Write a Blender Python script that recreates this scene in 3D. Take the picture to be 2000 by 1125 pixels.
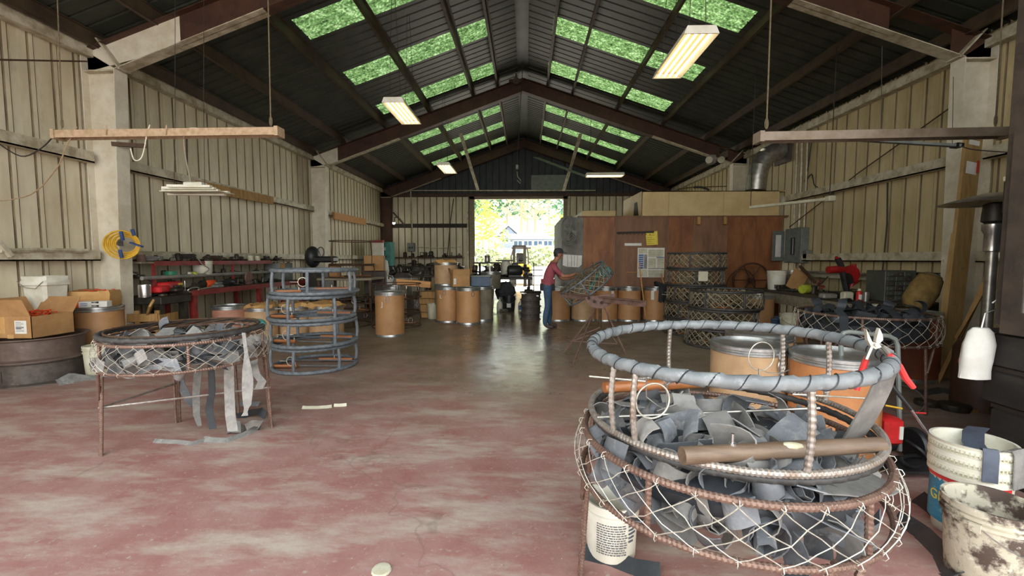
import bpy, bmesh, math, random
from mathutils import Vector, Matrix, Euler
for o in list(bpy.data.objects): bpy.data.objects.remove(o)
random.seed(7)
S = bpy.context.scene
COL = S.collection
PI = math.pi
# ------------------------------------------------------------------ camera
F = 850.0; CAMZ = 1.55
PITCH = math.atan(57 / F); YAW = math.atan(27 / F)
cam = bpy.data.cameras.new('camera'); cam.lens = F / 2000 * 36; cam.sensor_width = 36
cam.clip_start = 0.02; cam.clip_end = 500
co = bpy.data.objects.new('camera', cam); COL.objects.link(co)
co.location = (0, 0, CAMZ); co.rotation_euler = (PI / 2 - PITCH, 0, YAW)
S.camera = co
# ------------------------------------------------------------------ light and exposure
S.view_settings.view_transform = 'Standard'; S.view_settings.look = 'None'
S.view_settings.gamma = 1.0; S.view_settings.use_curve_mapping = False
S.view_settings.exposure = 2.1
S.cycles.use_denoising = True
S.cycles.max_bounces = 12; S.cycles.diffuse_bounces = 8; S.cycles.transmission_bounces = 6
S.cycles.sample_clamp_indirect = 6
w = bpy.data.worlds.new('overcast_sky'); S.world = w; w.use_nodes = True
nt = w.node_tree; bg = nt.nodes['Background']
tc = nt.nodes.new('ShaderNodeTexCoord'); sx = nt.nodes.new('ShaderNodeSeparateXYZ'); rp = nt.nodes.new('ShaderNodeValToRGB')
nt.links.new(tc.outputs['Generated'], sx.inputs[0]); nt.links.new(sx.outputs['Z'], rp.inputs[0]); nt.links.new(rp.outputs[0], bg.inputs[0])
rp.color_ramp.elements[0].color = (0.98, 0.97, 0.94, 1); rp.color_ramp.elements[1].color = (0.80, 0.90, 1.0, 1)
bg.inputs[1].default_value = 1.15
sun = bpy.data.lights.new('sun', 'SUN'); sun.energy = 3.4; sun.angle = math.radians(3); sun.color = (1, .95, .86)
so = bpy.data.objects.new('sun', sun); COL.objects.link(so); so.rotation_euler = (math.radians(-12), math.radians(34), 0)
# daylight through the wide front opening and the rear door (sky portals, they only guide sampling)
def portal(name, loc, rot, sx_, sy_):
    l = bpy.data.lights.new(name, 'AREA'); l.shape = 'RECTANGLE'; l.size = sx_; l.size_y = sy_; l.cycles.is_portal = True
    o = bpy.data.objects.new(name, l); COL.objects.link(o); o.location = loc; o.rotation_euler = rot
portal('portal_front', (-.05, -.8, 2.35), (PI / 2, 0, 0), 13.5, 4.6)
portal('portal_rear', (-.35, 20.55, 2.2), (-PI / 2, 0, 0), 4.4, 4.4)

# ------------------------------------------------------------------ pixel -> place helpers (2000 x 1125 frame)
cp_, sp_ = math.cos(PITCH), math.sin(PITCH); cy_, sy_ = math.cos(YAW), math.sin(YAW)
C0 = Vector((0, 0, CAMZ)); FW = Vector((-sy_ * cp_, cy_ * cp_, -sp_)); RT = Vector((cy_, sy_, 0)); UP = RT.cross(FW)
def ray(x, y): return FW * F + RT * (x - 1000) - UP * (y - 562.5)
def G(x, y, z=0.0):
    r = ray(x, y); return C0 + r * ((z - CAMZ) / r.z)
def P(x, y, Y):
    r = ray(x, y); return C0 + r * (Y / r.y)
def PX(x, y, X):
    r = ray(x, y); return C0 + r * (X / r.x)

# ------------------------------------------------------------------ materials
def hx(s):
    v = [int(s[i:i + 2], 16) / 255 for i in (0, 2, 4)]
    return tuple((c / 12.92 if c <= .04045 else ((c + .055) / 1.055) ** 2.4) for c in v) + (1,)
MATS = {}
def mat(name, c, c2=None, s=6, rough=.6, metal=0, bump=0, bs=None, st=(1, 1, 1), rnd=0, thr=(.4, .62), c3=None, s3=30, thr3=(.55, .7), st3=(1, 1, 1), spec=.5, coord='Object', emit=0):
    m = bpy.data.materials.new(name); m.use_nodes = True; n = m.node_tree.nodes; L = m.node_tree.links.new
    b = n['Principled BSDF']; b.inputs['Roughness'].default_value = rough; b.inputs['Metallic'].default_value = metal
    b.inputs['Specular IOR Level'].default_value = spec
    tc = n.new('ShaderNodeTexCoord')
    def noise(scale, stretch, det=6):
        mp = n.new('ShaderNodeMapping'); mp.inputs['Scale'].default_value = stretch; L(tc.outputs[coord], mp.inputs[0])
        t = n.new('ShaderNodeTexNoise'); t.inputs['Scale'].default_value = scale; t.inputs['Detail'].default_value = det; t.inputs['Roughness'].default_value = .65
        L(mp.outputs[0], t.inputs['Vector']); return t
    def mixn(prev, col, tex, th):
        r = n.new('ShaderNodeMapRange'); r.inputs['From Min'].default_value = th[0]; r.inputs['From Max'].default_value = th[1]; L(tex.outputs['Fac'], r.inputs['Value'])
        x = n.new('ShaderNodeMix'); x.data_type = 'RGBA'; L(r.outputs[0], x.inputs[0])
        if isinstance(prev, tuple): x.inputs[6].default_value = prev
        else: L(prev, x.inputs[6])
        x.inputs[7].default_value = col; return x.outputs[2]
    cur = hx(c)
    if c2: cur = mixn(cur, hx(c2), noise(s, st), thr)
    if c3: cur = mixn(cur, hx(c3), noise(s3, st3), thr3)
    if rnd:
        oi = n.new('ShaderNodeObjectInfo'); hs = n.new('ShaderNodeHueSaturation'); mr = n.new('ShaderNodeMapRange')
        mr.inputs['To Min'].default_value = 1 - rnd; mr.inputs['To Max'].default_value = 1 + rnd
        L(oi.outputs['Random'], mr.inputs['Value']); L(mr.outputs[0], hs.inputs['Value'])
        if isinstance(cur, tuple): hs.inputs['Color'].default_value = cur
        else: L(cur, hs.inputs['Color'])
        cur = hs.outputs[0]
    if isinstance(cur, tuple): b.inputs['Base Color'].default_value = cur
    else: L(cur, b.inputs['Base Color'])
    if bump:
        t = noise(bs or s * 3, st); bp = n.new('ShaderNodeBump'); bp.inputs['Strength'].default_value = bump; bp.inputs['Distance'].default_value = .01
        L(t.outputs['Fac'], bp.inputs['Height']); L(bp.outputs[0], b.inputs['Normal'])
    if emit:
        b.inputs['Emission Color'].default_value = hx(c); b.inputs['Emission Strength'].default_value = emit
    MATS[name] = m; return m
# setting
mWALL = mat('cream_painted_sheet', 'dcd3b8', 'c2b697', s=1.6, rough=.6, bump=.15, bs=4, st=(1, 1, .35), c3='857658', s3=2.6, thr3=(.6, .82), st3=(1, 1, .25))
mWALLR = mat('shaded_yellowish_sheet', 'c9ba92', 'ae9e72', s=1.6, rough=.6, bump=.15, bs=4, st=(1, 1, .35), c3='6f6142', s3=2.6, thr3=(.6, .82), st3=(1, 1, .25))  # yellowish copy for the right wall, its dimmer light painted in darker
mGIRT = mat('cream_painted_steel', 'c9c2ac', '9b8f74', s=5, rough=.55, c3='6a5c46', s3=9, thr3=(.66, .8))
mCOL = mat('white_painted_column', 'dcd5c2', 'c6bca4', s=2.5, rough=.55, c3='8d8068', s3=6, thr3=(.66, .86))
mREDST = mat('red_primer_steel', '4d2f1e', '3a2318', s=3, rough=.65, c3='281b14', s3=6, thr3=(.6, .75))
mPURL = mat('dark_primer_purlin', '4f3f2c', '3a2e22', s=4, rough=.6)
mROOF = mat('dark_green_roof_sheet', '3b4036', '2c3029', s=2, rough=.5, c3='4d4a3d', s3=5, thr3=(.6, .8), spec=.4)
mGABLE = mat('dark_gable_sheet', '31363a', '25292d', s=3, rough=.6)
mDARK = mat('dark_brown_metal', '241d18', '33291f', s=6, rough=.7)  # dark brown base colour shared by girts, rails and hole discs
mPLY = mat('stained_plywood', '925e36', '724527', s=2.2, rough=.6, st=(1.5, 1.5, .5), rnd=.12, c3='4a2a1a', s3=5, thr3=(.64, .8))
mPLYD = mat('dull_plywood', '815c42', '694a33', s=2.5, rough=.65, st=(1.5, 1.5, .35), rnd=.1, c3='3f2d22', s3=5, thr3=(.64, .8))
mPLYG = mat('grey_plywood', '75736a', '5f5d55', s=4, rough=.7, c3='4b4942', s3=9, thr3=(.6, .8))
mBEIGE = mat('beige_board', 'cdb582', 'bba170', s=2, rough=.6, rnd=.04, c3='8d7748', s3=7, thr3=(.7, .85))
# things
mRUB = mat('grey_rubber', '74777a', '5c5f63', s=7, rough=.6, bump=.12, bs=40, rnd=.45, c3='a09d96', s3=16, thr3=(.52, .75))
mRUBD = mat('dusty_rubber', '8d8a84', '6f6d69', s=9, rough=.7, rnd=.25, c3='a5a198', s3=16, thr3=(.55, .8))
mRUBK = mat('dark_rubber', '34373b', '25282b', s=9, rough=.5, rnd=.25, c3='56585a', s3=18, thr3=(.6, .8))
mWRAP = mat('wrapped_rubber', '7f8383', '696d6e', s=9, rough=.5, bump=.15, bs=50, c3='a6a8a5', s3=20, thr3=(.6, .8))
mWRAPD = mat('slate_wrapped_rubber', '6d7377', '565c60', s=12, rough=.5, c3='808990', s3=26, thr3=(.6, .8))
mWRAPK = mat('dark_wrapped_rubber', '413f3d', '33312f', s=12, rough=.55, c3='5d5a57', s3=26, thr3=(.62, .8))
mREBAR = mat('rusty_rebar', '82685a', '6a5145', s=30, rough=.45, metal=.45, c3='a39185', s3=60, thr3=(.55, .75))
mREBARG = mat('grey_rebar', 'a39d95', '8b7c6e', s=25, rough=.42, metal=.55, c3='c2bdb5', s3=60, thr3=(.55, .75))
mRUST = mat('dark_rust', '57402f', '43301f', s=20, rough=.7, metal=.2, c3='7a5a41', s3=40, thr3=(.6, .8))
mRUSTP = mat('pink_rust', '7d6156', '684d42', s=12, rough=.7, c3='9c857c', s3=30, thr3=(.58, .78))
mWIRE = mat('galvanised_wire', 'd8d4c6', 'b5ae9c', s=40, rough=.4, metal=.4)
mSTEEL = mat('bare_steel', 'b9b6ae', '99958c', s=12, rough=.35, metal=.8)
mCHROME = mat('bright_steel', 'd2d2d0', 'b3b3b1', s=8, rough=.22, metal=.9)
mDRUM = mat('fibre_drum_board', 'b4875a', 'a4774b', s=3, rough=.55, rnd=.1, c3='8d643c', s3=7, thr3=(.64, .82))
mDRUMP = mat('pale_drum_board', 'bb9a74', 'a88762', s=4, rough=.6, rnd=.08, c3='8d6f4c', s3=9, thr3=(.62, .82))
mDRUMO = mat('orange_drum_board', 'bd7f4e', 'a96f42', s=3, rough=.55, c3='935d36', s3=8, thr3=(.62, .82))
mDRUMR = mat('pink_drum_board', 'b3806a', 'a0705b', s=4, rough=.6, c3='c29a86', s3=9, thr3=(.6, .8))
mDRUMG = mat('grey_brown_drum', '837a68', '6f6654', s=4, rough=.6, c3='57503f', s3=9, thr3=(.6, .8))
mRIM = mat('galvanised_rim', 'b8bab8', '9a9c9a', s=14, rough=.32, metal=.85)
mCARD = mat('cardboard', 'b08656', '9f764a', s=4, rough=.8, rnd=.08)
mPAPER = mat('kraft_paper', 'c59a62', 'b3884f', s=5, rough=.85, bump=.3, bs=14)
mWOOD = mat('old_timber', 'a8834e', '8b6838', s=3, rough=.75, st=(4, 4, .6), rnd=.15, c3='64482a', s3=8, thr3=(.6, .8))
mWOODB = mat('dull_tan_board', 'a88a58', '927446', s=4, rough=.75, st=(3, 3, .6), c3='6b5230', s3=9, thr3=(.6, .8))
mWOODO = mat('orange_timber', 'c9955c', 'b37d47', s=4, rough=.7, st=(.6, 4, 4), c3='9c6a38', s3=9, thr3=(.66, .8))
mWOODG = mat('weathered_timber', '8f8572', '786d59', s=4, rough=.8, st=(.5, 4, 4), c3='5d5341', s3=8, thr3=(.6, .8))
mDOWEL = mat('varnished_wood', 'a4673a', '87512b', s=5, rough=.4, st=(.6, 6, 6), c3='6b3d20', s3=8, thr3=(.62, .8))
mPIPE = mat('brown_wood_pole', '75614f', '5f4d3d', s=6, rough=.5, st=(.5, 6, 6), c3='5c4838', s3=14, thr3=(.62, .8))
mWHITE = mat('white_plastic', 'dfdccd', 'cdc8b4', s=5, rough=.5, c3='a59d86', s3=9, thr3=(.68, .84))
mPAIL = mat('aged_white_plastic', 'c9c6ae', 'b4ae92', s=6, rough=.55, c3='8d8566', s3=12, thr3=(.62, .8))
mDIRTY = mat('mud_spattered_plastic', 'c4bca6', '54453c', s=7, rough=.65, bump=.5, bs=24, thr=(.47, .56), c3='e2dcc8', s3=22, thr3=(.6, .7))
mGREYPL = mat('grey_plastic', '8f8d84', '77756c', s=5, rough=.55)
mTAUPE = mat('dark_brown_table', '4b4036', '37302a', s=6, rough=.65, c3='5f4f41', s3=12, thr3=(.6, .8))
mBLACK = mat('black_plastic', '1b1b1c', '29292a', s=8, rough=.45)
mBLACKM = mat('black_greasy_metal', '28251f', '3a352c', s=9, rough=.5, metal=.3, c3='55503f', s3=20, thr3=(.62, .8))
mSCRAP = mat('scrap_metal', '4a4338', '2f2a23', s=12, rough=.5, metal=.5, rnd=.4, c3='8a8375', s3=22, thr3=(.62, .8))
mREDP = mat('red_paint', '8e2f28', '6e241f', s=8, rough=.5, c3='4a2620', s3=14, thr3=(.6, .8))
mRED = mat('bright_red_plastic', 'cf2b2b', 'b32323', s=8, rough=.35)
mREDH = mat('red_vinyl_grip', 'd93a3a', 'c73232', s=10, rough=.35)
mYEL = mat('yellow_hose', 'd6aa2c', 'bd9226', s=9, rough=.5)
mYELP = mat('yellow_paper', 'e8d355', 'd6c045', s=6, rough=.7)
mLIME = mat('lime_plastic', 'b7bf3e', '9ca532', s=9, rough=.5)
mBLUE = mat('blue_paint', '35506a', '2a4057', s=6, rough=.45)
mBLUES = mat('blue_strap', '2f4a7c', '263c66', s=9, rough=.6)
mTEAL = mat('teal_paint', '3c8079', '2f6a64', s=6, rough=.5)
mGREEN = mat('green_tape', '2f8f6a', '27795a', s=9, rough=.5)
mCABG = mat('dark_grey_enamel', '50524a', '44463f', s=6, rough=.5)
mGREYB = mat('grey_enamel', '777c76', '656a64', s=6, rough=.5, c3='4b4d46', s3=12, thr3=(.66, .8))
mPAPERW = mat('white_paper', 'e0ded6', 'd2cfc4', s=6, rough=.8)
mINK = mat('printed_ink', '4a4a52', '5c5c64', s=20, rough=.8)
mINKB = mat('blue_print', '3f5f93', '56749f', s=20, rough=.8)
mORANGE = mat('orange_plastic', 'e0562c', 'c84821', s=10, rough=.5)
mPURPLE = mat('purple_print', '4b2c7a', '40256a', s=10, rough=.7)
mSAW = mat('red_saw_paint', 'a5221f', '841a18', s=8, rough=.4)
mSTEELD = mat('dark_wheel_steel', '5d544c', '48403a', s=8, rough=.6, metal=.25, c3='776c62', s3=14, thr3=(.6, .8))
mBURLAP = mat('burlap_sack', '8d7440', '735c30', s=9, rough=.9, bump=.4, bs=30)
mCLAP = mat('black_stained_timber', '2b2723', '211e1b', s=6, rough=.6, st=(3, .6, 3), c3='3b352e', s3=10, thr3=(.58, .78))
mASPH = mat('pale_gravel', 'd9d3c4', 'c8c2b3', s=1.2, rough=.9)
mFORE = mat('dark_forecourt', '77726a', '686359', s=1.2, rough=.9)
mNET = mat('weathered_netting', '9a9076', '7a705a', s=30, rough=.8)
mROPE = mat('rope', '6f6249', '5a4f3b', s=30, rough=.9)
mCORD = mat('white_cord', 'd9d2bd', 'c7bfa8', s=30, rough=.7)
mCABLE = mat('dark_cable', '2c2622', '3a322c', s=20, rough=.7)
mTAN = mat('tan_cord', 'b0957a', '98805f', s=20, rough=.8)
mTUBE = mat('lit_fluorescent_tube', 'ffe9bc', emit=1.0)
mREFL = mat('yellowed_lamp_reflector', 'a8905a', '9c8450', s=5, rough=.4)
mBULB = mat('lit_lamp_bulb', 'fff6dc', emit=6.0)
mSKIN = mat('skin', 'a9775c', '9b6a50', s=14, rough=.55)
mSHIRT = mat('faded_red_shirt', 'a2525a', '8d434b', s=9, rough=.85)
mJEANS = mat('blue_denim', '3c5670', '304659', s=8, rough=.85, c3='58738c', s3=14, thr3=(.58, .78))
mCLOTHK = mat('dark_grey_cloth', '3a3a3d', '2d2d30', s=8, rough=.9)
mSHOE = mat('worn_brown_leather', '4c4038', '3b312a', s=10, rough=.7)

# ------------------------------------------------------------------ mesh builder
class MB:
    def __init__(s): s.v = []; s.f = []
    def add(s, vs, fs):
        k = len(s.v); s.v += [tuple(a) for a in vs]; s.f += [tuple(i + k for i in f) for f in fs]; return s
    def bx(s, x0, x1, y0, y1, z0, z1, M=None):
        vs = [Vector((x, y, z)) for z in (z0, z1) for y in (y0, y1) for x in (x0, x1)]
        if M is not None: vs = [M @ a for a in vs]
        return s.add(vs, [(0, 2, 3, 1), (4, 5, 7, 6), (0, 1, 5, 4), (2, 6, 7, 3), (0, 4, 6, 2), (1, 3, 7, 5)])
    def bev(s, x0, x1, y0, y1, z0, z1, b=.01, M=None):
        # box with chamfered vertical and horizontal edges
        vs = []
        for z, i in ((z0, b), (z0 + b, 0), (z1 - b, 0), (z1, b)):
            a0, a1, c0, c1 = x0 + i, x1 - i, y0 + i, y1 - i
            vs += [Vector(p + (z,)) for p in ((a0 + b, c0), (a1 - b, c0), (a1, c0 + b), (a1, c1 - b), (a1 - b, c1), (a0 + b, c1), (a0, c1 - b), (a0, c0 + b))]
        if M is not None: vs = [M @ a for a in vs]
        fs = [tuple(range(7, -1, -1)), tuple(range(24, 32))]
        for r in range(3):
            for i in range(8): fs.append((r * 8 + i, r * 8 + (i + 1) % 8, r * 8 + 8 + (i + 1) % 8, r * 8 + 8 + i))
        return s.add(vs, fs)
    def bar(s, a, b, w, h, up=Vector((0, 0, 1))):
        a, b = Vector(a), Vector(b); d = (b - a).normalized(); x = d.cross(up)
        if x.length < 1e-4: x = d.cross(Vector((1, 0, 0)))
        x.normalize(); u = x.cross(d)
        vs = [p + x * (i * w / 2) + u * (j * h / 2) for p in (a, b) for i, j in ((-1, -1), (1, -1), (1, 1), (-1, 1))]
        return s.add(vs, [(3, 2, 1, 0), (4, 5, 6, 7), (0, 1, 5, 4), (1, 2, 6, 5), (2, 3, 7, 6), (3, 0, 4, 7)])
    def tube(s, pts, r, n=6, closed=False, rf=None):
        pts = [Vector(p) for p in pts]; m = len(pts); fr = []
        t0 = None; x = None
        for i in range(m):
            if closed: t = pts[(i + 1) % m] - pts[i - 1]
            else: t = pts[min(i + 1, m - 1)] - pts[max(i - 1, 0)]
            t.normalize()
            if x is None:
                x = t.cross(Vector((0, 0, 1)))
                if x.length < .05: x = t.cross(Vector((1, 0, 0)))
                x.normalize()
            else:
                x = (x - t * x.dot(t)); x.normalize()
            fr.append((x.copy(), t.cross(x)))
        vs = []
        for i, p in enumerate(pts):
            X, Y = fr[i]
            for j in range(n):
                a = 2 * PI * j / n; rr = rf(i, j) if rf else (r[i] if isinstance(r, (list, tuple)) else r)
                vs.append(p + X * (math.cos(a) * rr) + Y * (math.sin(a) * rr))
        fs = []
        for i in range(m if closed else m - 1):
            k = (i + 1) % m
            for j in range(n): fs.append((i * n + j, i * n + (j + 1) % n, k * n + (j + 1) % n, k * n + j))
        if not closed: fs += [tuple(range(n - 1, -1, -1)), tuple(range((m - 1) * n, m * n))]
        return s.add(vs, fs)
    def lathe(s, prof, n=24, c=(0, 0, 0), a0=0, a1=2 * PI):
        full = abs(a1 - a0 - 2 * PI) < 1e-6; m = n if full else n + 1
        vs = []
        for r, z in prof:
            for j in range(m):
                a = a0 + (a1 - a0) * j / n; vs.append((c[0] + r * math.cos(a), c[1] + r * math.sin(a), c[2] + z))
        fs = []
        for i in range(len(prof) - 1):
            for j in range(n):
                k = (j + 1) % m; fs.append((i * m + j, i * m + k, (i + 1) * m + k, (i + 1) * m + j))
        if full:
            if prof[0][0] > 1e-6: fs.append(tuple(range(m - 1, -1, -1)))
            if prof[-1][0] > 1e-6: fs.append(tuple(range((len(prof) - 1) * m, len(prof) * m)))
        return s.add(vs, fs)
    def ribbon(s, pts, bs, w, t=.004):
        # a strap of width w and thickness t along pts; bs = width directions
        vs = []; m = len(pts)
        for i in range(m):
            d = (Vector(pts[min(i + 1, m - 1)]) - Vector(pts[max(i - 1, 0)])); b = Vector(bs[i] if isinstance(bs, list) else bs)
            nn = d.cross(b)
            if nn.length < 1e-6: nn = Vector((0, 0, 1))
            nn.normalize(); ww = w[i] if isinstance(w, list) else w
            for i_, j_ in ((-1, -1), (1, -1), (1, 1), (-1, 1)): vs.append(Vector(pts[i]) + b * (i_ * ww / 2) + nn * (j_ * t / 2))
        fs = [(3, 2, 1, 0), tuple(range(4 * m - 4, 4 * m))]
        for i in range(m - 1):
            for j in range(4): fs.append((4 * i + j, 4 * i + (j + 1) % 4, 4 * i + 4 + (j + 1) % 4, 4 * i + 4 + j))
        return s.add(vs, fs)
    def poly(s, pts, d):
        # extrude a planar polygon along vector d
        pts = [Vector(p) for p in pts]; d = Vector(d); n = len(pts)
        return s.add(pts + [p + d for p in pts], [tuple(range(n - 1, -1, -1)), tuple(range(n, 2 * n))] + [(i, (i + 1) % n, n + (i + 1) % n, n + i) for i in range(n)])
    def sph(s, c, r, n=10, m=7):
        rx, ry, rz = (r, r, r) if not isinstance(r, (tuple, list)) else r
        pr = [(math.sin(PI * i / m), -math.cos(PI * i / m)) for i in range(m + 1)]
        vs = []; fs = []
        for a, z in pr:
            for j in range(n): t = 2 * PI * j / n; vs.append((c[0] + rx * a * math.cos(t), c[1] + ry * a * math.sin(t), c[2] + rz * z))
        for i in range(m):
            for j in range(n): fs.append((i * n + j, i * n + (j + 1) % n, (i + 1) * n + (j + 1) % n, (i + 1) * n + j))
        return s.add(vs, fs)
    def cyl(s, r, z0, z1, n=20, c=(0, 0)): return s.lathe([(r, z0), (r, z1)], n, (c[0], c[1], 0))
    def xf(s, M): s.v = [tuple(M @ Vector(p)) for p in s.v]; return s
def T(x=0, y=0, z=0, rz=0, rx=0, ry=0, sc=1): return Matrix.Translation((x, y, z)) @ Euler((rx, ry, rz)).to_matrix().to_4x4() @ Matrix.Scale(sc, 4)
def mesh(name, mb, m, smooth=40):
    me = bpy.data.meshes.new(name); me.from_pydata(mb.v, [], mb.f); me.validate()
    if m: me.materials.append(m)
    if smooth:
        me.polygons.foreach_set('use_smooth', [True] * len(me.polygons))
        try: me.set_sharp_from_angle(angle=math.radians(smooth))
        except Exception: pass
    me.update(); return me
def setp(o, label=None, cat=None, group=None, kind=None):
    if label: o['label'] = label
    if cat: o['category'] = cat
    if group: o['group'] = group
    if kind: o['kind'] = kind
    return o
def obj(name, mb, m, parent=None, label=None, kind=None, world=False, smooth=40):
    if world and parent: mb.xf(parent_inv(parent))
    o = bpy.data.objects.new(name, mesh(name, mb, m, smooth)); COL.objects.link(o)
    if parent: o.parent = parent
    return setp(o, label, None, None, kind)
def lm(o): return Matrix.Translation(o.location) @ o.rotation_euler.to_matrix().to_4x4()
def parent_inv(p):
    M = lm(p)
    while p.parent: p = p.parent; M = lm(p) @ M
    return M.inverted()
def thing(name, label, cat, loc=(0, 0, 0), rz=0, group=None, rot=None):
    o = bpy.data.objects.new(name, None); COL.objects.link(o); o.empty_display_size = .1
    o.location = loc; o.rotation_euler = rot or (0, 0, rz); return setp(o, label, cat, group)
def solo(name, mb, m, label, cat, group=None, kind=None, loc=None, rz=0, rot=None, smooth=40):
    # single-mesh thing; mb in world space unless loc is given
    if loc is None:
        xs = [p[0] for p in mb.v]; ys = [p[1] for p in mb.v]; zs = [p[2] for p in mb.v]
        loc = ((min(xs) + max(xs)) / 2, (min(ys) + max(ys)) / 2, min(zs)); mb.xf(Matrix.Translation([-a for a in loc]))
    o = bpy.data.objects.new(name, mesh(name, mb, m, smooth)); COL.objects.link(o); o.location = loc; o.rotation_euler = rot or (0, 0, rz)
    return setp(o, label, cat, group, kind)
def tree(o, loc=None, rz=None, label=None, group=None, parent=None, rot=None):
    c = o.copy(); COL.objects.link(c)
    if parent: c.parent = parent
    if loc is not None: c.location = loc
    if rz is not None: c.rotation_euler = (0, 0, rz)
    if rot is not None: c.rotation_euler = rot
    if label: c['label'] = label
    if group: c['group'] = group
    for ch in list(o.children): tree(ch, parent=c)
    return c
def child(name, me_or_obj, parent, loc=(0, 0, 0), rot=(0, 0, 0)):
    o = bpy.data.objects.new(name, me_or_obj); COL.objects.link(o); o.parent = parent; o.location = loc; o.rotation_euler = rot; return o
def text_mb(body, size, ext=.002):
    cu = bpy.data.curves.new('t', 'FONT'); cu.body = body; cu.size = size; cu.extrude = ext; cu.align_x = 'CENTER'; cu.align_y = 'CENTER'; cu.resolution_u = 3
    t = bpy.data.objects.new('t', cu); COL.objects.link(t); bpy.context.view_layer.update()
    me = bpy.data.meshes.new_from_object(t.evaluated_get(bpy.context.evaluated_depsgraph_get()))
    mb = MB(); mb.v = [tuple(v.co) for v in me.vertices]; mb.f = [tuple(p.vertices) for p in me.polygons]
    bpy.data.objects.remove(t); bpy.data.curves.remove(cu); return mb
def bend(mb, R, a, z):
    # lay a flat x-y drawing (z = out) round an upright cylinder of radius R, centred at angle a and height z
    mb.v = [((R + p[2]) * math.cos(a + p[0] / R), (R + p[2]) * math.sin(a + p[0] / R), z + p[1]) for p in mb.v]; return mb
def patch(R, a0, a1, z0, z1, t=.002, n=8):
    return MB().lathe([(R, z0), (R + t, z0), (R + t, z1), (R, z1)], n, a0=a0, a1=a1)
def ringpts(R, n, z=0, tx=0, ty=0, a0=0): return [(R * math.cos(a0 + 2 * PI * i / n), R * math.sin(a0 + 2 * PI * i / n), z + tx * R * math.cos(a0 + 2 * PI * i / n) + ty * R * math.sin(a0 + 2 * PI * i / n)) for i in range(n)]
def wrap_ring(R, r, z=0, wraps=38, per=7, n=12, tx=0, ty=0):
    # a ring wound with overlapping strips: every turn ends in a small step
    def rf(i, j): return r * (.86 + .26 * ((i / per + j / n) % 1.0))
    return MB().tube(ringpts(R, wraps * per, z, tx, ty), r, n, True, rf)
def rebar_ring(R, r, z=0, n=8, tx=0, ty=0, pitch=.016):
    k = int(2 * PI * R / pitch) * 4
    def rf(i, j): return r * (1.0 if ((i / 4 + .5 * j / n) % 1.0) < .5 else 1.16)
    return MB().tube(ringpts(R, k, z, tx, ty), r, n, True, rf)
def rebar(a, b, r, pitch=.016, n=8, bow=None):
    a, b = Vector(a), Vector(b); k = max(4, int((b - a).length / pitch) * 4)
    def rf(i, j): return r * (1.0 if ((i / 4 + .5 * j / n) % 1.0) < .5 else 1.16)
    return MB().tube([a.lerp(b, i / k) + (Vector(bow) * math.sin(PI * i / k) if bow else Vector()) for i in range(k + 1)], r, n, False, rf)
def wrap_bar(a, b, r, pitch=.05, n=10, bow=None):
    a, b = Vector(a), Vector(b); k = max(6, int((b - a).length / pitch) * 5)
    def rf(i, j): return r * (.93 + .15 * ((i / 5 + j / n) % 1.0))
    return MB().tube([a.lerp(b, i / k) + (Vector(bow) * math.sin(PI * i / k) if bow else Vector()) for i in range(k + 1)], r, n, False, rf)
def rope(pts, r, m, label, cat='cord', name='cord', sag=0, n=5, k=1, group=None):
    pts = [Vector(p) for p in pts]
    if k > 1:  # smooth with catmull-rom
        q = [pts[0]] + pts + [pts[-1]]; out = []
        for i in range(1, len(q) - 2):
            for j in range(k):
                t = j / k; a, b, c, d = q[i - 1], q[i], q[i + 1], q[i + 2]
                out.append(.5 * ((2 * b) + (c - a) * t + (2 * a - 5 * b + 4 * c - d) * t * t + (3 * b - a - 3 * c + d) * t ** 3))
        out.append(pts[-1]); pts = out
    return solo(name, MB().tube(pts, r, n), m, label, cat, group)
# ================================================================== SETTING
XL, XR, XC, YB, YF = -6.8, 6.75, -.1, 20.6, -.6
RZ, SL = 7.2, .345
def rz_(x): return RZ - SL * abs(x - XC)
FY = (6.7, 13.65)
def st(name, mb, m, parent=None, smooth=40): return obj(name, mb, m, parent, kind='structure', smooth=smooth)
def shell(name, loc=(0, 0, 0)):
    o = bpy.data.objects.new(name, None); COL.objects.link(o); o.location = loc; o['kind'] = 'structure'; return o
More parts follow.
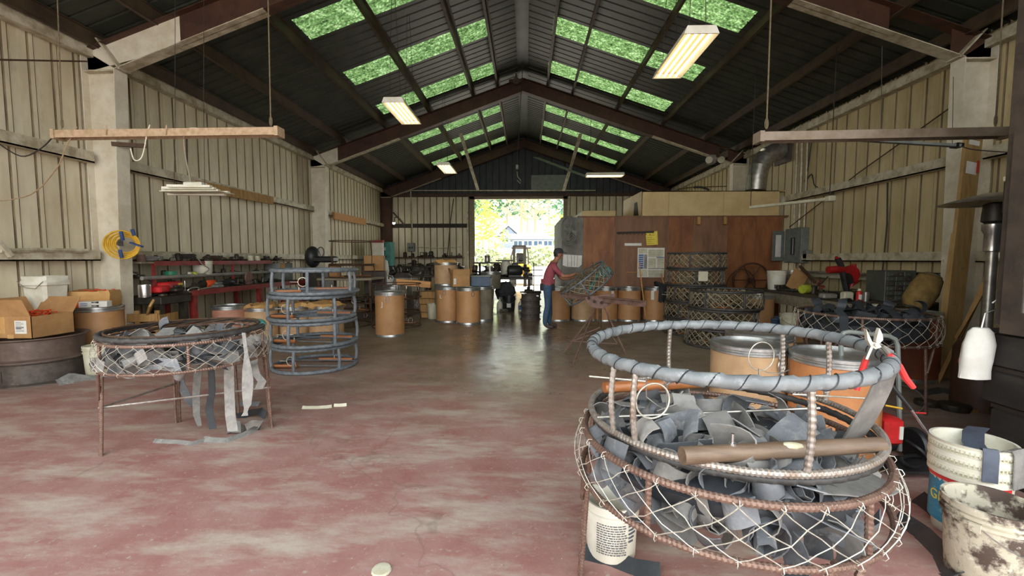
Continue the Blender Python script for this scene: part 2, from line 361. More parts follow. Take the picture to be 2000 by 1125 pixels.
# floor : worn red paint close to the entrance, bare brown concrete further in
mFLOOR = bpy.data.materials.new('worn_red_painted_concrete'); mFLOOR.use_nodes = True
def floor_mat(m):
    n = m.node_tree.nodes; L = m.node_tree.links.new; b = n['Principled BSDF']; b.inputs['Specular IOR Level'].default_value = .8
    tc = n.new('ShaderNodeTexCoord'); sep = n.new('ShaderNodeSeparateXYZ'); L(tc.outputs['Object'], sep.inputs[0])
    def noise(sc, st=(1, 1, 1), det=8, rot=0, rough=.65):
        mp = n.new('ShaderNodeMapping'); mp.inputs['Scale'].default_value = st; mp.inputs['Rotation'].default_value = (0, 0, rot); L(tc.outputs['Object'], mp.inputs[0])
        t = n.new('ShaderNodeTexNoise'); t.inputs['Scale'].default_value = sc; t.inputs['Detail'].default_value = det; t.inputs['Roughness'].default_value = rough; L(mp.outputs[0], t.inputs[0]); return t.outputs['Fac']
    def mr(x, a, bb, c=0, d=1):
        r = n.new('ShaderNodeMapRange'); L(x, r.inputs[0]); r.inputs[1].default_value = a; r.inputs[2].default_value = bb; r.inputs[3].default_value = c; r.inputs[4].default_value = d; return r.outputs[0]
    def mix(f, a, c):
        x = n.new('ShaderNodeMix'); x.data_type = 'RGBA'; L(f, x.inputs[0])
        for k, v in ((6, a), (7, c)):
            if isinstance(v, tuple): x.inputs[k].default_value = v
            else: L(v, x.inputs[k])
        return x.outputs[2]
    def mth(op, a, c):
        x = n.new('ShaderNodeMath'); x.operation = op
        for k, v in ((0, a), (1, c)):
            if isinstance(v, (int, float)): x.inputs[k].default_value = v
            else: L(v, x.inputs[k])
        return x.outputs[0]
    red = mix(mr(noise(2.2), .38, .62), hx('a37d75'), hx('96655d'))
    red = mix(mr(noise(9), .62, .74), red, hx('93423b'))
    dust = mix(mr(noise(1.3, (1, 3.2, 1), 9, .9, .7), .47, .66), red, hx('b4a597'))
    dust = mix(mr(noise(26, det=4), .6, .7), dust, hx('ad9c90'))
    dust = mix(mr(noise(70, det=2), .69, .74), dust, hx('cdc3b4'))
    brown = mix(mr(noise(1.6), .4, .62), hx('8a7866'), hx('73614f'))
    brown = mix(mr(noise(7), .55, .75), brown, hx('5f5042'))
    f = mth('ADD', mth('ADD', sep.outputs['Y'], mth('MULTIPLY', mr(noise(.7), .3, .7, -1, 1), 1.6)), mth('MULTIPLY', sep.outputs['X'], .25))
    col = mix(mr(f, 3.6, 6.4), dust, brown)
    vor = n.new('ShaderNodeTexVoronoi'); vor.feature = 'DISTANCE_TO_EDGE'; vor.inputs['Scale'].default_value = .32
    mpv = n.new('ShaderNodeMapping'); L(tc.outputs['Object'], mpv.inputs[0]); wv = n.new('ShaderNodeVectorMath'); wv.operation = 'ADD'
    nz = n.new('ShaderNodeTexNoise'); nz.inputs['Scale'].default_value = 2.5; L(tc.outputs['Object'], nz.inputs[0])
    L(mpv.outputs[0], wv.inputs[0]); L(nz.outputs['Color'], wv.inputs[1]); L(wv.outputs[0], vor.inputs[0])
    col = mix(mr(vor.outputs['Distance'], .0, .005, .3, 0), col, hx('564a42'))
    L(col, b.inputs['Base Color'])
    # foot traffic polished the middle lane
    dx = mth('ABSOLUTE', mth('ADD', sep.outputs['X'], .25), 0); lane = mr(mth('ADD', dx, mr(noise(1.1), .3, .7, -.7, .7)), .6, 1.9, 1, 0)
    ln2 = mth('MULTIPLY', lane, mr(sep.outputs['Y'], 3.6, 5.6))
    rg = mth('SUBTRACT', mr(noise(5, det=10), .3, .7, .52, .74), mth('MULTIPLY', ln2, .46)); L(rg, b.inputs['Roughness'])
    bp = n.new('ShaderNodeBump'); bp.inputs['Strength'].default_value = .35; bp.inputs['Distance'].default_value = .012; L(noise(8, det=10), bp.inputs['Height']); L(bp.outputs[0], b.inputs['Normal'])
floor_mat(mFLOOR)
st('floor', MB().add([(XL - .12, -4, 0), (XR + .12, -4, 0), (XR + .12, YB + .12, 0), (XL - .12, YB + .12, 0)], [(0, 1, 2, 3)]), mFLOOR)
# ground outside
gr = MB(); ny, nx = 26, 14
def gz(x, y): return -.03 if y < 34 else -.03 + min(1, (y - 34) / 42) * 3.3 + max(0, y - 76) * .12
for j in range(ny + 1):
    for i in range(nx + 1):
        x = -80 + 160 * i / nx; y = YB + 3.4 * j * (1 + j * .02); gr.v.append((x, y, gz(x, y)))
for j in range(ny):
    for i in range(nx): a = j * (nx + 1) + i; gr.f.append((a, a + 1, a + nx + 2, a + nx + 1))
st('ground', gr, mASPH)
st('forecourt', MB().add([(-60, -60, -.04), (60, -60, -.04), (60, -4, -.04), (-60, -4, -.04)], [(0, 1, 2, 3)]), mFORE)
# ---- sheet walls, each sheet its own piece with recessed ribs
def sheet_prof(w, pitch=.305, g=.045, d=.05, double=False):
    pr = [(0, 0)]; u = pitch / 2
    while u < w - .02:
        if double: pr += [(u - .046, 0), (u - .041, .022), (u - .033, .022), (u - .026, -.014), (u + .026, -.014), (u + .033, .022), (u + .041, .022), (u + .046, 0)]
        else: pr += [(u - g / 2, 0), (u - g / 4, d), (u + g / 4, d), (u + g / 2, 0)]
        u += pitch
    pr.append((w, 0)); return pr
def sheet(w, z0, za, zb, pitch=.305, dbl=False):
    # local: u along +x, out (recess) along +y, up z; the top may slope from za to zb
    m = MB(); pr = sheet_prof(w, pitch, double=dbl)
    for u, d in pr: m.v += [(u, d, z0), (u, d, za + (zb - za) * u / w)]
    for i in range(len(pr) - 1): m.f.append((2 * i, 2 * i + 2, 2 * i + 3, 2 * i + 1))
    return m
def shade_ribs(me):
    # shade of the rib recesses painted in: second material on those faces
    me.materials.append(mRIBSHADE)
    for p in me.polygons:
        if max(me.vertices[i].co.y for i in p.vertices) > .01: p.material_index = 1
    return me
W = .915
mRIBSHADE = mat('shaded_rib_recess', '8a7b5f', '64573f', s=3, rough=.8, st=(1, 1, .5))  # darker tone that paints shade into the wall ribs
wl = shell('wall_left'); wr = shell('wall_right'); wb = shell('wall_back')
ml = mesh('wall_sheet', sheet(W, 0, rz_(XL) + .02, rz_(XL) + .02, dbl=True), mWALL, 0); shade_ribs(ml); mr_ = mesh('wall_sheet', sheet(W, 0, rz_(XR) + .02, rz_(XR) + .02, dbl=True), mWALLR, 0); shade_ribs(mr_)
k = 0
while YF + k * W < YB - .1:
    child('wall_sheet', ml, wl, (XL, YF + k * W, 0), (0, 0, PI / 2))
    child('wall_sheet', mr_, wr, (XR, YF + (k + 1) * W, 0), (0, 0, -PI / 2)); k += 1
DL, DR, DT = -2.62, 1.9, 4.45
x = XL
while x < XR - .05:
    w_ = min(W, XR - x)
    if x < DL <= x + w_: w_ = DL - x
    inside = DL - .01 <= x < DR - .01
    if inside: w_ = min(W, DR - x)
    if not inside:
        o = obj('wall_sheet', sheet(w_, 0, DT, DT), mWALL, wb); o.location = (x, YB, 0); shade_ribs(o.data)
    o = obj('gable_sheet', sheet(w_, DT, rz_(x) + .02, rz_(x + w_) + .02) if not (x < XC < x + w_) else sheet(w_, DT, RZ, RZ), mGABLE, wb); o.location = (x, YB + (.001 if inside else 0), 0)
    x += w_
obj('girt', MB().bx(XL + .1, DL - .1, YB - .12, YB, 3.02, 3.2), mDARK, wb)
obj('girt', MB().bx(DR + .1, XR, YB - .12, YB, 3.02, 3.2), mDARK, wb)
obj('header_beam', MB().bx(XL + .6, XR - .1, YB - .14, YB - .02, DT, DT + .14), mREDST, wb)
obj('pipe', MB().tube([(-5.6, YB - .2, DT + .2), (-5.4, YB - .2, DT + .28), (3.2, YB - .2, DT + .24)], .025, 6), mGIRT, wb)
# rear door opening
d1 = shell('door_1')
obj('jamb', MB().bx(DL - .02, DL + .2, YB - .1, YB + .1, 0, DT), mWOODG, d1); obj('jamb', MB().bx(DR - .16, DR + .02, YB - .1, YB + .1, 0, DT), mWOODG, d1)
obj('lintel', MB().bx(DL - .02, DR + .02, YB - .1, YB + .1, DT - .12, DT + .02), mWOODG, d1)
obj('door_track', MB().bar((DL - .1, YB - .2, 0), (DL - .1, YB - .2, DT - .02), .07, .05), mGIRT, d1)
obj('door_track', MB().bar((DR + .1, YB - .2, 0), (DR + .1, YB - .2, DT - .02), .07, .05), mGIRT, d1)
obj('door_cable', MB().tube([P(927, 386, 20.5), P(927, 500, 20.5)], .012, 5), mCABLE, d1)
obj('light_panel', MB().bev(P(1037, 340, 20.4).x, P(1108, 340, 20.4).x, YB - .1, YB - .02, P(1037, 374, 20.4).z, P(1037, 340, 20.4).z, .03), mGREYB, wb)
# ---- girts, eaves, columns
for wall, X, s, m in ((wl, XL, 1, mGIRT), (wr, XR, -1, mGIRT)):
    for z in (3.02, 1.52) if s > 0 else (2.98, 1.5):
        for a, b in ((YF, FY[0] - .1), (FY[0] + .1, FY[1] - .1), (FY[1] + .1, YB - .1)):
            g = MB(); x0, x1 = sorted((X + s * .01, X + s * .17)); g.bx(x0, x1, a, b, z, z + .02)
            xa, xb = sorted((X + s * .155, X + s * .17)); g.bx(xa, xb, a, b, z, z + .15); g.bx(x0, x1, a, b, z + .15, z + .165); obj('girt', g, m, wall)
    x0, x1 = sorted((X + s * .01, X + s * .16)); e = MB().bx(x0, x1, YF, YB, rz_(X) - .26, rz_(X) - .1)
    obj('eave_strut', e, mGIRT, wall)
def column(X, s, Y, m):
    c = shell('frame_column', (X, Y, 0)); zt = 4.42; a = s * .42; b = s * (.56 if s > 0 else .5)
    obj('web', MB().poly([(s * .06, -.006, 0), (a, -.006, 0), (b, -.006, zt), (s * .06, -.006, zt + .3)], (0, .012, 0)), m, c)
    obj('flange', MB().poly([(a, -.11, 0), (a, .11, 0), (b, .11, zt), (b, -.11, zt)], (s * .014, 0, 0)), m, c)
    obj('flange', MB().bx(min(s * .05, s * .064), max(s * .05, s * .064), -.11, .11, 0, zt + .3), m, c)
    obj('base_plate', MB().bx(min(0, s * .5), max(0, s * .5), -.13, .13, 0, .02), mRUST, c)
    obj('knee_cap', MB().bx(min(s * .06, b), max(s * .06, b), -.1, .1, zt - .03, zt - .008), mGIRT, c)
for Y in FY:
    column(XL, 1, Y, mCOL); column(XR, -1, Y, mCOL)
for X, s in ((XL, 1), (XR, -1)): column(X, s, YB - .3, mREDST)
def rafter(Y, frac=.16, mk=mCOL):
    r = shell('roof_rafter', (XC, Y, 0))
    for s in (-1, 1):
        X0 = (XL - XC) + .56 if s < 0 else (XR - XC) - .5
        zb0, zbr = 4.42, 6.62; zt = lambda d: RZ - SL * abs(d) - .2
        zb = lambda d: zbr + (zb0 - zbr) * abs(d) / abs(X0)
        for nm, d0, d1_, m in (('knee_web', X0 * 1.085, X0 * (1 - (frac if s < 0 else .02)), mk if s < 0 else mREDST), ('web', X0 * (1 - frac), 0, mREDST)):
            obj(nm, MB().poly([(d0, -.006, zb(d0) if abs(d0) <= abs(X0) else 4.42), (d1_, -.006, zb(d1_)), (d1_, -.006, zt(d1_)), (d0, -.006, zt(d0))], (0, .012, 0)), m, r)
        for nm, d0, d1_, m in (('knee_flange', X0, X0 * .62, mGIRT), ('lower_flange', X0 * .62, 0, mREDST)):
            obj(nm, MB().poly([(d0, -.1, zb(d0)), (d1_, -.1, zb(d1_)), (d1_, -.1, zb(d1_) + .014), (d0, -.1, zb(d0) + .014)], (0, .2, 0)), m, r)
        obj('stiffener', MB().poly([(X0 * .985, -.1, zb(X0)), (X0 * 1.04, -.1, zt(X0)), (X0 * 1.045, -.1, zt(X0)), (X0 * .99, -.1, zb(X0))], (0, .2, 0)), mREDST if frac < .05 else mGIRT, r)
        obj('upper_flange', MB().poly([(X0 * 1.08, -.1, zt(X0 * 1.08)), (0, -.1, zt(0)), (0, -.1, zt(0) + .014), (X0 * 1.08, -.1, zt(X0 * 1.08) + .014)], (0, .2, 0)), mREDST, r)
    obj('apex_plate', MB().bx(-.02, .02, -.1, .1, 6.62, 6.99), mREDST, r)
rafter(FY[0]); rafter(FY[1], .06); rafter(YB - .3, .02, mREDST)
# ---- roof: sheets from eave to ridge, mossy fibreglass skylights between the purlins
mSKY = bpy.data.materials.new('mossy_green_fibreglass'); mSKY.use_nodes = True
n = mSKY.node_tree.nodes; L = mSKY.node_tree.links.new; n.remove(n['Principled BSDF'])
tc = n.new('ShaderNodeTexCoord'); t1 = n.new('ShaderNodeTexNoise'); t1.inputs['Scale'].default_value = 5; t1.inputs['Detail'].default_value = 8; t1.inputs['Roughness'].default_value = .75; L(tc.outputs['Object'], t1.inputs[0])
t2 = n.new('ShaderNodeTexNoise'); t2.inputs['Scale'].default_value = 22; t2.inputs['Detail'].default_value = 4; L(tc.outputs['Object'], t2.inputs[0])
ad = n.new('ShaderNodeMath'); ad.operation = 'ADD'; L(t1.outputs['Fac'], ad.inputs[0]); L(t2.outputs['Fac'], ad.inputs[1])
r = n.new('ShaderNodeValToRGB'); L(ad.outputs[0], r.inputs[0]); e = r.color_ramp.elements
SK_D, SK_M, SK_L = (.008, .016, .005, 1), (.034, .062, .02, 1), (.13, .18, .09, 1)
mm_ = n.new('ShaderNodeMapRange'); mm_.inputs[1].default_value = .7; mm_.inputs[2].default_value = 1.35; L(ad.outputs[0], mm_.inputs[0]); L(mm_.outputs[0], r.inputs[0])
e[0].position = .12; e[0].color = SK_D; e[1].position = .95; e[1].color = SK_L; q = r.color_ramp.elements.new(.5); q.color = SK_M
tr = n.new('ShaderNodeBsdfTranslucent'); L(r.outputs[0], tr.inputs[0]); L(tr.outputs[0], n['Material Output'].inputs[0])
ceil = shell('ceiling')
def roof_piece(name, y0, y1, d0, d1_, s, m, ng=3):
    w_ = y1 - y0; pr = sheet_prof(w_, w_ / ng, .05, .03); mb = MB()
    sg = SL
    for u, d in pr:
        for dd in (d0, d1_): mb.v.append((XC + s * dd, y0 + u, RZ - sg * dd + d))
    for i in range(len(pr) - 1): mb.f.append((2 * i, 2 * i + 1, 2 * i + 3, 2 * i + 2))
    obj(name, mb, m, ceil, smooth=0)
SKY = [(7.92, 8.62), (10.1, 10.85), (12.25, 13.0), (15.6, 16.25), (17.4, 18.05), (19.4, 20.05)]
edges = [YF]
for a, b in SKY + [(YB + .1, 0)]:
    g = a - edges[-1]; k = max(1, round(g / .75)); e0 = edges[-1]
    edges += [e0 + g * i / k for i in range(1, k + 1)]
    if b: edges.append(b)
for s in (-1, 1):
    DE = (XC - XL if s < 0 else XR - XC) + .05
    for a, b in zip(edges[:-1], edges[1:]):
        if any(abs(a - q[0]) < 1e-6 and abs(b - q[1]) < 1e-6 for q in SKY):
            roof_piece('roof_sheet', a, b, 0, .72, s, mROOF); roof_piece('roof_sheet', a, b, 4.08, DE, s, mROOF)
            for c0, c1 in ((.72, 1.95), (1.95, 3.0), (3.0, 4.08)): roof_piece('skylight_panel', a, b, c0, c1, s, mSKY)
        else: roof_piece('roof_sheet', a, b, 0, DE, s, mROOF)
    for d in (.75, 1.5, 2.85, 4.2, 5.5, 6.45):
        z = RZ - SL * d; x = XC + s * d; pm = MB()
        pm.bx(x - .01, x + .01, YF, YB, z - .2, z - .012); pm.bx(x - .05, x + .01, YF, YB, z - .21, z - .195); pm.bx(x - .01, x + .05, YF, YB, z - .014, z - .002)
        obj('purlin', pm, mPURL, ceil)
obj('ridge_cap', MB().poly([(XC - .16, YF, RZ - .075), (XC, YF, RZ - .02), (XC + .16, YF, RZ - .075), (XC, YF, RZ - .03)], (0, YB - YF, 0)), mROOF, ceil)
for a, b in (((900, 262, 14.6), (933, 370, 17.5)), ((1134, 262, 14.6), (1101, 372, 17.5))):
    st('trim_1' if a[0] < 1000 else 'trim_2', MB().bar(P(*a), P(*b), .1, .06), mGIRT)
# ---- dark boarded jamb beside the entrance (right)
jam = shell('wall_front')
JX = 3.3
zz = 0
for i in range(14):
    h_ = .265; e_ = 3.2 + [.02, -.05, .03, 0, -.03, .02, .0, .05, -.02, .03, -.03, .04, 0, .02][i] - .012 * i
    obj('board', MB().bev(JX, JX + .6, 1.2, e_, zz, zz + h_ - .03, .012), mCLAP, jam)
    obj('batten', MB().bx(JX + .02, JX + .6, 1.2, e_ + .015, zz + h_ - .03, zz + h_), mPAIL if i in (5, 6, 7, 8, 9, 10) else mDARK, jam); zz += h_
obj('corner_post', MB().bx(JX - .06, JX + .04, 2.7, 3.09, 1.1, 4.2), mTAUPE, jam)
w1 = shell('window_1')
wz = G(1990, 640, 1.2)
obj('window_frame', MB().bx(JX - .1, JX - .06, 2.5, 3.02, 1.05, 1.2), mTAUPE, w1); obj('window_frame', MB().bx(JX - .1, JX - .06, 2.9, 3.02, 1.2, 2.4), mTAUPE, w1)
obj('window_sash', MB().bx(JX - .09, JX - .07, 2.82, 2.9, 1.2, 2.4), mGREYPL, w1); obj('pane', MB().bx(JX - .072, JX - .068, 2.3, 2.82, 1.2, 2.4), mBLACK, w1)
obj('wall_board', MB().bx(JX + .6, XR, 1.9, 1.95, 0, 4.2), mCLAP, jam)
# ================================================================== MAKERS
def strap_path(kind, rng, L=.34, n=18):
    # side profile of one curled strip in its local x-z plane
    pts = [Vector((0, 0, 0))]; a = rng.uniform(-.4, .4); ds = L / n
    if kind == 0: k = [rng.uniform(9, 16) * (1 if i < n / 2 else -1) for i in range(n)]
    elif kind == 1: k = [10 + 34 * (i / n) ** 1.6 for i in range(n)]
    elif kind == 2: k = [rng.uniform(-5, 5) for i in range(n)]
    elif kind == 3: k = [0 if (i < n * .35 or i > n * .65) else 30 for i in range(n)]
    else: k = [18 * math.sin(i / n * 6.0 + rng.random()) for i in range(n)]
    for i in range(n):
        a += k[i] * ds; pts.append(pts[-1] + Vector((math.cos(a) * ds, 0, math.sin(a) * ds)))
    c = sum(pts, Vector()) / len(pts); return [p - c for p in pts]
def strap_mesh(i):
    rng = random.Random(100 + i); kind = i % 5; L = [.42, .5, .34, .4, .46][kind] * rng.uniform(.9, 1.15); w = rng.uniform(.085, .125)
    pts = strap_path(kind, rng, L); m = MB(); tw = rng.uniform(-.5, .5); n = len(pts)
    bs = [Vector((math.sin(tw * (j / n - .5)) * .5, 1, math.sin(tw * 1.7 * (j / n - .5)) * .6)).normalized() for j in range(n)]
    pts = [p + Vector((0, .03 * math.sin(j / n * 4 + i), 0)) for j, p in enumerate(pts)]
    m.ribbon(pts, bs, w, .0045)
    return m
STRAPS = [mesh('rubber_strip', strap_mesh(i), mRUB, 50) for i in range(10)]
STRAPD = [mesh('rubber_strip', strap_mesh(i), mRUBD, 50) for i in range(10)]
STRAPK = [mesh('rubber_strip', strap_mesh(i), mRUBK, 50) for i in range(10)]
SHP = ('S curved', 'tightly rolled', 'loosely waving', 'folded', 'rippled')
def straps(c, R, z0, z1, nedge, ntop, label, group, meshes, seed=1, sc=1.0, dome=.06, ztop=None):
    rng = random.Random(seed); out = []
    def put(p, r, s=1, where=''):
        me_ = rng.choice(meshes); o = bpy.data.objects.new('rubber_strip', me_); COL.objects.link(o); o.location = p; o.rotation_euler = r; o.scale = (s * sc,) * 3
        j_ = ([x.name for x in STRAPS + STRAPD + STRAPK].index(me_.name)); setp(o, ('grey ', 'dusty ', 'black ')[j_ // 10] + SHP[j_ % 5] + ' rubber strip ' + where + label, 'strip', group)
    for i in range(nedge):
        a = 2 * PI * (i + rng.uniform(-.4, .4)) / nedge; rr = R * rng.uniform(.84, .93)
        put((c[0] + rr * math.cos(a), c[1] + rr * math.sin(a), rng.uniform(z0 + .05, z1 - .03)), (rng.uniform(-.7, .7) + PI / 2 * rng.choice((0, 0, 1)), rng.uniform(-.5, .5), a + PI / 2 + rng.uniform(-.45, .45)), rng.uniform(.75, 1.05), 'against the netting ')
    for i in range(ntop):
        a = i * 2.39996 + rng.uniform(-.3, .3); rr = R * .84 * math.sqrt((i + .5) / ntop)
        put((c[0] + rr * math.cos(a), c[1] + rr * math.sin(a), (ztop or z1) + dome * (1 - (rr / R) ** 2) + rng.uniform(-.05, .05)), (rng.uniform(-.5, .5) + rng.choice((0, 0, 0, 1.3)), rng.uniform(-.35, .35), rng.uniform(0, 6.28)), rng.uniform(.8, 1.15), 'on top of the heap ')
def heap(name, c, R, z0, z1, m, label, n=28, seed=3):
    rng = random.Random(seed); mb = MB(); prof = [(.0, z0), (R * .7, z0 - .005), (R * .97, z0 + .04), (R * .97, z1 - .05), (R * .8, z1 - .01), (R * .45, z1 + .03), (0, z1 + .045)]
    mb.lathe(prof, n, c); mb.v = [(x + rng.uniform(-.02, .02), y + rng.uniform(-.02, .02), z + rng.uniform(-.015, .015)) for x, y, z in mb.v]
    return solo(name, mb, m, label, 'rubber', kind='stuff', smooth=60)
def netting(R0, z0, R1, z1, n=34, twist=1.5, r=.0022, bulge=.02, seed=0, m_=7, k=4):
    mb = MB(); rng = random.Random(seed)
    for sgn in (1, -1):
        for i in range(n):
            pts = []
            for j in range(m_):
                t = j / (m_ - 1); a = 2 * PI * (i + sgn * twist * (t - .5) * 1.0 + rng.uniform(-.08, .08)) / n; rr = R0 + (R1 - R0) * t + bulge * math.sin(PI * t)
                pts.append((rr * math.cos(a), rr * math.sin(a), z0 + (z1 - z0) * t))
            mb.tube(pts, r, k)
    for z, R in ((z0, R0), (z1, R1)):
        for i in range(n * 2):  # wire turns round the rim
            a = 2 * PI * i / n / 2; p = Vector((R * math.cos(a), R * math.sin(a), z)); e = Vector((math.cos(a), math.sin(a), 0))
            if i % 2 == 0: mb.tube([p + e * .0145 * math.cos(q) + Vector((0, 0, .0145 * math.sin(q))) for q in [x * PI / 3 for x in range(6)]], r * .9, 3, True)
    return mb
def pot(name, label, loc, rz=0, R=.56, H=.33, style='wrap', r=.022, m=None, mtop=None, mbot=None, np_=6, bars=True, net=False, group=None, rot=None, ring=True, rtop=None, ph=.2, loops=1, mnet=None, inner=False):
    t = thing(name, label, 'crab pot frame', loc, rz, group, rot); m = m or mWRAPD; mtop = mtop or m; mbot = mbot or m; R1 = rtop or R * .98
    def ringm(R_, z): return wrap_ring(R_, r, z, 40, 6, 10) if style == 'wrap' else MB().tube(ringpts(R_, 48, z), r, 6, True)
    obj('bottom_ring', ringm(R, r), mbot, t); obj('top_ring', ringm(R1, H - r), mtop, t)
    for i in range(np_):
        a = ph + 2 * PI * i / np_; e = Vector((math.cos(a), math.sin(a), 0)); f = wrap_bar if style == 'wrap' else (lambda p, q, r_, n=6, bow=None: MB().tube([Vector(p), Vector(p).lerp(Vector(q), .5) + Vector(bow), Vector(q)], r_, 6))
        obj('post', f(e * R + Vector((0, 0, r)), e * R1 + Vector((0, 0, H - r)), r * .8, n=8, bow=tuple(e * .015)), m, t)
    if bars:
        for s, q in ((1, .30), (-1, .30)):
            h_ = math.sqrt(R * R - (R * q) ** 2) * .97
            mb = MB().tube([(-h_ + .02, s * R * q * 1.3, r * 1.5), (-h_ * .3, s * R * q * 1.3, r * 1.6)] if s < 0 else [(h_ * -.1, s * R * q * 1.3, r * 1.5), (h_ - .06, s * R * q * 1.3, r * 1.6)], .024, 8); obj('wood_bar', mb, mDOWEL, t)
            obj('cross_rod', MB().tube([(-h_, s * R * q, r * 1.4), (h_, s * R * q, r * 1.4)], .008, 5), m, t)
            hk = s * h_ * .35; obj('bolt', MB().tube([(hk, s * R * q * 1.3, r * 1.5), (hk, s * R * q * 1.3, .1)], .006, 5), mWIRE, t)
    if ring:
        for i in range(loops):
            a = ph + PI * 1.55 + .25 + i * PI * .9; e = Vector((math.cos(a), math.sin(a), 0)); u = Vector((-e.y, e.x, 0)); c = e * R * .95 + Vector((0, 0, H * .52))
            obj('escape_ring', MB().tube([c + u * .058 * math.cos(q) + Vector((0, 0, .058 * math.sin(q))) for q in [x * PI / 12 for x in range(24)]], .0045, 5, True), mWIRE, t)
            obj('ring_stay', MB().tube([c - u * .058, c - u * .16], .004, 4), mWIRE, t)
    if net: obj('wire_netting', netting(R, r, R1, H - r, 26, 2.4, .0065, .0, len(name) + int(loc[0] * 10), 5, 3), mnet or mSCRAP, t, kind='stuff')
    if inner:
        mb = netting(R * .55, r, R * .5, H - r, 16, 2, .006, .05, 5, 5, 3); rng = random.Random(int(loc[1] * 100))
        for i in range(44):
            a = rng.uniform(0, 6.28); q = rng.uniform(.2, .9) * R; p = Vector((q * math.cos(a), q * math.sin(a), rng.uniform(.04, H - .04))); mb.tube([p, p + Vector((rng.uniform(-.25, .25), rng.uniform(-.25, .25), rng.uniform(-.08, .08)))], .0055, 3)
        obj('inner_netting', mb, mnet or mSCRAP, t, kind='stuff')
    return t
def drum(name, label, loc, rz=0, R=.285, H=.87, m=None, lid=False, group=None, latch=True, mark=None, rim=None, metal_bottom=True):
    t = thing(name, label, 'drum', loc, rz, group); m = m or mDRUM; rim = rim or mRIM
    if lid: obj('body', MB().lathe([(R, .02), (R, H - .02)], 32), m, t); obj('lid', MB().lathe([(R * .99, H - .03), (R * .99, H - .006), (R * .93, H - .006), (R * .9, H - .018), (0, H - .018)], 32), mGREYB if m is not mDRUMP else m, t)
    else: obj('body', MB().lathe([(R, .02), (R, H - .015), (R - .012, H - .015), (R - .012, .05), (0, .05)], 32), m, t)
    rm = [(R + .001, H - .075), (R + .009, H - .07), (R + .009, H - .055), (R + .003, H - .048), (R + .003, H - .038), (R + .01, H - .03), (R + .01, H - .008), (R + .002, H), (R - .014, H), (R - .014, H - .02)]
    obj('top_rim', MB().lathe(rm, 32), rim, t)
    obj('bottom_rim', MB().lathe([(R - .005, 0), (R + .007, 0), (R + .009, .035), (R + .002, .05), (R - .004, .05)], 32), rim if metal_bottom else m, t)
    if latch:
        g = thing('latch', None, None, (0, 0, 0)); del_ = g; bpy.data.objects.remove(del_)
        c = Vector((0, -R - .012, H - .11))
        obj('latch_plate', MB().bev(-.025, .025, -R - .016, -R + .004, H - .09, H - .02, .004), rim, t)
        obj('latch_loop', MB().tube([c + Vector((.036 * math.cos(q), -.004, .058 * math.sin(q) - .03)) for q in [x * PI / 8 for x in range(16)]], .0055, 5, True), mCHROME, t)
    if mark: obj('chalk_mark', bend(text_mb(mark, .13, .0015), R + .0015, -PI / 2 - .35, H * .73), mPAPERW, t)
    return t
def pail(name, label, loc, rz=0, R=.15, H=.37, m=None, ribs=2, cat='bucket', bail=True, group=None, taper=.88, minner=None):
    t = thing(name, label, cat, loc, rz, group); m = m or mWHITE
    pr = [(0, .006), (R * taper - .01, .0), (R * taper, .012), (R * .985, H * .76)]
    for i in range(ribs):
        z = H * (.78 + .2 * i / ribs); pr += [(R * .985, z), (R * 1.05, z + .004), (R * 1.05, z + .016), (R * .985, z + .02)]
    pr += [(R * .985, H - .02), (R * 1.05, H - .018), (R * 1.05, H), (R * .97, H), (R * .96, H - .01), (R * taper - .01, .02), (0, .02)]
    obj('body', MB().lathe(pr, 32), m, t)
    if bail:
        obj('bail_handle', MB().tube([(R * 1.06 * math.cos(q), -R * 1.04 * abs(math.sin(q)) * .95 - .012, H * .8 - .11 * math.sin(q)) for q in [PI * x / 12 for x in range(13)]], .003, 5), mSTEEL, t)
        for s in (-1, 1): obj('handle_ear', MB().bx(s * R * 1.05 - .012, s * R * 1.05 + .012, -.02, .02, H * .74, H * .84), m, t)
    return t
def carton(name, label, loc, rz, sx_, sy_, sz, m=None, flaps=(1, 1, 1, 1), ang=2.3, cat='box', group=None):
    # open cardboard box: five walls and tilted flaps
    t = thing(name, label, cat, loc, rz, group); m = m or mCARD; th = .006; X, Y = sx_ / 2, sy_ / 2
    b = MB().bx(-X, X, -Y, Y, 0, th); b.bx(-X, X, -Y, -Y + th, 0, sz); b.bx(-X, X, Y - th, Y, 0, sz); b.bx(-X, -X + th, -Y, Y, 0, sz); b.bx(X - th, X, -Y, Y, 0, sz)
    obj('body', b, m, t)
    fl = [((0, -Y), 0, sx_, sy_ * .45), ((X, 0), PI / 2, sy_, sx_ * .45), ((0, Y), PI, sx_, sy_ * .45), ((-X, 0), -PI / 2, sy_, sx_ * .45)]
    for i, ((cx, cy), r, w_, l) in enumerate(fl):
        if not flaps[i]: continue
        a = ang + flaps[i] * .25 - .25
        mb = MB().bx(-w_ / 2 + .004, w_ / 2 - .004, 0, l, -th / 2, th / 2).xf(Matrix.Translation((cx, cy, sz)) @ Matrix.Rotation(r, 4, 'Z') @ Matrix.Rotation(a, 4, 'X'))
        obj('flap', mb, m, t)
    return t
def plank(a, b, w_, h_, m, label, name='plank', cat='plank', up=(0, 0, 1), group=None):
    return solo(name, MB().bar(a, b, w_, h_, Vector(up)), m, label, cat, group, smooth=0)
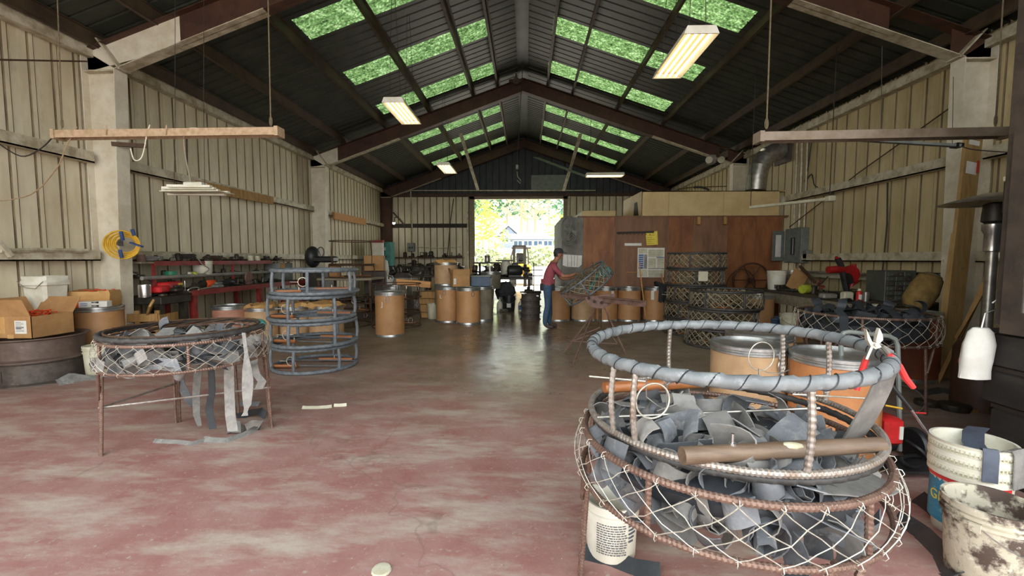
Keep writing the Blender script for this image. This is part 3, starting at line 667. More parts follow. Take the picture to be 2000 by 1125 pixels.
# ================================================================== NEAR RIGHT : frame on wire basket table
AC = Vector((.86, 1.915, 0)); R0 = .56
def basket_stand(name, label, c, zt, zl, legs, Rt=R0, ph=.3, net_r=.0017, cat='basket stand', mt=None):
    t = thing(name, label, cat, (c[0], c[1], 0)); m = mt or mREBAR
    obj('upper_ring', rebar_ring(Rt, .0125, zt), m, t); obj('lower_ring', rebar_ring(Rt * 1.02, .0115, zl), m, t)
    for i in range(5):
        a = ph + 2 * PI * i / 5; e = Vector((math.cos(a), math.sin(a), 0))
        obj('upright', rebar(e * (Rt * 1.0) + Vector((0, 0, zl)), e * (Rt - .005) + Vector((0, 0, zt)), .0105), m, t)
    obj('wire_netting', netting(Rt * 1.035, zl, Rt * 1.025, zt, 30, 2.2, net_r, .03, 2, 9, 4), mWIRE, t, kind='stuff')
    for i, a in enumerate(legs):
        e = Vector((math.cos(a), math.sin(a), 0)); u = Vector((-e.y, e.x, 0)); f = e * (Rt * 1.06)
        obj('leg', rebar(e * Rt * 1.0 + Vector((0, 0, zl)), f + Vector((0, 0, .0)), .0115), m, t)
        obj('leg', rebar(e * Rt * .97 + u * .035 + Vector((0, 0, zl)), f * .98 + u * .03, .0105), m, t)
        obj('brace', rebar(f * .985 + Vector((0, 0, zl * .62)), Vector((math.cos(a + .26), math.sin(a + .26), 0)) * Rt + Vector((0, 0, zl)), .0115), m, t)
    return t
def angle_to(c, p): return math.atan2(p[1] - c[1], p[0] - c[0])
BC = (.82, 1.83)
near = basket_stand('wire_basket_stand', 'rusty rebar basket stand with wire netting in the right foreground, packed with rubber strips', BC, .815, .63,
    [angle_to(BC, G(1118, 1140, .0)) - .12, angle_to(BC, G(1118, 1140, 0)) + 2.0, angle_to(BC, G(1118, 1140, 0)) + 4.1], ph=-1.12)
heap('packed_rubber_mass', (BC[0], BC[1], 0), R0 * .9, .66, .80, mRUBK, 'dark mass of rubber strips packed deep inside the right foreground basket')
straps((BC[0], BC[1], 0), R0 * .875, .60, .81, 76, 84, 'in the right foreground wire basket', 'rubber strips in the right foreground basket', STRAPS + STRAPD, 5, 1.0, .03, .765)
# the blank frame lying on the basket : rubber wound top ring, bare rebar bottom ring
fr = thing('crab_pot', 'large pot frame with pale rubber wound top ring resting on the foreground wire basket', 'crab pot frame', (AC.x, AC.y, .845))
TX = .034
HT = .325
obj('top_ring', wrap_ring(R0, .0245, HT, 34, 8, 14, TX, .012), mWRAP, fr, label='top ring wound in pale grey rubber strip')
ed = MB(); NW = 40
ed.tube([((R0 + .0255 * math.cos(q * NW / 1.0)) * math.cos(q), (R0 + .0255 * math.cos(q * NW)) * math.sin(q), HT + TX * R0 * math.cos(q) + .012 * R0 * math.sin(q) + .0255 * math.sin(q * NW)) for q in [2 * PI * k_ / (NW * 14) for k_ in range(NW * 14)]], .0022, 4, True)
obj('wrap_edge', ed, mRUBK, fr, label='dark overlap edges of the wound strip')
obj('bottom_ring', rebar_ring(R0, .0125, .03, 8, .012, .004), mREBARG, fr, label='bare ridged rebar ring')
obj('seat_ring', wrap_ring(R0 - .012, .015, .002, 60, 6, 10), mWRAPK, fr, label='dirty rubber wound lower ring')
for i, (px, py) in enumerate(((1162, 700), (1225, 712), (1590, 748), (1297, 632), (1543, 648), (1650, 664))):
    p = G(px, py, AC.z + .845 + HT); a = angle_to(AC, p); e = Vector((math.cos(a), math.sin(a), 0)) * R0
    z1 = HT + TX * e.x + .012 * e.y; obj('post', rebar(e + Vector((0, 0, .03)), e + Vector((0, 0, z1)), .0105, .02, bow=tuple(e * .025)), mREBARG, fr)
def inr(px, py, z): return G(px, py, z) - Vector(fr.location)
ZB = .845
p0, p1 = inr(1180, 757, .945), inr(1412, 745, .945)
obj('wood_bar', MB().tube([p0, p0.lerp(p1, .5), p1 + (p1 - p0) * .25], [.026, .027, .025], 12), mDOWEL, fr, label='varnished orange wood bar at the back')
p0, p1 = inr(1332, 890, .9), inr(1722, 868, .9)
d = p1 - p0; ww = thing('w', 'x', 'y'); bpy.data.objects.remove(ww)
bar = obj('wood_pole', MB().tube([p0, p0.lerp(p1, .3), p0.lerp(p1, .7), p1], [.03, .0295, .0285, .026], 14), mPIPE, fr, label='thick grey brown pole across the front of the frame')
b0 = p0.lerp(p1, .24); obj('bolt', MB().lathe([(.0, .025), (.012, .025), (.012, .036), (.006, .038), (.006, .066), (0, .066)], 8, b0), mCHROME, bar, label='bright bolt standing up from the pole')
obj('glue_patch', MB().sph(p0.lerp(p1, .52) + Vector((0, -.01, .017)), (.045, .017, .014), 10, 6), mPAILS if 'mPAILS' in globals() else mPAIL, bar, label='pale dried glue patch')
p0, p1 = inr(1166, 815, .9), inr(1600, 797, .9)
obj('cross_rod', MB().tube([p0, p1], .0065, 8), mSTEEL, fr)
obj('cross_rod', MB().tube([inr(1151, 735, 1.0), inr(1262, 745, 1.0)], .004, 6), mWIRE, fr)
obj('cross_rod', MB().tube([inr(1548, 770, 1.0), inr(1690, 778, 1.0)], .0035, 6), mWIRE, fr)
def wirering(px, py, Y, rpx, parent, n='escape_ring', r=.0035):
    c = P(px, py, Y); R_ = rpx * Y / F
    return obj(n, MB().tube([c + Vector((R_ * math.cos(q), .25 * R_ * math.cos(q), R_ * math.sin(q))) for q in [x * PI / 18 for x in range(36)]], r, 6, True), mWIRE, parent, world=True)
wirering(1275, 783, 1.62, 35, fr); wirering(1487, 696, 2.32, 28, fr, r=.003)
# wire brackets by the rings
obj('ring_bracket', MB().tube([P(1262, 725, 1.75), P(1262, 775, 1.75), P(1283, 792, 1.75), P(1302, 800, 1.75), P(1302, 752, 1.75), P(1286, 735, 1.75)], .003, 5), mSTEEL, fr, world=True)
obj('ring_bracket', MB().tube([P(1482, 758, 2.2), P(1482, 720, 2.2), P(1500, 728, 2.2), P(1520, 730, 2.2), P(1543, 722, 2.3)], .003, 5), mSTEEL, fr, world=True)
obj('hanging_strip', MB(), mWRAP, fr); bpy.data.objects.remove(COL.objects['hanging_strip'])
pts = [P(1712, 672, 1.66), P(1738, 690, 1.62), P(1733, 725, 1.6), P(1718, 765, 1.6), P(1700, 800, 1.62), P(1680, 835, 1.66), P(1662, 862, 1.7)]
bs = [Vector((.75, .6, .1)).normalized()] * 2 + [Vector((.95, .3, .12)).normalized()] * 5
obj('loose_strip', MB().ribbon(pts, bs, [.05, .075, .1, .115, .125, .13, .12], .006), mRUBD, fr, label='wide loose end of the wound rubber strip hanging from the ring', world=True)
obj('wire_tie', MB().tube([P(1157, 668, 2.08), P(1166, 690, 2.06), P(1178, 694, 2.0), P(1192, 697, 1.95)], .004, 5), mWIRE, fr, world=True)
# pliers hung over the ring
pl = thing('pliers', 'slip joint pliers with red handles straddling the wound ring, jaws up', 'pliers', tuple(P(1712, 680, 1.6)))
cx = P(1712, 680, 1.6)
def fl(pts, Y=1.58): return [P(x, y, Y) for x, y in pts]
Ep = Vector((0, .014, 0))
obj('jaw', MB().poly(fl([(1692, 642), (1698, 655), (1704, 668), (1716, 670), (1722, 678), (1710, 682), (1701, 676), (1695, 664)]), Ep), mWIRE, pl, world=True, label='pale worn steel jaw')
obj('jaw', MB().poly(fl([(1718, 641), (1724, 654), (1725, 664), (1718, 671), (1711, 668), (1713, 657)]), Ep), mWIRE, pl, world=True, label='pale worn steel jaw')
obj('pivot', MB().tube([P(1713, 674, 1.57), P(1713, 674, 1.6)], .006, 8), mSTEEL, pl, world=True)
obj('shank', MB().tube(fl([(1704, 674), (1697, 690), (1692, 702)], 1.59), .0075, 6), mSTEEL, pl, world=True)
obj('shank', MB().tube(fl([(1722, 676), (1731, 686), (1740, 696)], 1.59), .0075, 6), mSTEEL, pl, world=True)
obj('handle', MB().tube(fl([(1693, 697), (1687, 715), (1680, 735), (1673, 762)], 1.6), [.009, .0105, .011, .009], 8), mREDH, pl, world=True, label='red vinyl handle')
obj('handle', MB().tube(fl([(1738, 693), (1756, 714), (1768, 738), (1784, 757)], 1.58), [.009, .0105, .0115, .009], 8), mREDH, pl, world=True, label='red vinyl handle')
# white bucket under the basket
bk = pail('bucket', 'white plastic bucket with printed text half under the right foreground basket', (G(1200, 1100, 0).x, G(1200, 1100, 0).y + .1, 0), 0, .135, .3, mWHITE, 1, bail=False, taper=.94)
rng = random.Random(4)
tx = MB()
for i in range(13):
    a = -PI / 2 - .75
    while a < -PI / 2 + .35:
        l = rng.uniform(.05, .16); q = patch(.134, a, a + l, .21 - i * .0125, .2145 - i * .0125, .0012, 2); tx.add(q.v, q.f); a += l + .03
for i in range(5):
    q = patch(.134, -PI / 2 + .5, -PI / 2 + .5 + rng.uniform(.2, .4), .2 - i * .02, .208 - i * .02, .0012, 3); tx.add(q.v, q.f)
obj('printed_text', tx, mINK, bk)
# floor strips near the basket
def floor_strip(pts, w_, m, label, group=None, z=.006):
    q = [G(x, y, z + (dz[0] if dz else 0)) for x, y, *dz in pts]
    sm = []
    for i in range(len(q) - 1):
        for j in range(4): sm.append(q[i].lerp(q[i + 1], j / 4))
    sm.append(q[-1]); bs = []
    for i in range(len(sm)):
        d = sm[min(i + 1, len(sm) - 1)] - sm[max(i - 1, 0)]; b = Vector((-d.y, d.x, .05)).normalized(); bs.append(b)
    return solo('rubber_strip', MB().ribbon(sm, bs, w_, .005), m, label, 'strip', group)
floor_strip([(1130, 1085), (1190, 1100), (1240, 1120), (1290, 1128)], .13, mRUBK, 'dark rubber strip lying flat under the white printed bucket')
floor_strip([(1745, 1015), (1790, 1045), (1830, 1085), (1850, 1130)], .16, mRUBK, 'wide dark rubber sheet on the floor beside the mud spattered bucket')
floor_strip([(1785, 975), (1830, 1010), (1865, 1060), (1880, 1090)], .16, mRUBK, 'dark rubber sheet on the floor against the blue label bucket')
# bucket pair on the right
b1 = thing('bucket_stack', 'stack of nested white buckets with blue label and rubber straps over the rim', 'bucket', (2.52, 2.47, 0), .0)
for i in range(3):
    R_ = .172; z = .0 + i * .058; H = .42; tp = .86
    pr = [(R_ * tp, z), (R_ * .98, z + H * .78), (R_ * 1.05, z + H * .8), (R_ * 1.05, z + H * .86), (R_ * .99, z + H * .87), (R_ * 1.0, z + H * .9), (R_ * 1.06, z + H * .91), (R_ * 1.06, z + H * .95), (R_ * 1.0, z + H * .96), (R_ * 1.05, z + H), (R_ * .97, z + H), (R_ * .96, z + H * .9), (R_ * (tp - .02), z + .02), (0, z + .02)]
    if i < 2: pr = pr[:10] + [(R_ * .97, z + H)]
    obj('bucket', MB().lathe(pr, 36), mWHITE, b1)
rb = MB()
for k_ in range(60):
    a = 2 * PI * k_ / 60
    for z in (.385, .44, .5): rb.bx(.172, .1825, -.0035, .0035, z - .012, z + .012, Matrix.Rotation(a, 4, 'Z'))
obj('rim_ribs', rb, mPAIL, b1, kind='stuff')
obj('blue_label', patch(.164, PI * .7, PI * 1.6, .06, .31, .003, 14).xf(Matrix.Identity(4)), mTEALB if 'mTEALB' in globals() else mat('blue_label_print', '3a87a5', '2f6f90', s=8, rough=.5, c3='6aa3b5', s3=20), b1, label='blue printed label')
obj('red_band', patch(.1685, PI * .7, PI * 1.6, .31, .335, .003, 14), mREDH, b1)
obj('lettering', bend(text_mb('GL', .08, .0012), .1675, PI * .97, .2), mYELP, b1, label='yellow letters GL on the label')
def over(a, w_, drop, inn, m, nm, lab):
    e = Vector((math.cos(a), math.sin(a), 0)); u = Vector((-e.y, e.x, 0)); z = .536 + .008
    pts = [e * .192 + Vector((0, 0, z - drop)), e * .19 + Vector((0, 0, z - drop / 2)), e * .189 + Vector((0, 0, z - .02)), e * .178 + Vector((0, 0, z + .004)), e * .158 + Vector((0, 0, z)), e * (.158 - inn * .5) + Vector((0, 0, z - .02)), e * (.158 - inn) + Vector((0, 0, z - .03))]
    return solo(nm, MB().ribbon([p + Vector(b1.location) for p in pts], u, w_, .005), m, lab, 'strip')
over(-PI / 2 - .42, .062, .17, .03, mRUBBL if 'mRUBBL' in globals() else mat('slate_blue_rubber', '4e5563', '404653', s=10, rough=.6), 'rubber_strip', 'slate blue rubber strip folded over the front rim of the stacked buckets')
over(-PI / 2 + .35, .1, .2, .04, mRUBD, 'rubber_strip', 'dusty grey rubber sheet draped over the right side of the stacked buckets')
pp = Vector(b1.location)
solo('rubber_strip', MB().ribbon([pp + Vector((-.06, -.1, .5)), pp + Vector((0, .0, .515)), pp + Vector((.1, .1, .54)), pp + Vector((.2, .17, .54))], Vector((.6, -.6, .1)).normalized(), .09, .005), MATS['slate_blue_rubber'], 'slate blue rubber strip crossing the open mouth of the stacked buckets', 'strip')
pail('bucket', 'mud and paint spattered bucket at the lower right corner', (2.24, 2.09, 0), .5, .17, .39, mDIRTY, 3, bail=True)
# three open drums behind the basket
drum('fibre_drum', 'open brown fibre drum with latch loop, left of the pair behind the foreground basket', (1.86, 3.66, 0), .42, .285, .86, mDRUMP)
drum('fibre_drum', 'open orange brown fibre drum behind the pliers', (2.3, 3.27, 0), 2.4, .285, .86, mDRUMO)
drum('fibre_drum', 'open pale fibre drum farthest back of the three behind the foreground basket', (2.24, 4.22, 0), 1.2, .285, .86, mDRUMP)
# hand cart with red machine
ct = thing('hand_cart', 'grey tube handled cart carrying a red machine behind the pliers', 'cart', (2.78, 3.25, 0))
hz = [(-.2, .02, .1), (-.2, .02, .86), (-.19, .02, .95), (-.14, .02, .99)]
obj('handle_tube', MB().tube([P(1642, 668, 3.25), P(1641, 658, 3.25), P(1648, 650, 3.25), P(1658, 648, 3.25), P(1735, 656, 3.25), P(1748, 662, 3.25), P(1753, 675, 3.25), P(1756, 800, 3.25), P(1757, 880, 3.25)], .016, 8), mGREYB, ct, world=True)
obj('frame_tube', MB().tube([P(1642, 668, 3.25), P(1650, 900, 3.25)], .016, 8), mGREYB, ct, world=True)
a, b = P(1712, 862, 3.2), P(1752, 812, 3.2)
obj('red_housing', MB().bev(a.x, b.x, 3.12, 3.3, a.z, b.z, .02), mRED, ct, world=True, label='bright red housing')
obj('label_plate', MB().bx(a.x + .09, a.x + .115, 3.114, 3.12, a.z + .05, b.z - .05), mPAPERW, ct, world=True)
obj('motor', MB().lathe([(0, -.1), (.09, -.1), (.1, -.08), (.1, .08), (.06, .1), (0, .1)], 16).xf(T(2.66, 3.3, .2, ry=PI / 2)), mBLACK, ct, world=True)
for s in (-1, 1): obj('wheel', MB().lathe([(.03, -.03), (.12, -.03), (.13, -.015), (.13, .015), (.12, .03), (.03, .03)], 20).xf(T(2.78 + s * .2, 3.34, .13, ry=PI / 2)), mBLACK, ct, world=True)
obj('base_plate', MB().bx(2.58, 2.98, 3.05, 3.3, .04, .06), mBLACK, ct, world=True)
ln = thing('spray_lance', 'black wand with bright steel tip leaning on the red machine cart', 'lance', tuple(P(1745, 762, 3.05)))
obj('grip', MB().tube([P(1735, 745, 3.08), P(1780, 800, 3.02)], .013, 8), mBLACK, ln, world=True); obj('tip', MB().tube([P(1780, 800, 3.02), P(1812, 846, 2.98)], .0085, 8), mCHROME, ln, world=True, label='bright steel tip')
rope([P(1730, 792, 3.0), P(1762, 798, 3.0)], .006, mYEL, 'short brass coloured rod sticking out of the red machine cart', 'rod', 'brass_rod')
rope([P(1787, 806, 3.3), P(1808, 807, 3.3)], .006, mREDH, 'thin red rod behind the steel lance tip', 'rod', 'red_rod')
rope([P(1770, 860, 3.3), P(1800, 880, 3.2), P(1815, 905, 3.2), P(1780, 912, 3.1), P(1760, 895, 3.1), P(1790, 890, 3.25), P(1822, 900, 3.3)], .012, mBLACK, 'black hose tangled on the floor beside the red machine cart', 'hose', 'hose', k=4)
rope([P(1765, 780, 3.5) + Vector((.16 * math.cos(q), .05 * math.sin(q), .1 * math.sin(q))) for q in [x * .45 for x in range(14)]], .004, mCABLE, 'thin dark cable loop hanging behind the steel lance', 'cable', 'cable')
# ================================================================== NEAR LEFT
CC = (-2.85, 3.55)
la = [angle_to(CC, G(228, 884)), angle_to(CC, G(437, 850)), angle_to(CC, G(330, 795)), angle_to(CC, G(505, 790))]
left = basket_stand('wire_basket_stand', 'rusty rebar basket stand with four legs and trailing rubber strips at left', CC, .92, .715, la, ph=-.9, net_r=.0016)
lp = [Vector((R0 * 1.05 * math.cos(a), R0 * 1.05 * math.sin(a), .38)) for a in la]
for i, j in ((0, 1), (0, 2), (1, 3)): obj('stretcher', MB().tube([lp[i], lp[j]], .009, 6), mREBARG, left, label='pale horizontal tie rod')
hp = thing('rubber_wound_hoop', 'black rubber wound hoop with a teal end lying on the left basket stand', 'hoop', (CC[0], CC[1], .95))
obj('hoop', wrap_ring(R0 - .004, .021, .012, 40, 6, 10), mWRAPK, hp)
obj('inner_hoop', rebar_ring(R0 * .93, .008, .03), mRUST, hp)
a0 = angle_to(CC, G(520, 625, .97))
obj('teal_sleeve', MB().tube([(math.cos(a0 + .1 * k_) * (R0 - .004), math.sin(a0 + .1 * k_) * (R0 - .004), .013) for k_ in range(-5, 1)], .025, 10), mTEAL, hp, label='glossy teal painted stretch')
for k_ in range(5):
    a = 1.2 + .35 * k_; e = Vector((math.cos(a), math.sin(a), 0)) * R0 * .93; e2 = Vector((math.cos(a + 1.1), math.sin(a + 1.1), 0)) * R0 * .7
    obj('spoke_rod', MB().tube([e + Vector((0, 0, .03)), e2 + Vector((0, 0, -.02))], .007, 5), mRUST, hp)
heap('packed_rubber_mass', (CC[0], CC[1], 0), R0 * .86, .74, .84, mRUBK, 'dark mass of rubber strips packed inside the left basket')
straps((CC[0], CC[1], 0), R0 * .92, .69, .88, 52, 44, 'in the left wire basket', 'rubber strips in the left wire basket', STRAPD + STRAPD + STRAPS, 11, .9, .01, .83)
def hang(pts, Y, w_, m, label, tw=0.0, group=None):
    q = [P(x, y, Y + (dy[0] if dy else 0)) for x, y, *dy in pts]; sm = []
    for i in range(len(q) - 1):
        for j in range(3): sm.append(q[i].lerp(q[i + 1], j / 3))
    sm.append(q[-1]); bs = [Vector((math.cos(tw * i / len(sm)), math.sin(tw * i / len(sm)), 0)) for i in range(len(sm))]
    return solo('rubber_strip', MB().ribbon(sm, bs, w_, .005), m, label, 'strip', group)
GH = 'rubber strips hanging from the left basket'; 
hang([(476, 650), (481, 690), (484, 740), (483, 790), (478, 812)], 3.35, [.03] * 4 + [.05, .075, .085, .085, .075, .06, .035, .03, .05], mRUBD, 'long pale rubber strip twisting down at the right edge of the left basket', .3, GH)
hang([(447, 700), (448, 760), (450, 810), (455, 842)], 3.55, .085, mRUBD, 'wide dusty strip hanging behind the front right leg of the left basket', .2, GH)
hang([(388, 715), (383, 770), (384, 810), (390, 832)], 3.75, [.07, .07, .065, .06, .06, .055, .05, .045, .04, .03], mRUBD, 'narrow pale strip hanging third from right under the left basket', .8, GH)
hang([(412, 712), (414, 760), (408, 800), (416, 838)], 3.6, .055, mRUBK, 'dark rubber strip hanging just left of the front right leg', .5, GH)
hang([(348, 715), (353, 750), (368, 780), (380, 793)], 3.95, .07, mRUB, 'blue grey strip hanging leftmost under the left basket', .9, GH)
hang([(492, 700), (500, 730), (512, 745), (505, 760)], 3.7, .07, mRUBD, 'short crumpled strip sticking out at right of the left basket', .4, GH)
GF = 'rubber strips trailing on the floor by the left basket'
floor_strip([(300, 862), (345, 864), (375, 868), (410, 858)], .05, mRUBD, 'narrow pale strip lying flat leftmost on the floor before the left basket', GF)
floor_strip([(395, 860), (440, 863), (480, 850), (505, 835, .01), (510, 828, .07), (495, 826, .1), (480, 834, .06)], .075, mRUBD, 'dusty strip curling up at its right end on the floor before the left basket', GF)
floor_strip([(445, 842), (455, 833, .06), (470, 834, .05), (478, 842)], .1, mRUBD, 'crumpled strip heaped at the foot of the front right leg of the left basket', GF)
floor_strip([(462, 815), (490, 806, .03), (508, 803, .06), (519, 812, .02)], .075, mRUBK, 'black folded strip on the floor right of the left basket', GF)
floor_strip([(455, 795), (480, 790), (505, 792)], .09, mRUB, 'grey strip flat on the floor behind the twisting strip', GF)
floor_strip([(590, 797), (620, 797), (648, 795)], .05, mPAIL, 'pale flat strip lying alone on the floor right of the left basket', 'offcuts on the open floor')
floor_strip([(652, 793), (665, 793), (677, 792)], .05, mPAIL, 'short pale offcut lying right of the longer pale strip', 'offcuts on the open floor')
solo('floor_scrap', MB().lathe([(0, 0), (.05, .002), (.045, .012), (.02, .016), (0, .014)], 12).xf(T(*G(745, 1115), sc=1.0)), mPAIL, 'small round pale scrap on the red floor near the bottom edge', 'scrap')
# ---- wheel rims, stacked
def rim(name, label, loc, R=.5, H=.31, m=None, holes=True):
    t = thing(name, label, 'wheel rim', loc); m = m or mSTEELD
    obj('barrel', MB().lathe([(R * .9, .03), (R * .9, H - .03), (R * .94, H - .015), (R, H - .012), (R, H), (R * .93, H), (R * .87, H - .02), (R * .87, .03)], 40), m, t)
    obj('lower_flange', MB().lathe([(R * .9, 0), (R, 0), (R, .014), (R * .94, .018), (R * .9, .035)], 40), m, t)
    obj('disc', MB().lathe([(.12, H * .62), (R * .5, H * .62), (R * .87, H * .72), (R * .87, H * .68), (R * .5, H * .58), (.12, H * .58)], 32), m, t)
    if holes:
        for i in range(7):
            a = 2 * PI * i / 7; e = Vector((math.cos(a), math.sin(a), 0))
            obj('hand_hole', MB().lathe([(0, 0), (.06, 0), (.06, .012), (0, .012)], 12).xf(T(*(e * R * .68), rz=a) @ T(0, 0, H * .66)), mDARK, t)
    obj('valve_slot', MB().bx(-.006, .006, -R * .905, -R * .89, .06, .2), mDARK, t)
    return t
RC = (-6.3, 5.36)
rim('wheel_ring', 'lower dark wheel rim of the stack against the left wall', (RC[0] + .02, RC[1], 0), .47, .29)
rim('wheel_ring', 'upper wide rusty wheel rim carrying the open carton at left', (RC[0], RC[1], .292), .5, .285, mat('brown_wheel_steel', '6b5a50', '57483f', s=5, rough=.6, metal=.2, c3='86756b', s3=12, thr3=(.6, .8)))
q = Vector((-6.255, 5.3, .58))
bxa = carton('cardboard_box', 'open cardboard box with shipping label on the upper wheel rim', q, 0, .52, .5, .27, flaps=(.3, 0, 1, 1), ang=2.1)
obj('shipping_label', MB().bx(.05, .2, -.2525, -.2505, .06, .22), mPAPERW, bxa)
lb = MB()
for i in range(9): lb.bx(.065, .065 + .1 * (1 if i % 3 else .7), -.2535, -.2525, .2 - i * .014, .2 - i * .014 + (.01 if i in (5, 6) else .004))
obj('label_print', lb, mINK, bxa); obj('purple_mark', MB().bx(-.28, -.2, -.2525, -.2505, .05, .24), mPURPLE, bxa); obj('tape', MB().bx(-.17, -.07, -.2525, -.2505, .06, .265), mPAPER, bxa); obj('tape', MB().bx(-.05, .03, -.2525, -.2505, 0, .05), mPAPER, bxa)
bag = thing('plastic_clips', 'heap of orange plastic clips in the open cardboard box', 'clips', tuple(q + Vector((-.1, .05, .008)))); rng = random.Random(8); bag['kind'] = 'stuff'
om = MB()
for i in range(90):
    p = Vector((rng.uniform(-.2, .2), rng.uniform(-.16, .16), rng.uniform(.2, .3))); om.tube([p, p + Vector((rng.uniform(-.05, .05), rng.uniform(-.05, .05), rng.uniform(-.02, .03)))], .008, 4)
om.bev(-.2, .2, -.16, .16, 0, .22, .02); obj('clips', om, mORANGE, bag, kind='stuff')
wb_ = thing('square_bucket', 'tall square white tub behind the open carton at the left edge', 'bucket', (-6.6, 5.77, 0)); 
m_ = MB()
def sq(a, z): return [(x * a, y * a, z) for x, y in ((-1, -.8), (-.8, -1), (.8, -1), (1, -.8), (1, .8), (.8, 1), (-.8, 1), (-1, .8))]
lv = [(.13, .0), (.165, .6), (.185, .61), (.185, .66), (.172, .68), (.178, .73), (.168, .73), (.16, .68), (.12, .04)]
for a, z in lv: m_.v += sq(a, z + .585)
m_.f.append(tuple(range(7, -1, -1)))
for r_ in range(len(lv) - 1):
    for i in range(8): m_.f.append((r_ * 8 + i, r_ * 8 + (i + 1) % 8, r_ * 8 + 8 + (i + 1) % 8, r_ * 8 + 8 + i))
m_.f.append(tuple(range(64, 72))); obj('body', m_, mWHITE, wb_)
obj('wire_handle', MB().tube([(-.18, -.19, 1.25), (-.07, -.2, 1.17), (.08, -.2, 1.15), (.18, -.19, 1.25)], .005, 5), mSTEEL, wb_)
# drum with bag
dl = (-6.31, 6.2, 0)
drum('fibre_drum', 'lidded fibre drum carrying a paper bag beside the left steel column', dl, .6, .285, .86, lid=True, latch=False)
pb = thing('paper_bag', 'rolled down kraft paper bag with orange bits on the left lidded drum', 'bag', (dl[0] - .06, dl[1] + .03, .848), .35)
m_ = MB(); rng = random.Random(9)
for z, a in ((0, .235), (.1, .245), (.2, .235), (.235, .23)):
    for x, y in ((-1, -.75), (-.35, -.85), (.4, -.78), (1, -.72), (1.02, 0), (.98, .75), (.3, .8), (-.4, .78), (-1, .72), (-1.03, 0)): m_.v.append((x * a + rng.uniform(-.008, .008), y * a + rng.uniform(-.008, .008), z + rng.uniform(-.01, .01) * (z > 0)))
for r_ in range(3):
    for i in range(10): m_.f.append((r_ * 10 + i, r_ * 10 + (i + 1) % 10, r_ * 10 + 10 + (i + 1) % 10, r_ * 10 + 10 + i))
m_.f.append(tuple(range(9, -1, -1))); obj('bag_wall', m_, mPAPER, pb, smooth=20)
om = MB()
for i in range(50):
    p = Vector((rng.uniform(-.19, .19), rng.uniform(-.14, .14), rng.uniform(.19, .25))); om.bx(-.02, .02, -.008, .008, -.004, .004, T(*p, rz=rng.uniform(0, 3), rx=rng.uniform(-.6, .6)))
om.bx(-.2, .2, -.15, .15, .02, .2); obj('orange_bits', om, mORANGE, pb, kind='stuff')
c = thing('cardboard_box', 'small open cardboard box behind the paper bag on the left drum', 'box', (dl[0] - .22, dl[1] + .1, .848)); 
obj('body', MB().bev(-.1, .04, -.08, .1, 0, .25, .006), mCARD, c)
gb = thing('glove_box', 'white and orange carton with two black glove pictures on the drum lid edge', 'box', (dl[0] + .12, dl[1] - .2, .862), .3)
obj('body', MB().bev(-.2, .2, -.06, .06, 0, .085, .004), mPAPERW, gb); obj('orange_end', MB().bx(-.203, -.13, -.0615, .0615, -.0005, .0865), mORANGE, gb)
for s in (-.02, .03): obj('glove_print', MB().poly([(.06 + p[0], -.061, .04 + s + p[1]) for p in ((-.04, -.008), (0, -.005), (.03, -.014), (.045, -.014), (.045, .014), (.03, .012), (0, .004), (-.04, .01))], (0, -.001, 0)), mBLACK, gb)
tx = MB()
for i in range(3): tx.bx(-.11, -.03, -.0615, -.06, .02 + i * .018, .027 + i * .018)
obj('printed_text', tx, mINKB, gb)
pp = pail('pail', 'lidded grey white pail with warning pictogram in front of the left drum', (G(177, 738).x, G(177, 738).y + .12, 0), 0, .15, .4, mPAIL, 2, bail=False)
obj('lid', MB().lathe([(.158, .395), (.16, .4), (.158, .41), (.14, .412), (.135, .406), (0, .406)], 28), mPAIL, pp)
la_ = thing('z', 'z', 'z'); bpy.data.objects.remove(la_)
obj('warning_label', patch(.148, -1.35, -.85, .09, .27, .002, 6), mGREYPL, pp)
wm = MB().tube([(.045 * math.cos(q), .045 * math.sin(q), 0) for q in [x * PI / 10 for x in range(20)]], .004, 4, True); wm.tube([(-.03, .03, 0), (.03, -.03, 0)], .004, 4); wm.bx(-.01, .01, -.028, .028, -.002, .002)
obj('pictogram', bend(wm, .151, -1.1, .185), mINK, pp)
tx = MB()
for i in range(9):
    for j in range(2): q_ = patch(.148, -.7 + j * .22, -.7 + j * .22 + .15, .1 + i * .02, .106 + i * .02, .002, 2); tx.add(q_.v, q_.f)
obj('printed_text', tx, mYELP, pp)
hang([(118, 742), (140, 752)], 5.2, .1, mRUBD, 'grey folded rubber sheet on the floor before the wheel rims', 0)
floor_strip([(115, 752), (140, 738, .05), (165, 742), (200, 740)], .16, mRUBD, 'dusty folded rubber sheet on the floor between rims and pail')
yt = thing('yellow_tool', 'yellow and black tool poking out at the left edge by the lower rim', 'tool', tuple(G(2, 735)))
obj('body', MB().bev(-.16, .06, -.06, .06, .0, .09, .02), mYELP, yt); obj('grip', MB().bev(-.16, .09, -.07, .07, .09, .11, .008), mBLACK, yt); obj('top_cover', MB().bev(-.16, .04, -.05, .05, .11, .17, .02), mYELP, yt)
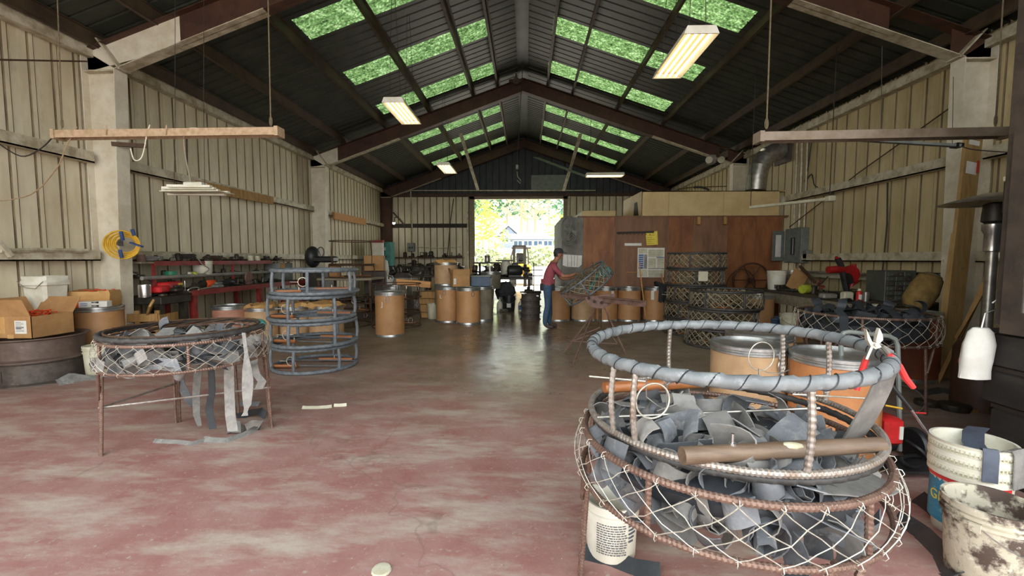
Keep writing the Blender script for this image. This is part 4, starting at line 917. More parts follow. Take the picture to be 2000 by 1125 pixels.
# hose coil on the left column
hc = thing('hose_coil', 'coiled yellow hose tied with blue straps hanging on the left column', 'hose', tuple(P(243, 476, 6.35)))
for k_ in range(7):
    r_ = .205 - .014 * k_; y_ = 6.3 + .016 * k_; c_ = P(238 + k_ * 1.4, 478 - (k_ % 2) * 2, y_)
    obj('hose_turn', MB().tube([c_ + Vector((r_ * .8 * math.cos(q), .6 * r_ * math.cos(q), r_ * math.sin(q))) for q in [x * PI / 16 for x in range(32)]], .0125, 7, True), mYEL, hc, world=True)
for (x, y, x2, y2) in ((236, 452, 240, 470), (234, 488, 238, 504), (255, 474, 278, 482), (258, 448, 262, 460)): obj('strap', MB().ribbon([P(x, y, 6.27), P((x + x2) / 2, (y + y2) / 2, 6.26), P(x2, y2, 6.28)], Vector((0, 1, 0)) if x2 - x > 10 else Vector((1, 0, .2)), .045, .02), mBLUES, hc, world=True)
obj('hose_bracket', MB().bar(Vector((-6.36, 6.62, P(203, 471, 6.45).z)), P(236, 476, 6.38), .06, .07), mBLACKM, hc, world=True)
# pallet parts and crate by the bench
cr = thing('wooden_crate', 'broken wooden crate of rough boards left of the workbench', 'crate', (-6.3, 7.0, 0), .25)
for i in range(4): obj('board', MB().bev(-.34, .3, -.3, -.275, .06 + i * .16, .06 + i * .16 + .13, .004), mWOOD, cr)
for x in (-.32, 0, .28): obj('batten', MB().bev(x - .035, x + .035, -.275, -.24, 0, .72, .004), mWOOD, cr)
for i in range(3): obj('board', MB().bev(.3, .325, -.28, .28, .08 + i * .2, .08 + i * .2 + .16, .004), mWOOD, cr)
plank(G(272, 672, 0), P(296, 592, 6.6), .14, .03, mWOOD, 'pale short board leaning against the broken crate', up=(1, 0, 0))
# ---- left workbench with shelves
BX0, BX1 = -6.62, -5.95
wbn = thing('workbench', 'long steel workbench with red painted front edge along the left wall', 'workbench', (-6.3, 9.3, 0))
obj('top', MB().bev(BX0, BX1, 7.55, 11.6, .93, .985, .01), mTAUPE, wbn, world=True)
obj('front_edge', MB().bx(BX1, BX1 + .02, 7.55, 11.6, .89, .99), mREDP, wbn, world=True, label='chipped red front edge')
for y in (7.65, 9.6, 11.45):
    for x in (BX0 + .1, BX1 - .06): obj('leg', MB().bx(x - .045, x + .045, y - .045, y + .045, 0, .93), mREDP, wbn, world=True)
sb = thing('steel_table', 'black greasy steel table with thick top left of the red edged bench', 'table', (-6.3, 7.15, 0))
obj('top', MB().bev(BX0, BX1 + .03, 6.85, 7.5, .8, .93, .012), mBLACKM, sb, world=True)
for y in (6.92, 7.42):
    for x in (BX0 + .1, BX1 - .06): obj('leg', MB().bx(x - .05, x + .05, y - .05, y + .05, 0, .8), mBLACKM, sb, world=True)
sh = thing('wall_shelf', 'red edged upper shelf on the left wall above the workbench', 'shelf', (-6.45, 9.3, 1.45))
obj('board', MB().bx(-6.64, -6.3, 6.95, 11.6, 1.47, 1.5), mWOODG, sh, world=True); obj('front_edge', MB().bx(-6.3, -6.285, 7.2, 10.6, 1.43, 1.51), mREDP, sh, world=True)
for y in (7.2, 9.2, 11.4): obj('post', MB().bx(-6.34, -6.3, y - .02, y + .02, .985, 1.47), mREDP, sh, world=True)
s2 = thing('lower_shelf', 'grey green pipe fronted shelf between bench and red edged shelf', 'shelf', (-6.45, 9.3, 1.2))
obj('board', MB().bx(-6.64, -6.34, 6.95, 11.6, 1.215, 1.235), mTAUPE, s2, world=True); obj('front_pipe', MB().tube([(-6.31, 6.95, 1.23), (-6.31, 11.3, 1.23)], .035, 8), mGREYPL, s2, world=True)
# things on shelves
p = PX(396, 533, -6.42); pail('bucket', 'clean white bucket on the lower shelf of the left bench', (p.x, p.y, 1.237), 0, .17, .27, mWHITE, 1, bail=False, taper=.93)
rng = random.Random(21)
def coil(c, R, turns, m, label, r=.016, tilt=.15, group=None, name='cable_coil'):
    pts = []
    for i in range(turns * 18): a = i * PI / 9; rr = R * (1 - .12 * ((i // 18) % 3)); pts.append(Vector(c) + Vector((rr * math.cos(a), rr * 1.3 * math.sin(a), .02 + .012 * (i // 18) + tilt * rr * math.sin(a) * .3)))
    return solo(name, MB().tube(pts, r, 5), m, label, 'coil', group)
coil((-6.46, 8.1, 1.52), .13, 8, mCABLE, 'big tangled dark hose coil on the red shelf left of the white bucket', .018)
coil((-6.46, 8.75, 1.52), .12, 6, mRUST, 'brown cable coil on the red shelf above the white bucket', .014)
coil((-6.46, 9.55, 1.52), .12, 5, mCABLE, 'black cable coil at the far end of the red shelf', .013)
coil((-6.46, 7.35, 1.52), .12, 4, mRUBD, 'grey hose coil on the near end of the red shelf', .02)
rope([(-6.3, 8.2, 1.55), (-6.27, 8.25, 1.45), (-6.25, 8.4, 1.35), (-6.28, 8.3, 1.27)], .01, mGREYPL, 'grey cable drooping from the red shelf to the green tape', k=4)
solo('steel_bowl', MB().lathe([(0, 0), (.05, 0), (.09, .05), (.085, .05), (.05, .01), (0, .01)], 16).xf(T(-6.36, 7.95, 1.505)), mCHROME, 'small shiny bowl on the red shelf beside the hose coil', 'bowl')
tp = thing('tape_roll', 'green tape roll on the lower left shelf', 'tape', tuple(Vector((-6.4, PX(333, 530, -6.4).y, 1.237))))
obj('roll', MB().lathe([(.05, 0), (.095, 0), (.095, .09), (.05, .09)], 20), mGREEN, tp)
for i, (px, m_, lab) in enumerate(((272, mRUSTP, 'rusty tin can first on the far shelf end'), (500, mPAIL, 'small pale tin on the far end of the red shelf'), (487, mPAIL, 'stubby pale cup beside the tin on the far end of the red shelf'))):
    y = PX(px, 500, -6.45).y; solo('tin', MB().lathe([(0, 0), (.06, 0), (.06, .12), (.055, .12), (.055, .01), (0, .01)], 14).xf(T(-6.42, y, 1.502)), m_, lab, 'tin')
for i, (px, w_, m_, lab) in enumerate(((372, .1, mLIME, 'lime plastic scrap on the lower shelf left of the bucket'), (363, .04, mWHITE, 'small white cap standing on the lower shelf'), (405, .07, mLIME, 'lime bottle lying under the white shelf bucket'))):
    y = PX(px, 532, -6.4).y; solo('bottle', MB().bev(-w_ / 2, w_ / 2, -.04, .04, 0, .07, .015).xf(T(-6.33 if i < 2 else -6.25, y, 1.237 if i < 2 else 1.0)), m_, lab, 'bottle')
# things on the bench top
BZ = .986
def onb(px, py, X=-6.2, z=BZ):
    p = G(px, py, z); y = PX(px, py, X).y; return Vector((X, y, z))
p = onb(283, 572, -6.15, .932); cn = thing('steel_can', 'ribbed shiny steel can on the black steel table', 'can', tuple(p))
obj('body', MB().lathe([(0, 0), (.085, 0)] + [(.085 + .003 * (i % 2), .02 + i * .018) for i in range(10)] + [(.085, .2), (.08, .2), (.08, .01), (0, .01)], 24), mCHROME, cn)
rope([P(247, 524, 7.0), P(330, 568, 7.35)], .009, mCHROME, 'long bright steel rod slanting onto the left bench', 'rod', 'steel_rod')
rope([P(262, 532, 7.05), P(335, 572, 7.4)], .008, mBLACKM, 'dark steel rod lying along the bright one on the left bench', 'rod', 'steel_rod')
tb = thing('toolbox', 'red toolbox with yellow sticker on the left bench', 'toolbox', tuple(onb(330, 566, -6.3)), .2)
obj('body', MB().bev(-.12, .12, -.22, .22, 0, .16, .02), mRED, tb); obj('sticker', MB().bx(.1, .123, .06, .2, .05, .13), mYELP, tb); obj('handle', MB().tube([(0, -.1, .16), (0, -.08, .2), (0, .08, .2), (0, .1, .16)], .01, 6), mBLACK, tb)
solo('toolbox', MB().bev(-.1, .1, -.14, .14, 0, .11, .02).xf(T(*onb(312, 572, -6.12), rz=.2)), mRED, 'small red case in front of the stickered toolbox', 'toolbox')
for i, (px, py, X, k_, lab, m_) in enumerate((
    (352, 570, -6.05, 'socket', 'chrome socket standing on the bench before the red toolbox', mCHROME), (362, 568, -6.1, 'bolt', 'tall bright bolt upright on the left bench', mCHROME), (345, 574, -6.0, 'lump', 'oily metal block on the near bench corner', mBLACKM),
    (398, 560, -6.25, 'grinder', 'oily grey grinder on the left bench under the white bucket', mBLACKM), (410, 556, -6.2, 'orange', 'orange cased drill on the left bench', mORANGE), (425, 560, -6.0, 'lump', 'blue grey vise jaw on the left bench edge', mGREYB),
    (446, 552, -6.2, 'motor', 'black electric motor on the left bench', mBLACK), (432, 556, -6.35, 'lump', 'brass coloured fitting on the left bench', mRUST), (463, 548, -6.3, 'motor', 'dark grinder motor right of the black motor', mBLACKM), (486, 545, -6.25, 'wheel', 'brown grinding wheel standing on the left bench', mRUSTP))):
    p = onb(px, py, X); mb = MB()
    if k_ == 'socket': mb.lathe([(0, 0), (.022, 0), (.022, .05), (.015, .05), (.015, .02), (0, .02)], 12)
    elif k_ == 'bolt': mb.lathe([(0, 0), (.018, 0), (.018, .015), (.009, .02), (.009, .17), (0, .17)], 8)
    elif k_ == 'lump': mb.bev(-.07, .07, -.1, .1, 0, .07, .02); mb.bev(-.03, .03, -.05, .12, .07, .11, .01)
    elif k_ == 'wheel': mb.lathe([(.02, -.02), (.13, -.02), (.14, 0), (.13, .02), (.02, .02)], 20).xf(T(0, 0, .14, ry=PI / 2)); mb.bx(-.05, .05, -.06, .06, 0, .05)
    else: mb.lathe([(0, -.14), (.05, -.14), (.075, -.1), (.075, .06), (.05, .1), (.02, .1), (.02, .16), (0, .16)], 14).xf(T(0, 0, .076, rx=PI / 2)); mb.bx(-.05, .05, -.08, .08, 0, .03)
    mb.xf(T(*p)); solo({'socket': 'socket', 'bolt': 'bolt', 'lump': 'vise_jaw', 'wheel': 'grinding_wheel', 'orange': 'drill', 'grinder': 'grinder'}.get(k_, 'motor'), mb, m_, lab, 'tool')
cl = thing('chain_wrench', 'shiny clamp ring wrench lying over the red bench edge', 'wrench', tuple(onb(385, 572, -5.93)))
c_ = onb(378, 571, -5.93, 1.0)
obj('ring', MB().tube([c_ + Vector((.0 + .03 * math.sin(q), .13 * math.cos(q), .04 * math.sin(q))) for q in [x * PI / 8 for x in range(16)]], .012, 6, True), mSTEEL, cl, world=True); obj('handle', MB().tube([c_ + Vector((0, .13, 0)), c_ + Vector((.02, .45, .02))], .014, 6), mSTEEL, cl, world=True)
gc = thing('steel_cabinet', 'grey steel box with hanging pale tag at the far end of the left bench', 'cabinet', (-6.4, 11.1, BZ))
obj('body', MB().bev(-.2, .2, -.3, .3, 0, .46, .01), mGREYB, gc); obj('tag', MB().bx(.201, .204, -.28, -.08, .31, .45), mPAPER, gc); obj('door', MB().bev(.2, .21, -.25, .25, .03, .3, .003), mGREYB, gc)
# below the bench
drum('fibre_drum', 'short pinkish fibre drum in front of the red workbench leg', (-5.66, 8.1, 0), 0, .285, .67, mDRUMR, latch=False)
def sackdrum(loc, R, H, label, m, seed):
    t = drum('fibre_drum', label, loc, 0, R, H, m, latch=False); rng = random.Random(seed)
    mb = MB().lathe([(R * .95, H - .05), (R * 1.03, H - .01), (R * .9, H + .05), (R * .5, H + .07), (0, H + .05)], 18); mb.v = [(x + rng.uniform(-.04, .04), y + rng.uniform(-.04, .04), z + rng.uniform(-.03, .03)) for x, y, z in mb.v]
    obj('crumpled_paper', mb, mPAPER, t, smooth=20); return t
sackdrum((-5.17, 8.3, 0), .29, .62, 'yellowish drum with crumpled paper just left of the grey pot stack', mDRUMP, 1)
sackdrum((-4.75, 8.75, 0), .33, .6, 'yellowish drum with crumpled paper seen through the left of the pot stack', mDRUMP, 2)
sackdrum((-4.04, 8.65, 0), .33, .62, 'yellowish drum with crumpled paper behind the right of the pot stack', mDRUMP, 3)
# engine cowl like dark shape at the bench end
en = thing('engine', 'black engine with upright cowl behind the left workbench end', 'engine', (-5.75, 11.9, 0))
obj('stand', MB().bev(-.3, .3, -.3, .3, 0, 1.25, .02), mBLACKM, en); obj('cowl', MB().sph((-.15, 0, 1.6), (.2, .25, .3), 14, 9), mBLACK, en); obj('intake_box', MB().bev(-.1, .5, -.2, .2, 1.45, 1.62, .04), mBLACK, en); obj('bright_plate', MB().bx(.1, .3, -.31, -.3, 1.25, 1.33, T(0, 0, 0, ry=-.4)), mCHROME, en)
LATE = 1
# ---- stack of four wound pot frames
SC = (-3.03, 6.12)
s1 = pot('crab_pot', 'bottom frame of the four grey wound pot frames stacked at left', (SC[0] - .03, SC[1] + .04, .0), .0, .56, .355, 'wrap', .027, group='grey wound pot frames in a stack', ph=-.55)
tree(s1, (SC[0], SC[1], .355), -.12, 'second frame from the bottom of the four grey wound pot frames')
tree(s1, (SC[0] - .01, SC[1] - .03, .71), -.06, 'second frame from the top of the four grey wound pot frames')
tree(s1, (SC[0] + .05, SC[1] - .04, 1.065), .3, 'topmost frame of the four grey wound pot frames')
# ================================================================== MIDDLE AND BACK
drum('fibre_drum', 'lone brown fibre drum with latch loop standing on the open floor left of centre', (-2.75, 8.68, 0), .12, .285, .9, mDRUM, lid=True, mark='J')
rf = pot('crab_pot', 'rusty bare rod frame in the low stack right of the grey wound stack, lowest', (-3.0, 9.95, 0), .3, .55, .33, 'rod', .011, mRUST, bars=True, group='rusty frames behind the lone drum')
tree(rf, (-3.02, 9.93, .33), .9, 'rusty bare rod frame second of the low stack behind the lone drum'); tree(rf, (-2.98, 9.97, .66), 1.7, 'rusty bare rod frame topmost of the low stack behind the lone drum')
tree(rf, (-4.2, 10.05, 0), 2.0, 'rusty bare rod frame on the floor between grey stack and lone drum'); tree(rf, (-4.2, 10.05, .33), 2.6, 'upper rusty bare rod frame between grey stack and lone drum')
rk = thing('steel_rack', 'dark steel rack with timber top behind the grey wound pot stack', 'rack', (-4.6, 11.3, 0))
obj('top', MB().bev(-5.3, -3.9, 10.85, 11.9, 1.0, 1.06, .01), mWOODG, rk, world=True); obj('shelf', MB().bev(-5.3, -3.9, 10.85, 11.9, .4, .44, .01), mRUST, rk, world=True)
for x in (-5.26, -3.94):
    for y in (10.9, 11.85): obj('leg', MB().bx(x - .03, x + .03, y - .03, y + .03, 0, 1.0), mRUST, rk, world=True)
r2 = pot('crab_pot', 'rusty wound frame with thick lower ring standing on the steel rack', (-4.6, 11.38, 1.06), .2, .56, .34, 'wrap', .018, mRUST, ring=False)
pot('crab_pot', 'rusty rod frame on top of the rack stack behind the grey pots', (-4.58, 11.36, 1.4), .7, .56, .62, 'rod', .013, mRUST, ring=False, bars=False)
solo('cardboard_box', MB().bev(-.12, .12, -.15, .15, 0, .35, .006).xf(T(-5.15, 11.6, 1.06)), mCARD, 'small brown box at the left end of the steel rack top', 'box')
# drums, left group
drum('fibre_drum', 'brown fibre drum marked L left of the pair by the rear door', (-1.93, 10.66, 0), -.1, .285, .87, mDRUM, mark='L', lid=True)
drum('fibre_drum', 'brown fibre drum nearest the camera of the group left of the rear door', (-1.38, 10.36, 0), .5, .285, .87, mDRUM, lid=True)
drum('fibre_drum', 'shaded grey brown drum half hidden behind the pair left of the rear door', (-1.12, 10.95, 0), .9, .285, .86, mDRUMG, latch=False, lid=True)
drum('fibre_drum', 'drum standing behind the one marked L carrying a crumpled sack drum', (-2.1, 11.3, 0), .9, .285, .86, mDRUMG, latch=False, lid=True)
sackdrum((-2.08, 11.3, .862), .3, .6, 'short pale drum with crumpled kraft top raised above the drum marked L', mDRUMP, 5)
cb = carton('cardboard_box', 'small open cardboard box with a yellow tool on the drums left of the rear door', (-1.62, 10.66, .875), .35, .42, .34, .27, flaps=(.4, 1, 1, 1), ang=1.9)
obj('label', MB().bx(-.19, -.13, -.1735, -.17, .06, .2), mPAPERW, cb)
solo('yellow_tool', MB().bev(-.09, .09, -.06, .06, 0, .17, .03).xf(T(-1.55, 10.64, 1.1, ry=.5)), mYELP, 'yellow plastic tool sticking out of the small cardboard box', 'tool')
bbx = thing('blue_box', 'blue steel box on the shaded drum left of the rear door', 'box', (-1.12, 10.95, .868)); obj('body', MB().bev(-.24, .24, -.24, .24, 0, .24, .01), mBLUE, bbx); obj('rim', MB().bx(-.245, .245, -.245, .245, .24, .255), mGREYB, bbx)
# timber pile
tp_ = [(0, .16, -2.75, -1.95), (.16, .36, -2.75, -2.1), (.36, .52, -2.8, -2.3), (.52, .7, -2.75, -2.15)]
for i, (z0, z1, x0, x1) in enumerate(tp_):
    for j in range(2):
        y = 11.3 + j * .3 if i % 2 == 0 else 11.2 + j * .36
        solo('timber_block', MB().bev(x0 + .06 * j, x1 + .05 * j, y, y + .24, z0 + .002, z1, .008), mWOOD, ['bottom', 'second', 'third', 'fourth'][i] + ' course timber block ' + ('at the front' if j == 0 else 'at the back') + ' of the pile behind the rusty frames', 'timber', 'timber pile left of the drums')
plank(P(776, 550, 10.95), P(842, 556, 10.95), .2, .15, mWOODO, 'thick orange timber beam on top of the timber pile', 'timber_beam', 'timber')
plank(P(812, 585, 10.9), P(827, 528, 11.3), .06, .05, mBLACKM, 'dark strap bar leaning over the orange beam', 'bar', 'bar')
p = P(829, 625, 11.2); pail('bucket', 'white lidded bucket between timber pile and the drum marked L', (-2.4, 11.15, .0), 0, .15, .4, mPAIL, 2, bail=False)
drum('fibre_drum', 'drum with bright rim seen through the rusty frames behind the lone drum', (-3.3, 10.85, 0), 0, .285, .87, mDRUMG, latch=False, mark=None)
# back left corner
gcn = thing('canister', 'grey canister with dark lid and small red cross plate behind the lone drum', 'canister', (-3.42, 12.0, .55))
obj('body', MB().lathe([(0, 0), (.25, 0), (.27, .1), (.27, .38), (.22, .5), (0, .5)], 20), mGREYPL, gcn); obj('lid', MB().lathe([(.24, .48), (.25, .52), (.18, .6), (0, .62)], 20), mTAUPE, gcn); obj('red_plate', MB().bx(.04, .13, -.275, -.265, .2, .3), mRED, gcn); obj('cross', MB().bx(.075, .095, -.279, -.275, .22, .28).bx(.055, .115, -.279, -.275, .24, .26), mPAPERW, gcn)
solo('timber_crate', MB().bev(-3.75, -3.05, 11.7, 12.3, 0, .55, .01), mTAUPE, 'dark crate under the grey canister', 'crate')
cwn = thing('cowhide_drum', 'black and white patched drum behind the lone fibre drum', 'drum', (-4.05, 12.4, .5)); obj('body', MB().lathe([(0, 0), (.22, 0), (.24, .1), (.24, .5), (.2, .58), (0, .58)], 20), mat('black_white_patches', 'e4e1d8', '1b1a1a', s=4, thr=(.5, .52), rough=.6), cwn); obj('white_cap', MB().lathe([(.1, .58), (.12, .7), (.08, .98), (.04, 1.02), (0, 1.02)], 14), mWHITE, cwn)
solo('crate', MB().bev(-4.4, -3.75, 12.1, 12.75, 0, .5, .01), mTAUPE, 'dark crate below the black and white drum', 'crate')
solo('cardboard_box', MB().bev(-.26, .26, -.2, .2, 0, .42, .008).xf(T(-4.2, 12.0, 1.22, rz=.2)), mCARD, 'brown cardboard box left of the black and white drum', 'box')
solo('crate', MB().bev(-4.5, -3.9, 11.95, 12.1, 0, 1.215, .01), mTAUPE, 'tall dark box carrying the brown cardboard box', 'crate')
wc = thing('wall_case', 'white case with red top frame in the far left corner', 'case', (-6.05, 17.6, 1.5)); obj('body', MB().bev(-.25, .25, -.1, .1, 0, .75, .02), mWHITE, wc); obj('red_frame', MB().bx(-.27, .27, -.12, .1, .7, .8), mREDP, wc); obj('stand', MB().bx(-.2, .2, -.1, .1, -1.5, 0), mTAUPE, wc)
gt = thing('green_cabinet', 'tall teal green machine cabinet in the far left corner', 'cabinet', tuple(P(757, 515, 18.2).xy) + (0,)); obj('body', MB().bev(-.22, .22, -.3, .3, .0, 2.25, .02), mTEAL, gt); obj('nameplate', MB().bx(-.03, .02, -.31, -.3, 1.9, 2.02), mPAPERW, gt); obj('gauge', MB().bx(-.06, .06, -.31, -.3, 1.6, 1.68), mBLACK, gt)
for px, py, Y, lab in ((770, 436, 19.6, 'round lit work lamp on the back wall bracket'), (694, 416, 17.5, 'small lit lamp on the far left wall')):
    l = thing('work_lamp', lab, 'lamp', tuple(P(px, py, Y))); obj('reflector', MB().lathe([(.02, .1), (.09, .03), (.1, 0), (.09, 0), (.02, .08)], 14).xf(T(0, 0, 0, rx=PI / 2 - .5)), mGREYB, l); obj('bulb', MB().sph((0, -.02, 0), .075, 10, 7), mBULB, l); obj('arm', MB().tube([(0, .05, .05), (-.1, .4, .3), (-.15, .95, .35)] if px > 700 else [(0, .05, .05), (-.3, .1, .1), (l['wx'] if 'wx' in l else -.6, .1, .1)], .02, 5), mRUST, l)
plank(P(768, 415, 20.45), P(792, 442, 20.5), .1, .06, mREDST, 'dark diagonal bracket arm in the far left corner', 'angle_iron', 'bracket')
ob = thing('outlet_box', 'grey electrical outlet box with conduit on the back wall', 'outlet', tuple(P(803, 483, 20.45))); obj('box', MB().bev(-.18, .18, -.06, .08, -.2, .2, .02), mGREYB, ob); obj('socket', MB().bx(-.1, -.02, -.07, -.06, -.06, .02), mBLACK, ob); obj('socket', MB().bx(.02, .1, -.07, -.06, -.06, .02), mBLACK, ob); obj('conduit', MB().tube([(.06, 0, .2), (.06, 0, 1.1), (.02, 0, 2.6)], .03, 6), mGIRT, ob)
rope([P(812, 482, 20.4), P(860, 485, 20.4), P(900, 482, 20.4)], .015, mGIRT, 'thin horizontal pipe on the back wall beside the outlet box', 'pipe', 'pipe')
rope([P(886, 388, 20.4), P(880, 430, 20.35), P(874, 500, 20.3)], .02, mCABLE, 'dark cable hanging down the back wall left of the door', 'cable', 'cable')
# ---- back wall bench with heaps of scrap
bb = thing('workbench', 'dark workbench along the back wall left of the rear door', 'workbench', (-4.6, 19.9, 0)); obj('top', MB().bev(-6.2, -2.85, 19.5, 20.4, 1.15, 1.22, .01), mTAUPE, bb, world=True)
for x in (-6.1, -4.5, -2.95): obj('leg', MB().bx(x - .05, x + .05, 19.6, 19.7, 0, 1.15), mTAUPE, bb, world=True); obj('leg', MB().bx(x - .05, x + .05, 20.2, 20.3, 0, 1.15), mTAUPE, bb, world=True)
obj('upper_shelf', MB().bx(-6.1, -2.9, 20.15, 20.5, 1.58, 1.63), mRUST, bb, world=True)
def scrapmesh(i):
    rng = random.Random(300 + i); mb = MB(); k = i % 6
    if k == 0: mb.tube([(-.35, 0, .03), (.1, .04, .05), (.35, 0, .03)], .03, 7)
    elif k == 1: mb.bev(-.15, .15, -.1, .1, 0, .12, .02); mb.bev(-.05, .05, -.05, .05, .12, .22, .01)
    elif k == 2: mb.lathe([(.05, 0), (.16, 0), (.17, .04), (.16, .08), (.05, .08)], 14)
    elif k == 3: mb.bar((-.3, 0, .02), (.3, .1, .1), .08, .03); mb.bar((.1, -.1, .02), (.2, .2, .12), .05, .02)
    elif k == 4: mb.lathe([(0, 0), (.09, 0), (.09, .2), (.06, .24), (0, .24)], 12)
    else: mb.bev(-.2, .2, -.14, .14, 0, .05, .008); mb.tube([(-.1, 0, .05), (-.1, 0, .2), (.1, 0, .2), (.1, 0, .05)], .015, 5)
    return mesh('scrap_metal', mb, mSCRAP)
SCR = [scrapmesh(i) for i in range(12)]
SCN = ('bent pipe', 'stepped block', 'flat ring', 'pair of bars', 'small canister', 'plate with handle')
def scatter(n, x0, x1, y0, y1, z, label, group, seed, zj=.0, sc=(.6, 1.2)):
    rng = random.Random(seed)
    for i in range(n):
        j_ = rng.randrange(12); o = bpy.data.objects.new('scrap_metal', SCR[j_]); COL.objects.link(o); s = rng.uniform(*sc); o.scale = (s, s, s)
        o.location = (rng.uniform(x0, x1), rng.uniform(y0, y1), z + (rng.uniform(0, zj) if i > n / 2 else 0)); o.rotation_euler = (rng.uniform(-.3, .3) if zj else 0, rng.uniform(-.3, .3) if zj else 0, rng.uniform(0, 6.3)); setp(o, 'dark metal ' + SCN[j_ % 6] + ' ' + label, 'scrap', group)
scatter(18, -6.6, -6.36, 7.1, 11.3, 1.503, 'strewn on the red edged left shelf', 'oddments on the red edged shelf', 51, .04, (.35, .6))
scatter(12, -6.58, -6.4, 7.1, 11.2, 1.238, 'strewn on the lower left shelf', 'oddments on the lower left shelf', 52, 0, (.35, .55))
scatter(22, -6.55, -6.05, 7.7, 11.4, .988, 'strewn on the red edged left workbench', 'oddments on the left workbench', 53, .05, (.4, .7))
scatter(9, -6.5, -6.05, 6.9, 7.45, .933, 'strewn on the black steel table', 'oddments on the black steel table', 54, 0, (.35, .6))
scatter(16, -5.2, -4.0, 10.95, 11.8, .445, 'lying on the low shelf of the steel rack', 'oddments on the rack shelf', 55, .1, (.6, 1))
scatter(12, -6.6, -5.6, 12.6, 13.3, .002, 'heaped on the floor by the second left column', 'scrap by the second left column', 56, .25, (.7, 1.3))
scatter(22, -6.0, -3.0, 19.6, 20.1, 1.222, 'heaped on the back wall bench', 'scrap on the back wall bench', 1, .1)
scatter(16, -5.9, -3.0, 20.25, 20.4, 1.632, 'lined up on the back wall shelf', 'scrap on the back wall shelf', 2)
sp = thing('steel_table', 'low dark table heaped with scrap behind the timber pile', 'table', (-3.4, 14.5, 0)); obj('top', MB().bev(-5.0, -1.9, 13.9, 15.3, .95, 1.02, .01), mTAUPE, sp, world=True)
for x in (-4.9, -2.0):
    for y in (14.0, 15.2): obj('leg', MB().bx(x - .05, x + .05, y - .05, y + .05, 0, .95), mTAUPE, sp, world=True)
scatter(34, -4.8, -2.1, 14.0, 15.2, 1.022, 'heaped on the low table behind the timber pile', 'scrap on the low table', 3, .25)
solo('steel_bowl', MB().lathe([(0, .02), (.1, .02), (.2, .1), (.19, .1), (.1, 0), (0, 0)], 16).xf(T(P(812, 533, 14.2).x, 14.2, 1.1, rx=-.5)), mCHROME, 'shiny tilted bowl on the scrap table behind the timber pile', 'bowl')
rope([P(800, 525, 14.4) + Vector((0, 0, 0)), P(822, 515, 14.3), P(842, 535, 14.2)], .02, mSCRAP, 'bent dark pipe on the scrap table left of the sack drum', 'pipe', 'pipe', k=4)
# doorway table with silhouettes
dt = thing('steel_table', 'cluttered work table in front of the open rear door', 'table', (-.9, 14.2, 0)); obj('top', MB().bev(-1.85, .2, 13.6, 14.9, .9, .97, .01), mBLACKM, dt, world=True)
for x in (-1.75, .1):
    for y in (13.7, 14.8): obj('leg', MB().bx(x - .04, x + .04, y - .04, y + .04, 0, .9), mBLACKM, dt, world=True)
scatter(26, -1.75, .1, 13.7, 14.8, .972, 'strewn on the table before the rear door', 'parts on the rear door table', 4, .22)
rb_ = thing('roller_stand', 'flat topped steel roller stand with a can on it before the rear door', 'stand', (P(952, 540, 14.3).x, 14.3, .972)); obj('post', MB().tube([(-.25, 0, 0), (-.25, 0, .42)], .04, 6), mSCRAP, rb_); obj('post', MB().tube([(.25, 0, 0), (.25, 0, .42)], .04, 6), mSCRAP, rb_); obj('plate', MB().bev(-.45, .45, -.2, .2, .42, .47, .01), mSCRAP, rb_)
solo('steel_can', MB().lathe([(0, 0), (.09, 0), (.095, .01), (.09, .02), (.09, .2), (.095, .21), (.085, .22), (.08, .03), (0, .03)], 16).xf(T(P(952, 540, 14.3).x, 14.3, 1.443)), mSTEEL, 'steel can on the roller stand before the rear door', 'can')
cm = thing('compressor', 'black compressor motor on the table before the rear door', 'compressor', (P(1006, 540, 13.9).x, 13.9, .972)); obj('body', MB().lathe([(0, -.25), (.12, -.25), (.18, -.18), (.18, .15), (.1, .25), (0, .25)], 16).xf(T(0, 0, .2, ry=PI / 2)), mBLACK, cm); obj('base', MB().bx(-.2, .2, -.12, .12, 0, .06), mBLACK, cm); obj('head', MB().bev(-.1, .1, -.1, .1, .34, .45, .02), mBLACKM, cm)
wt = thing('white_tank', 'small white tank behind the black compressor at the rear door', 'tank', (P(988, 540, 14.6).x, 14.6, .972)); obj('body', MB().lathe([(0, 0), (.17, 0), (.18, .05), (.18, .4), (.12, .5), (0, .5)], 16), mWHITE, wt); obj('plate', MB().bx(-.32, .32, -.15, .15, .5, .54), mSCRAP, wt)
solo('steel_cylinder', MB().lathe([(0, 0), (.1, 0), (.1, .34), (.07, .34), (.07, .05), (0, .05)], 16).xf(T(P(957, 558, 13.75).x, 13.75, .975)), mSTEEL, 'upright steel cylinder at the front edge of the rear door table', 'cylinder')
plank(P(975, 552, 13.7), P(1003, 566, 13.4), .16, .03, mSTEEL, 'bright steel sheet sliding off the rear door table', 'steel_sheet', 'sheet', )
scatter(10, -2.5, -1.6, 12.6, 13.2, .0, 'on the floor behind the drum group', 'scrap on the floor behind the drums', 6, .0)
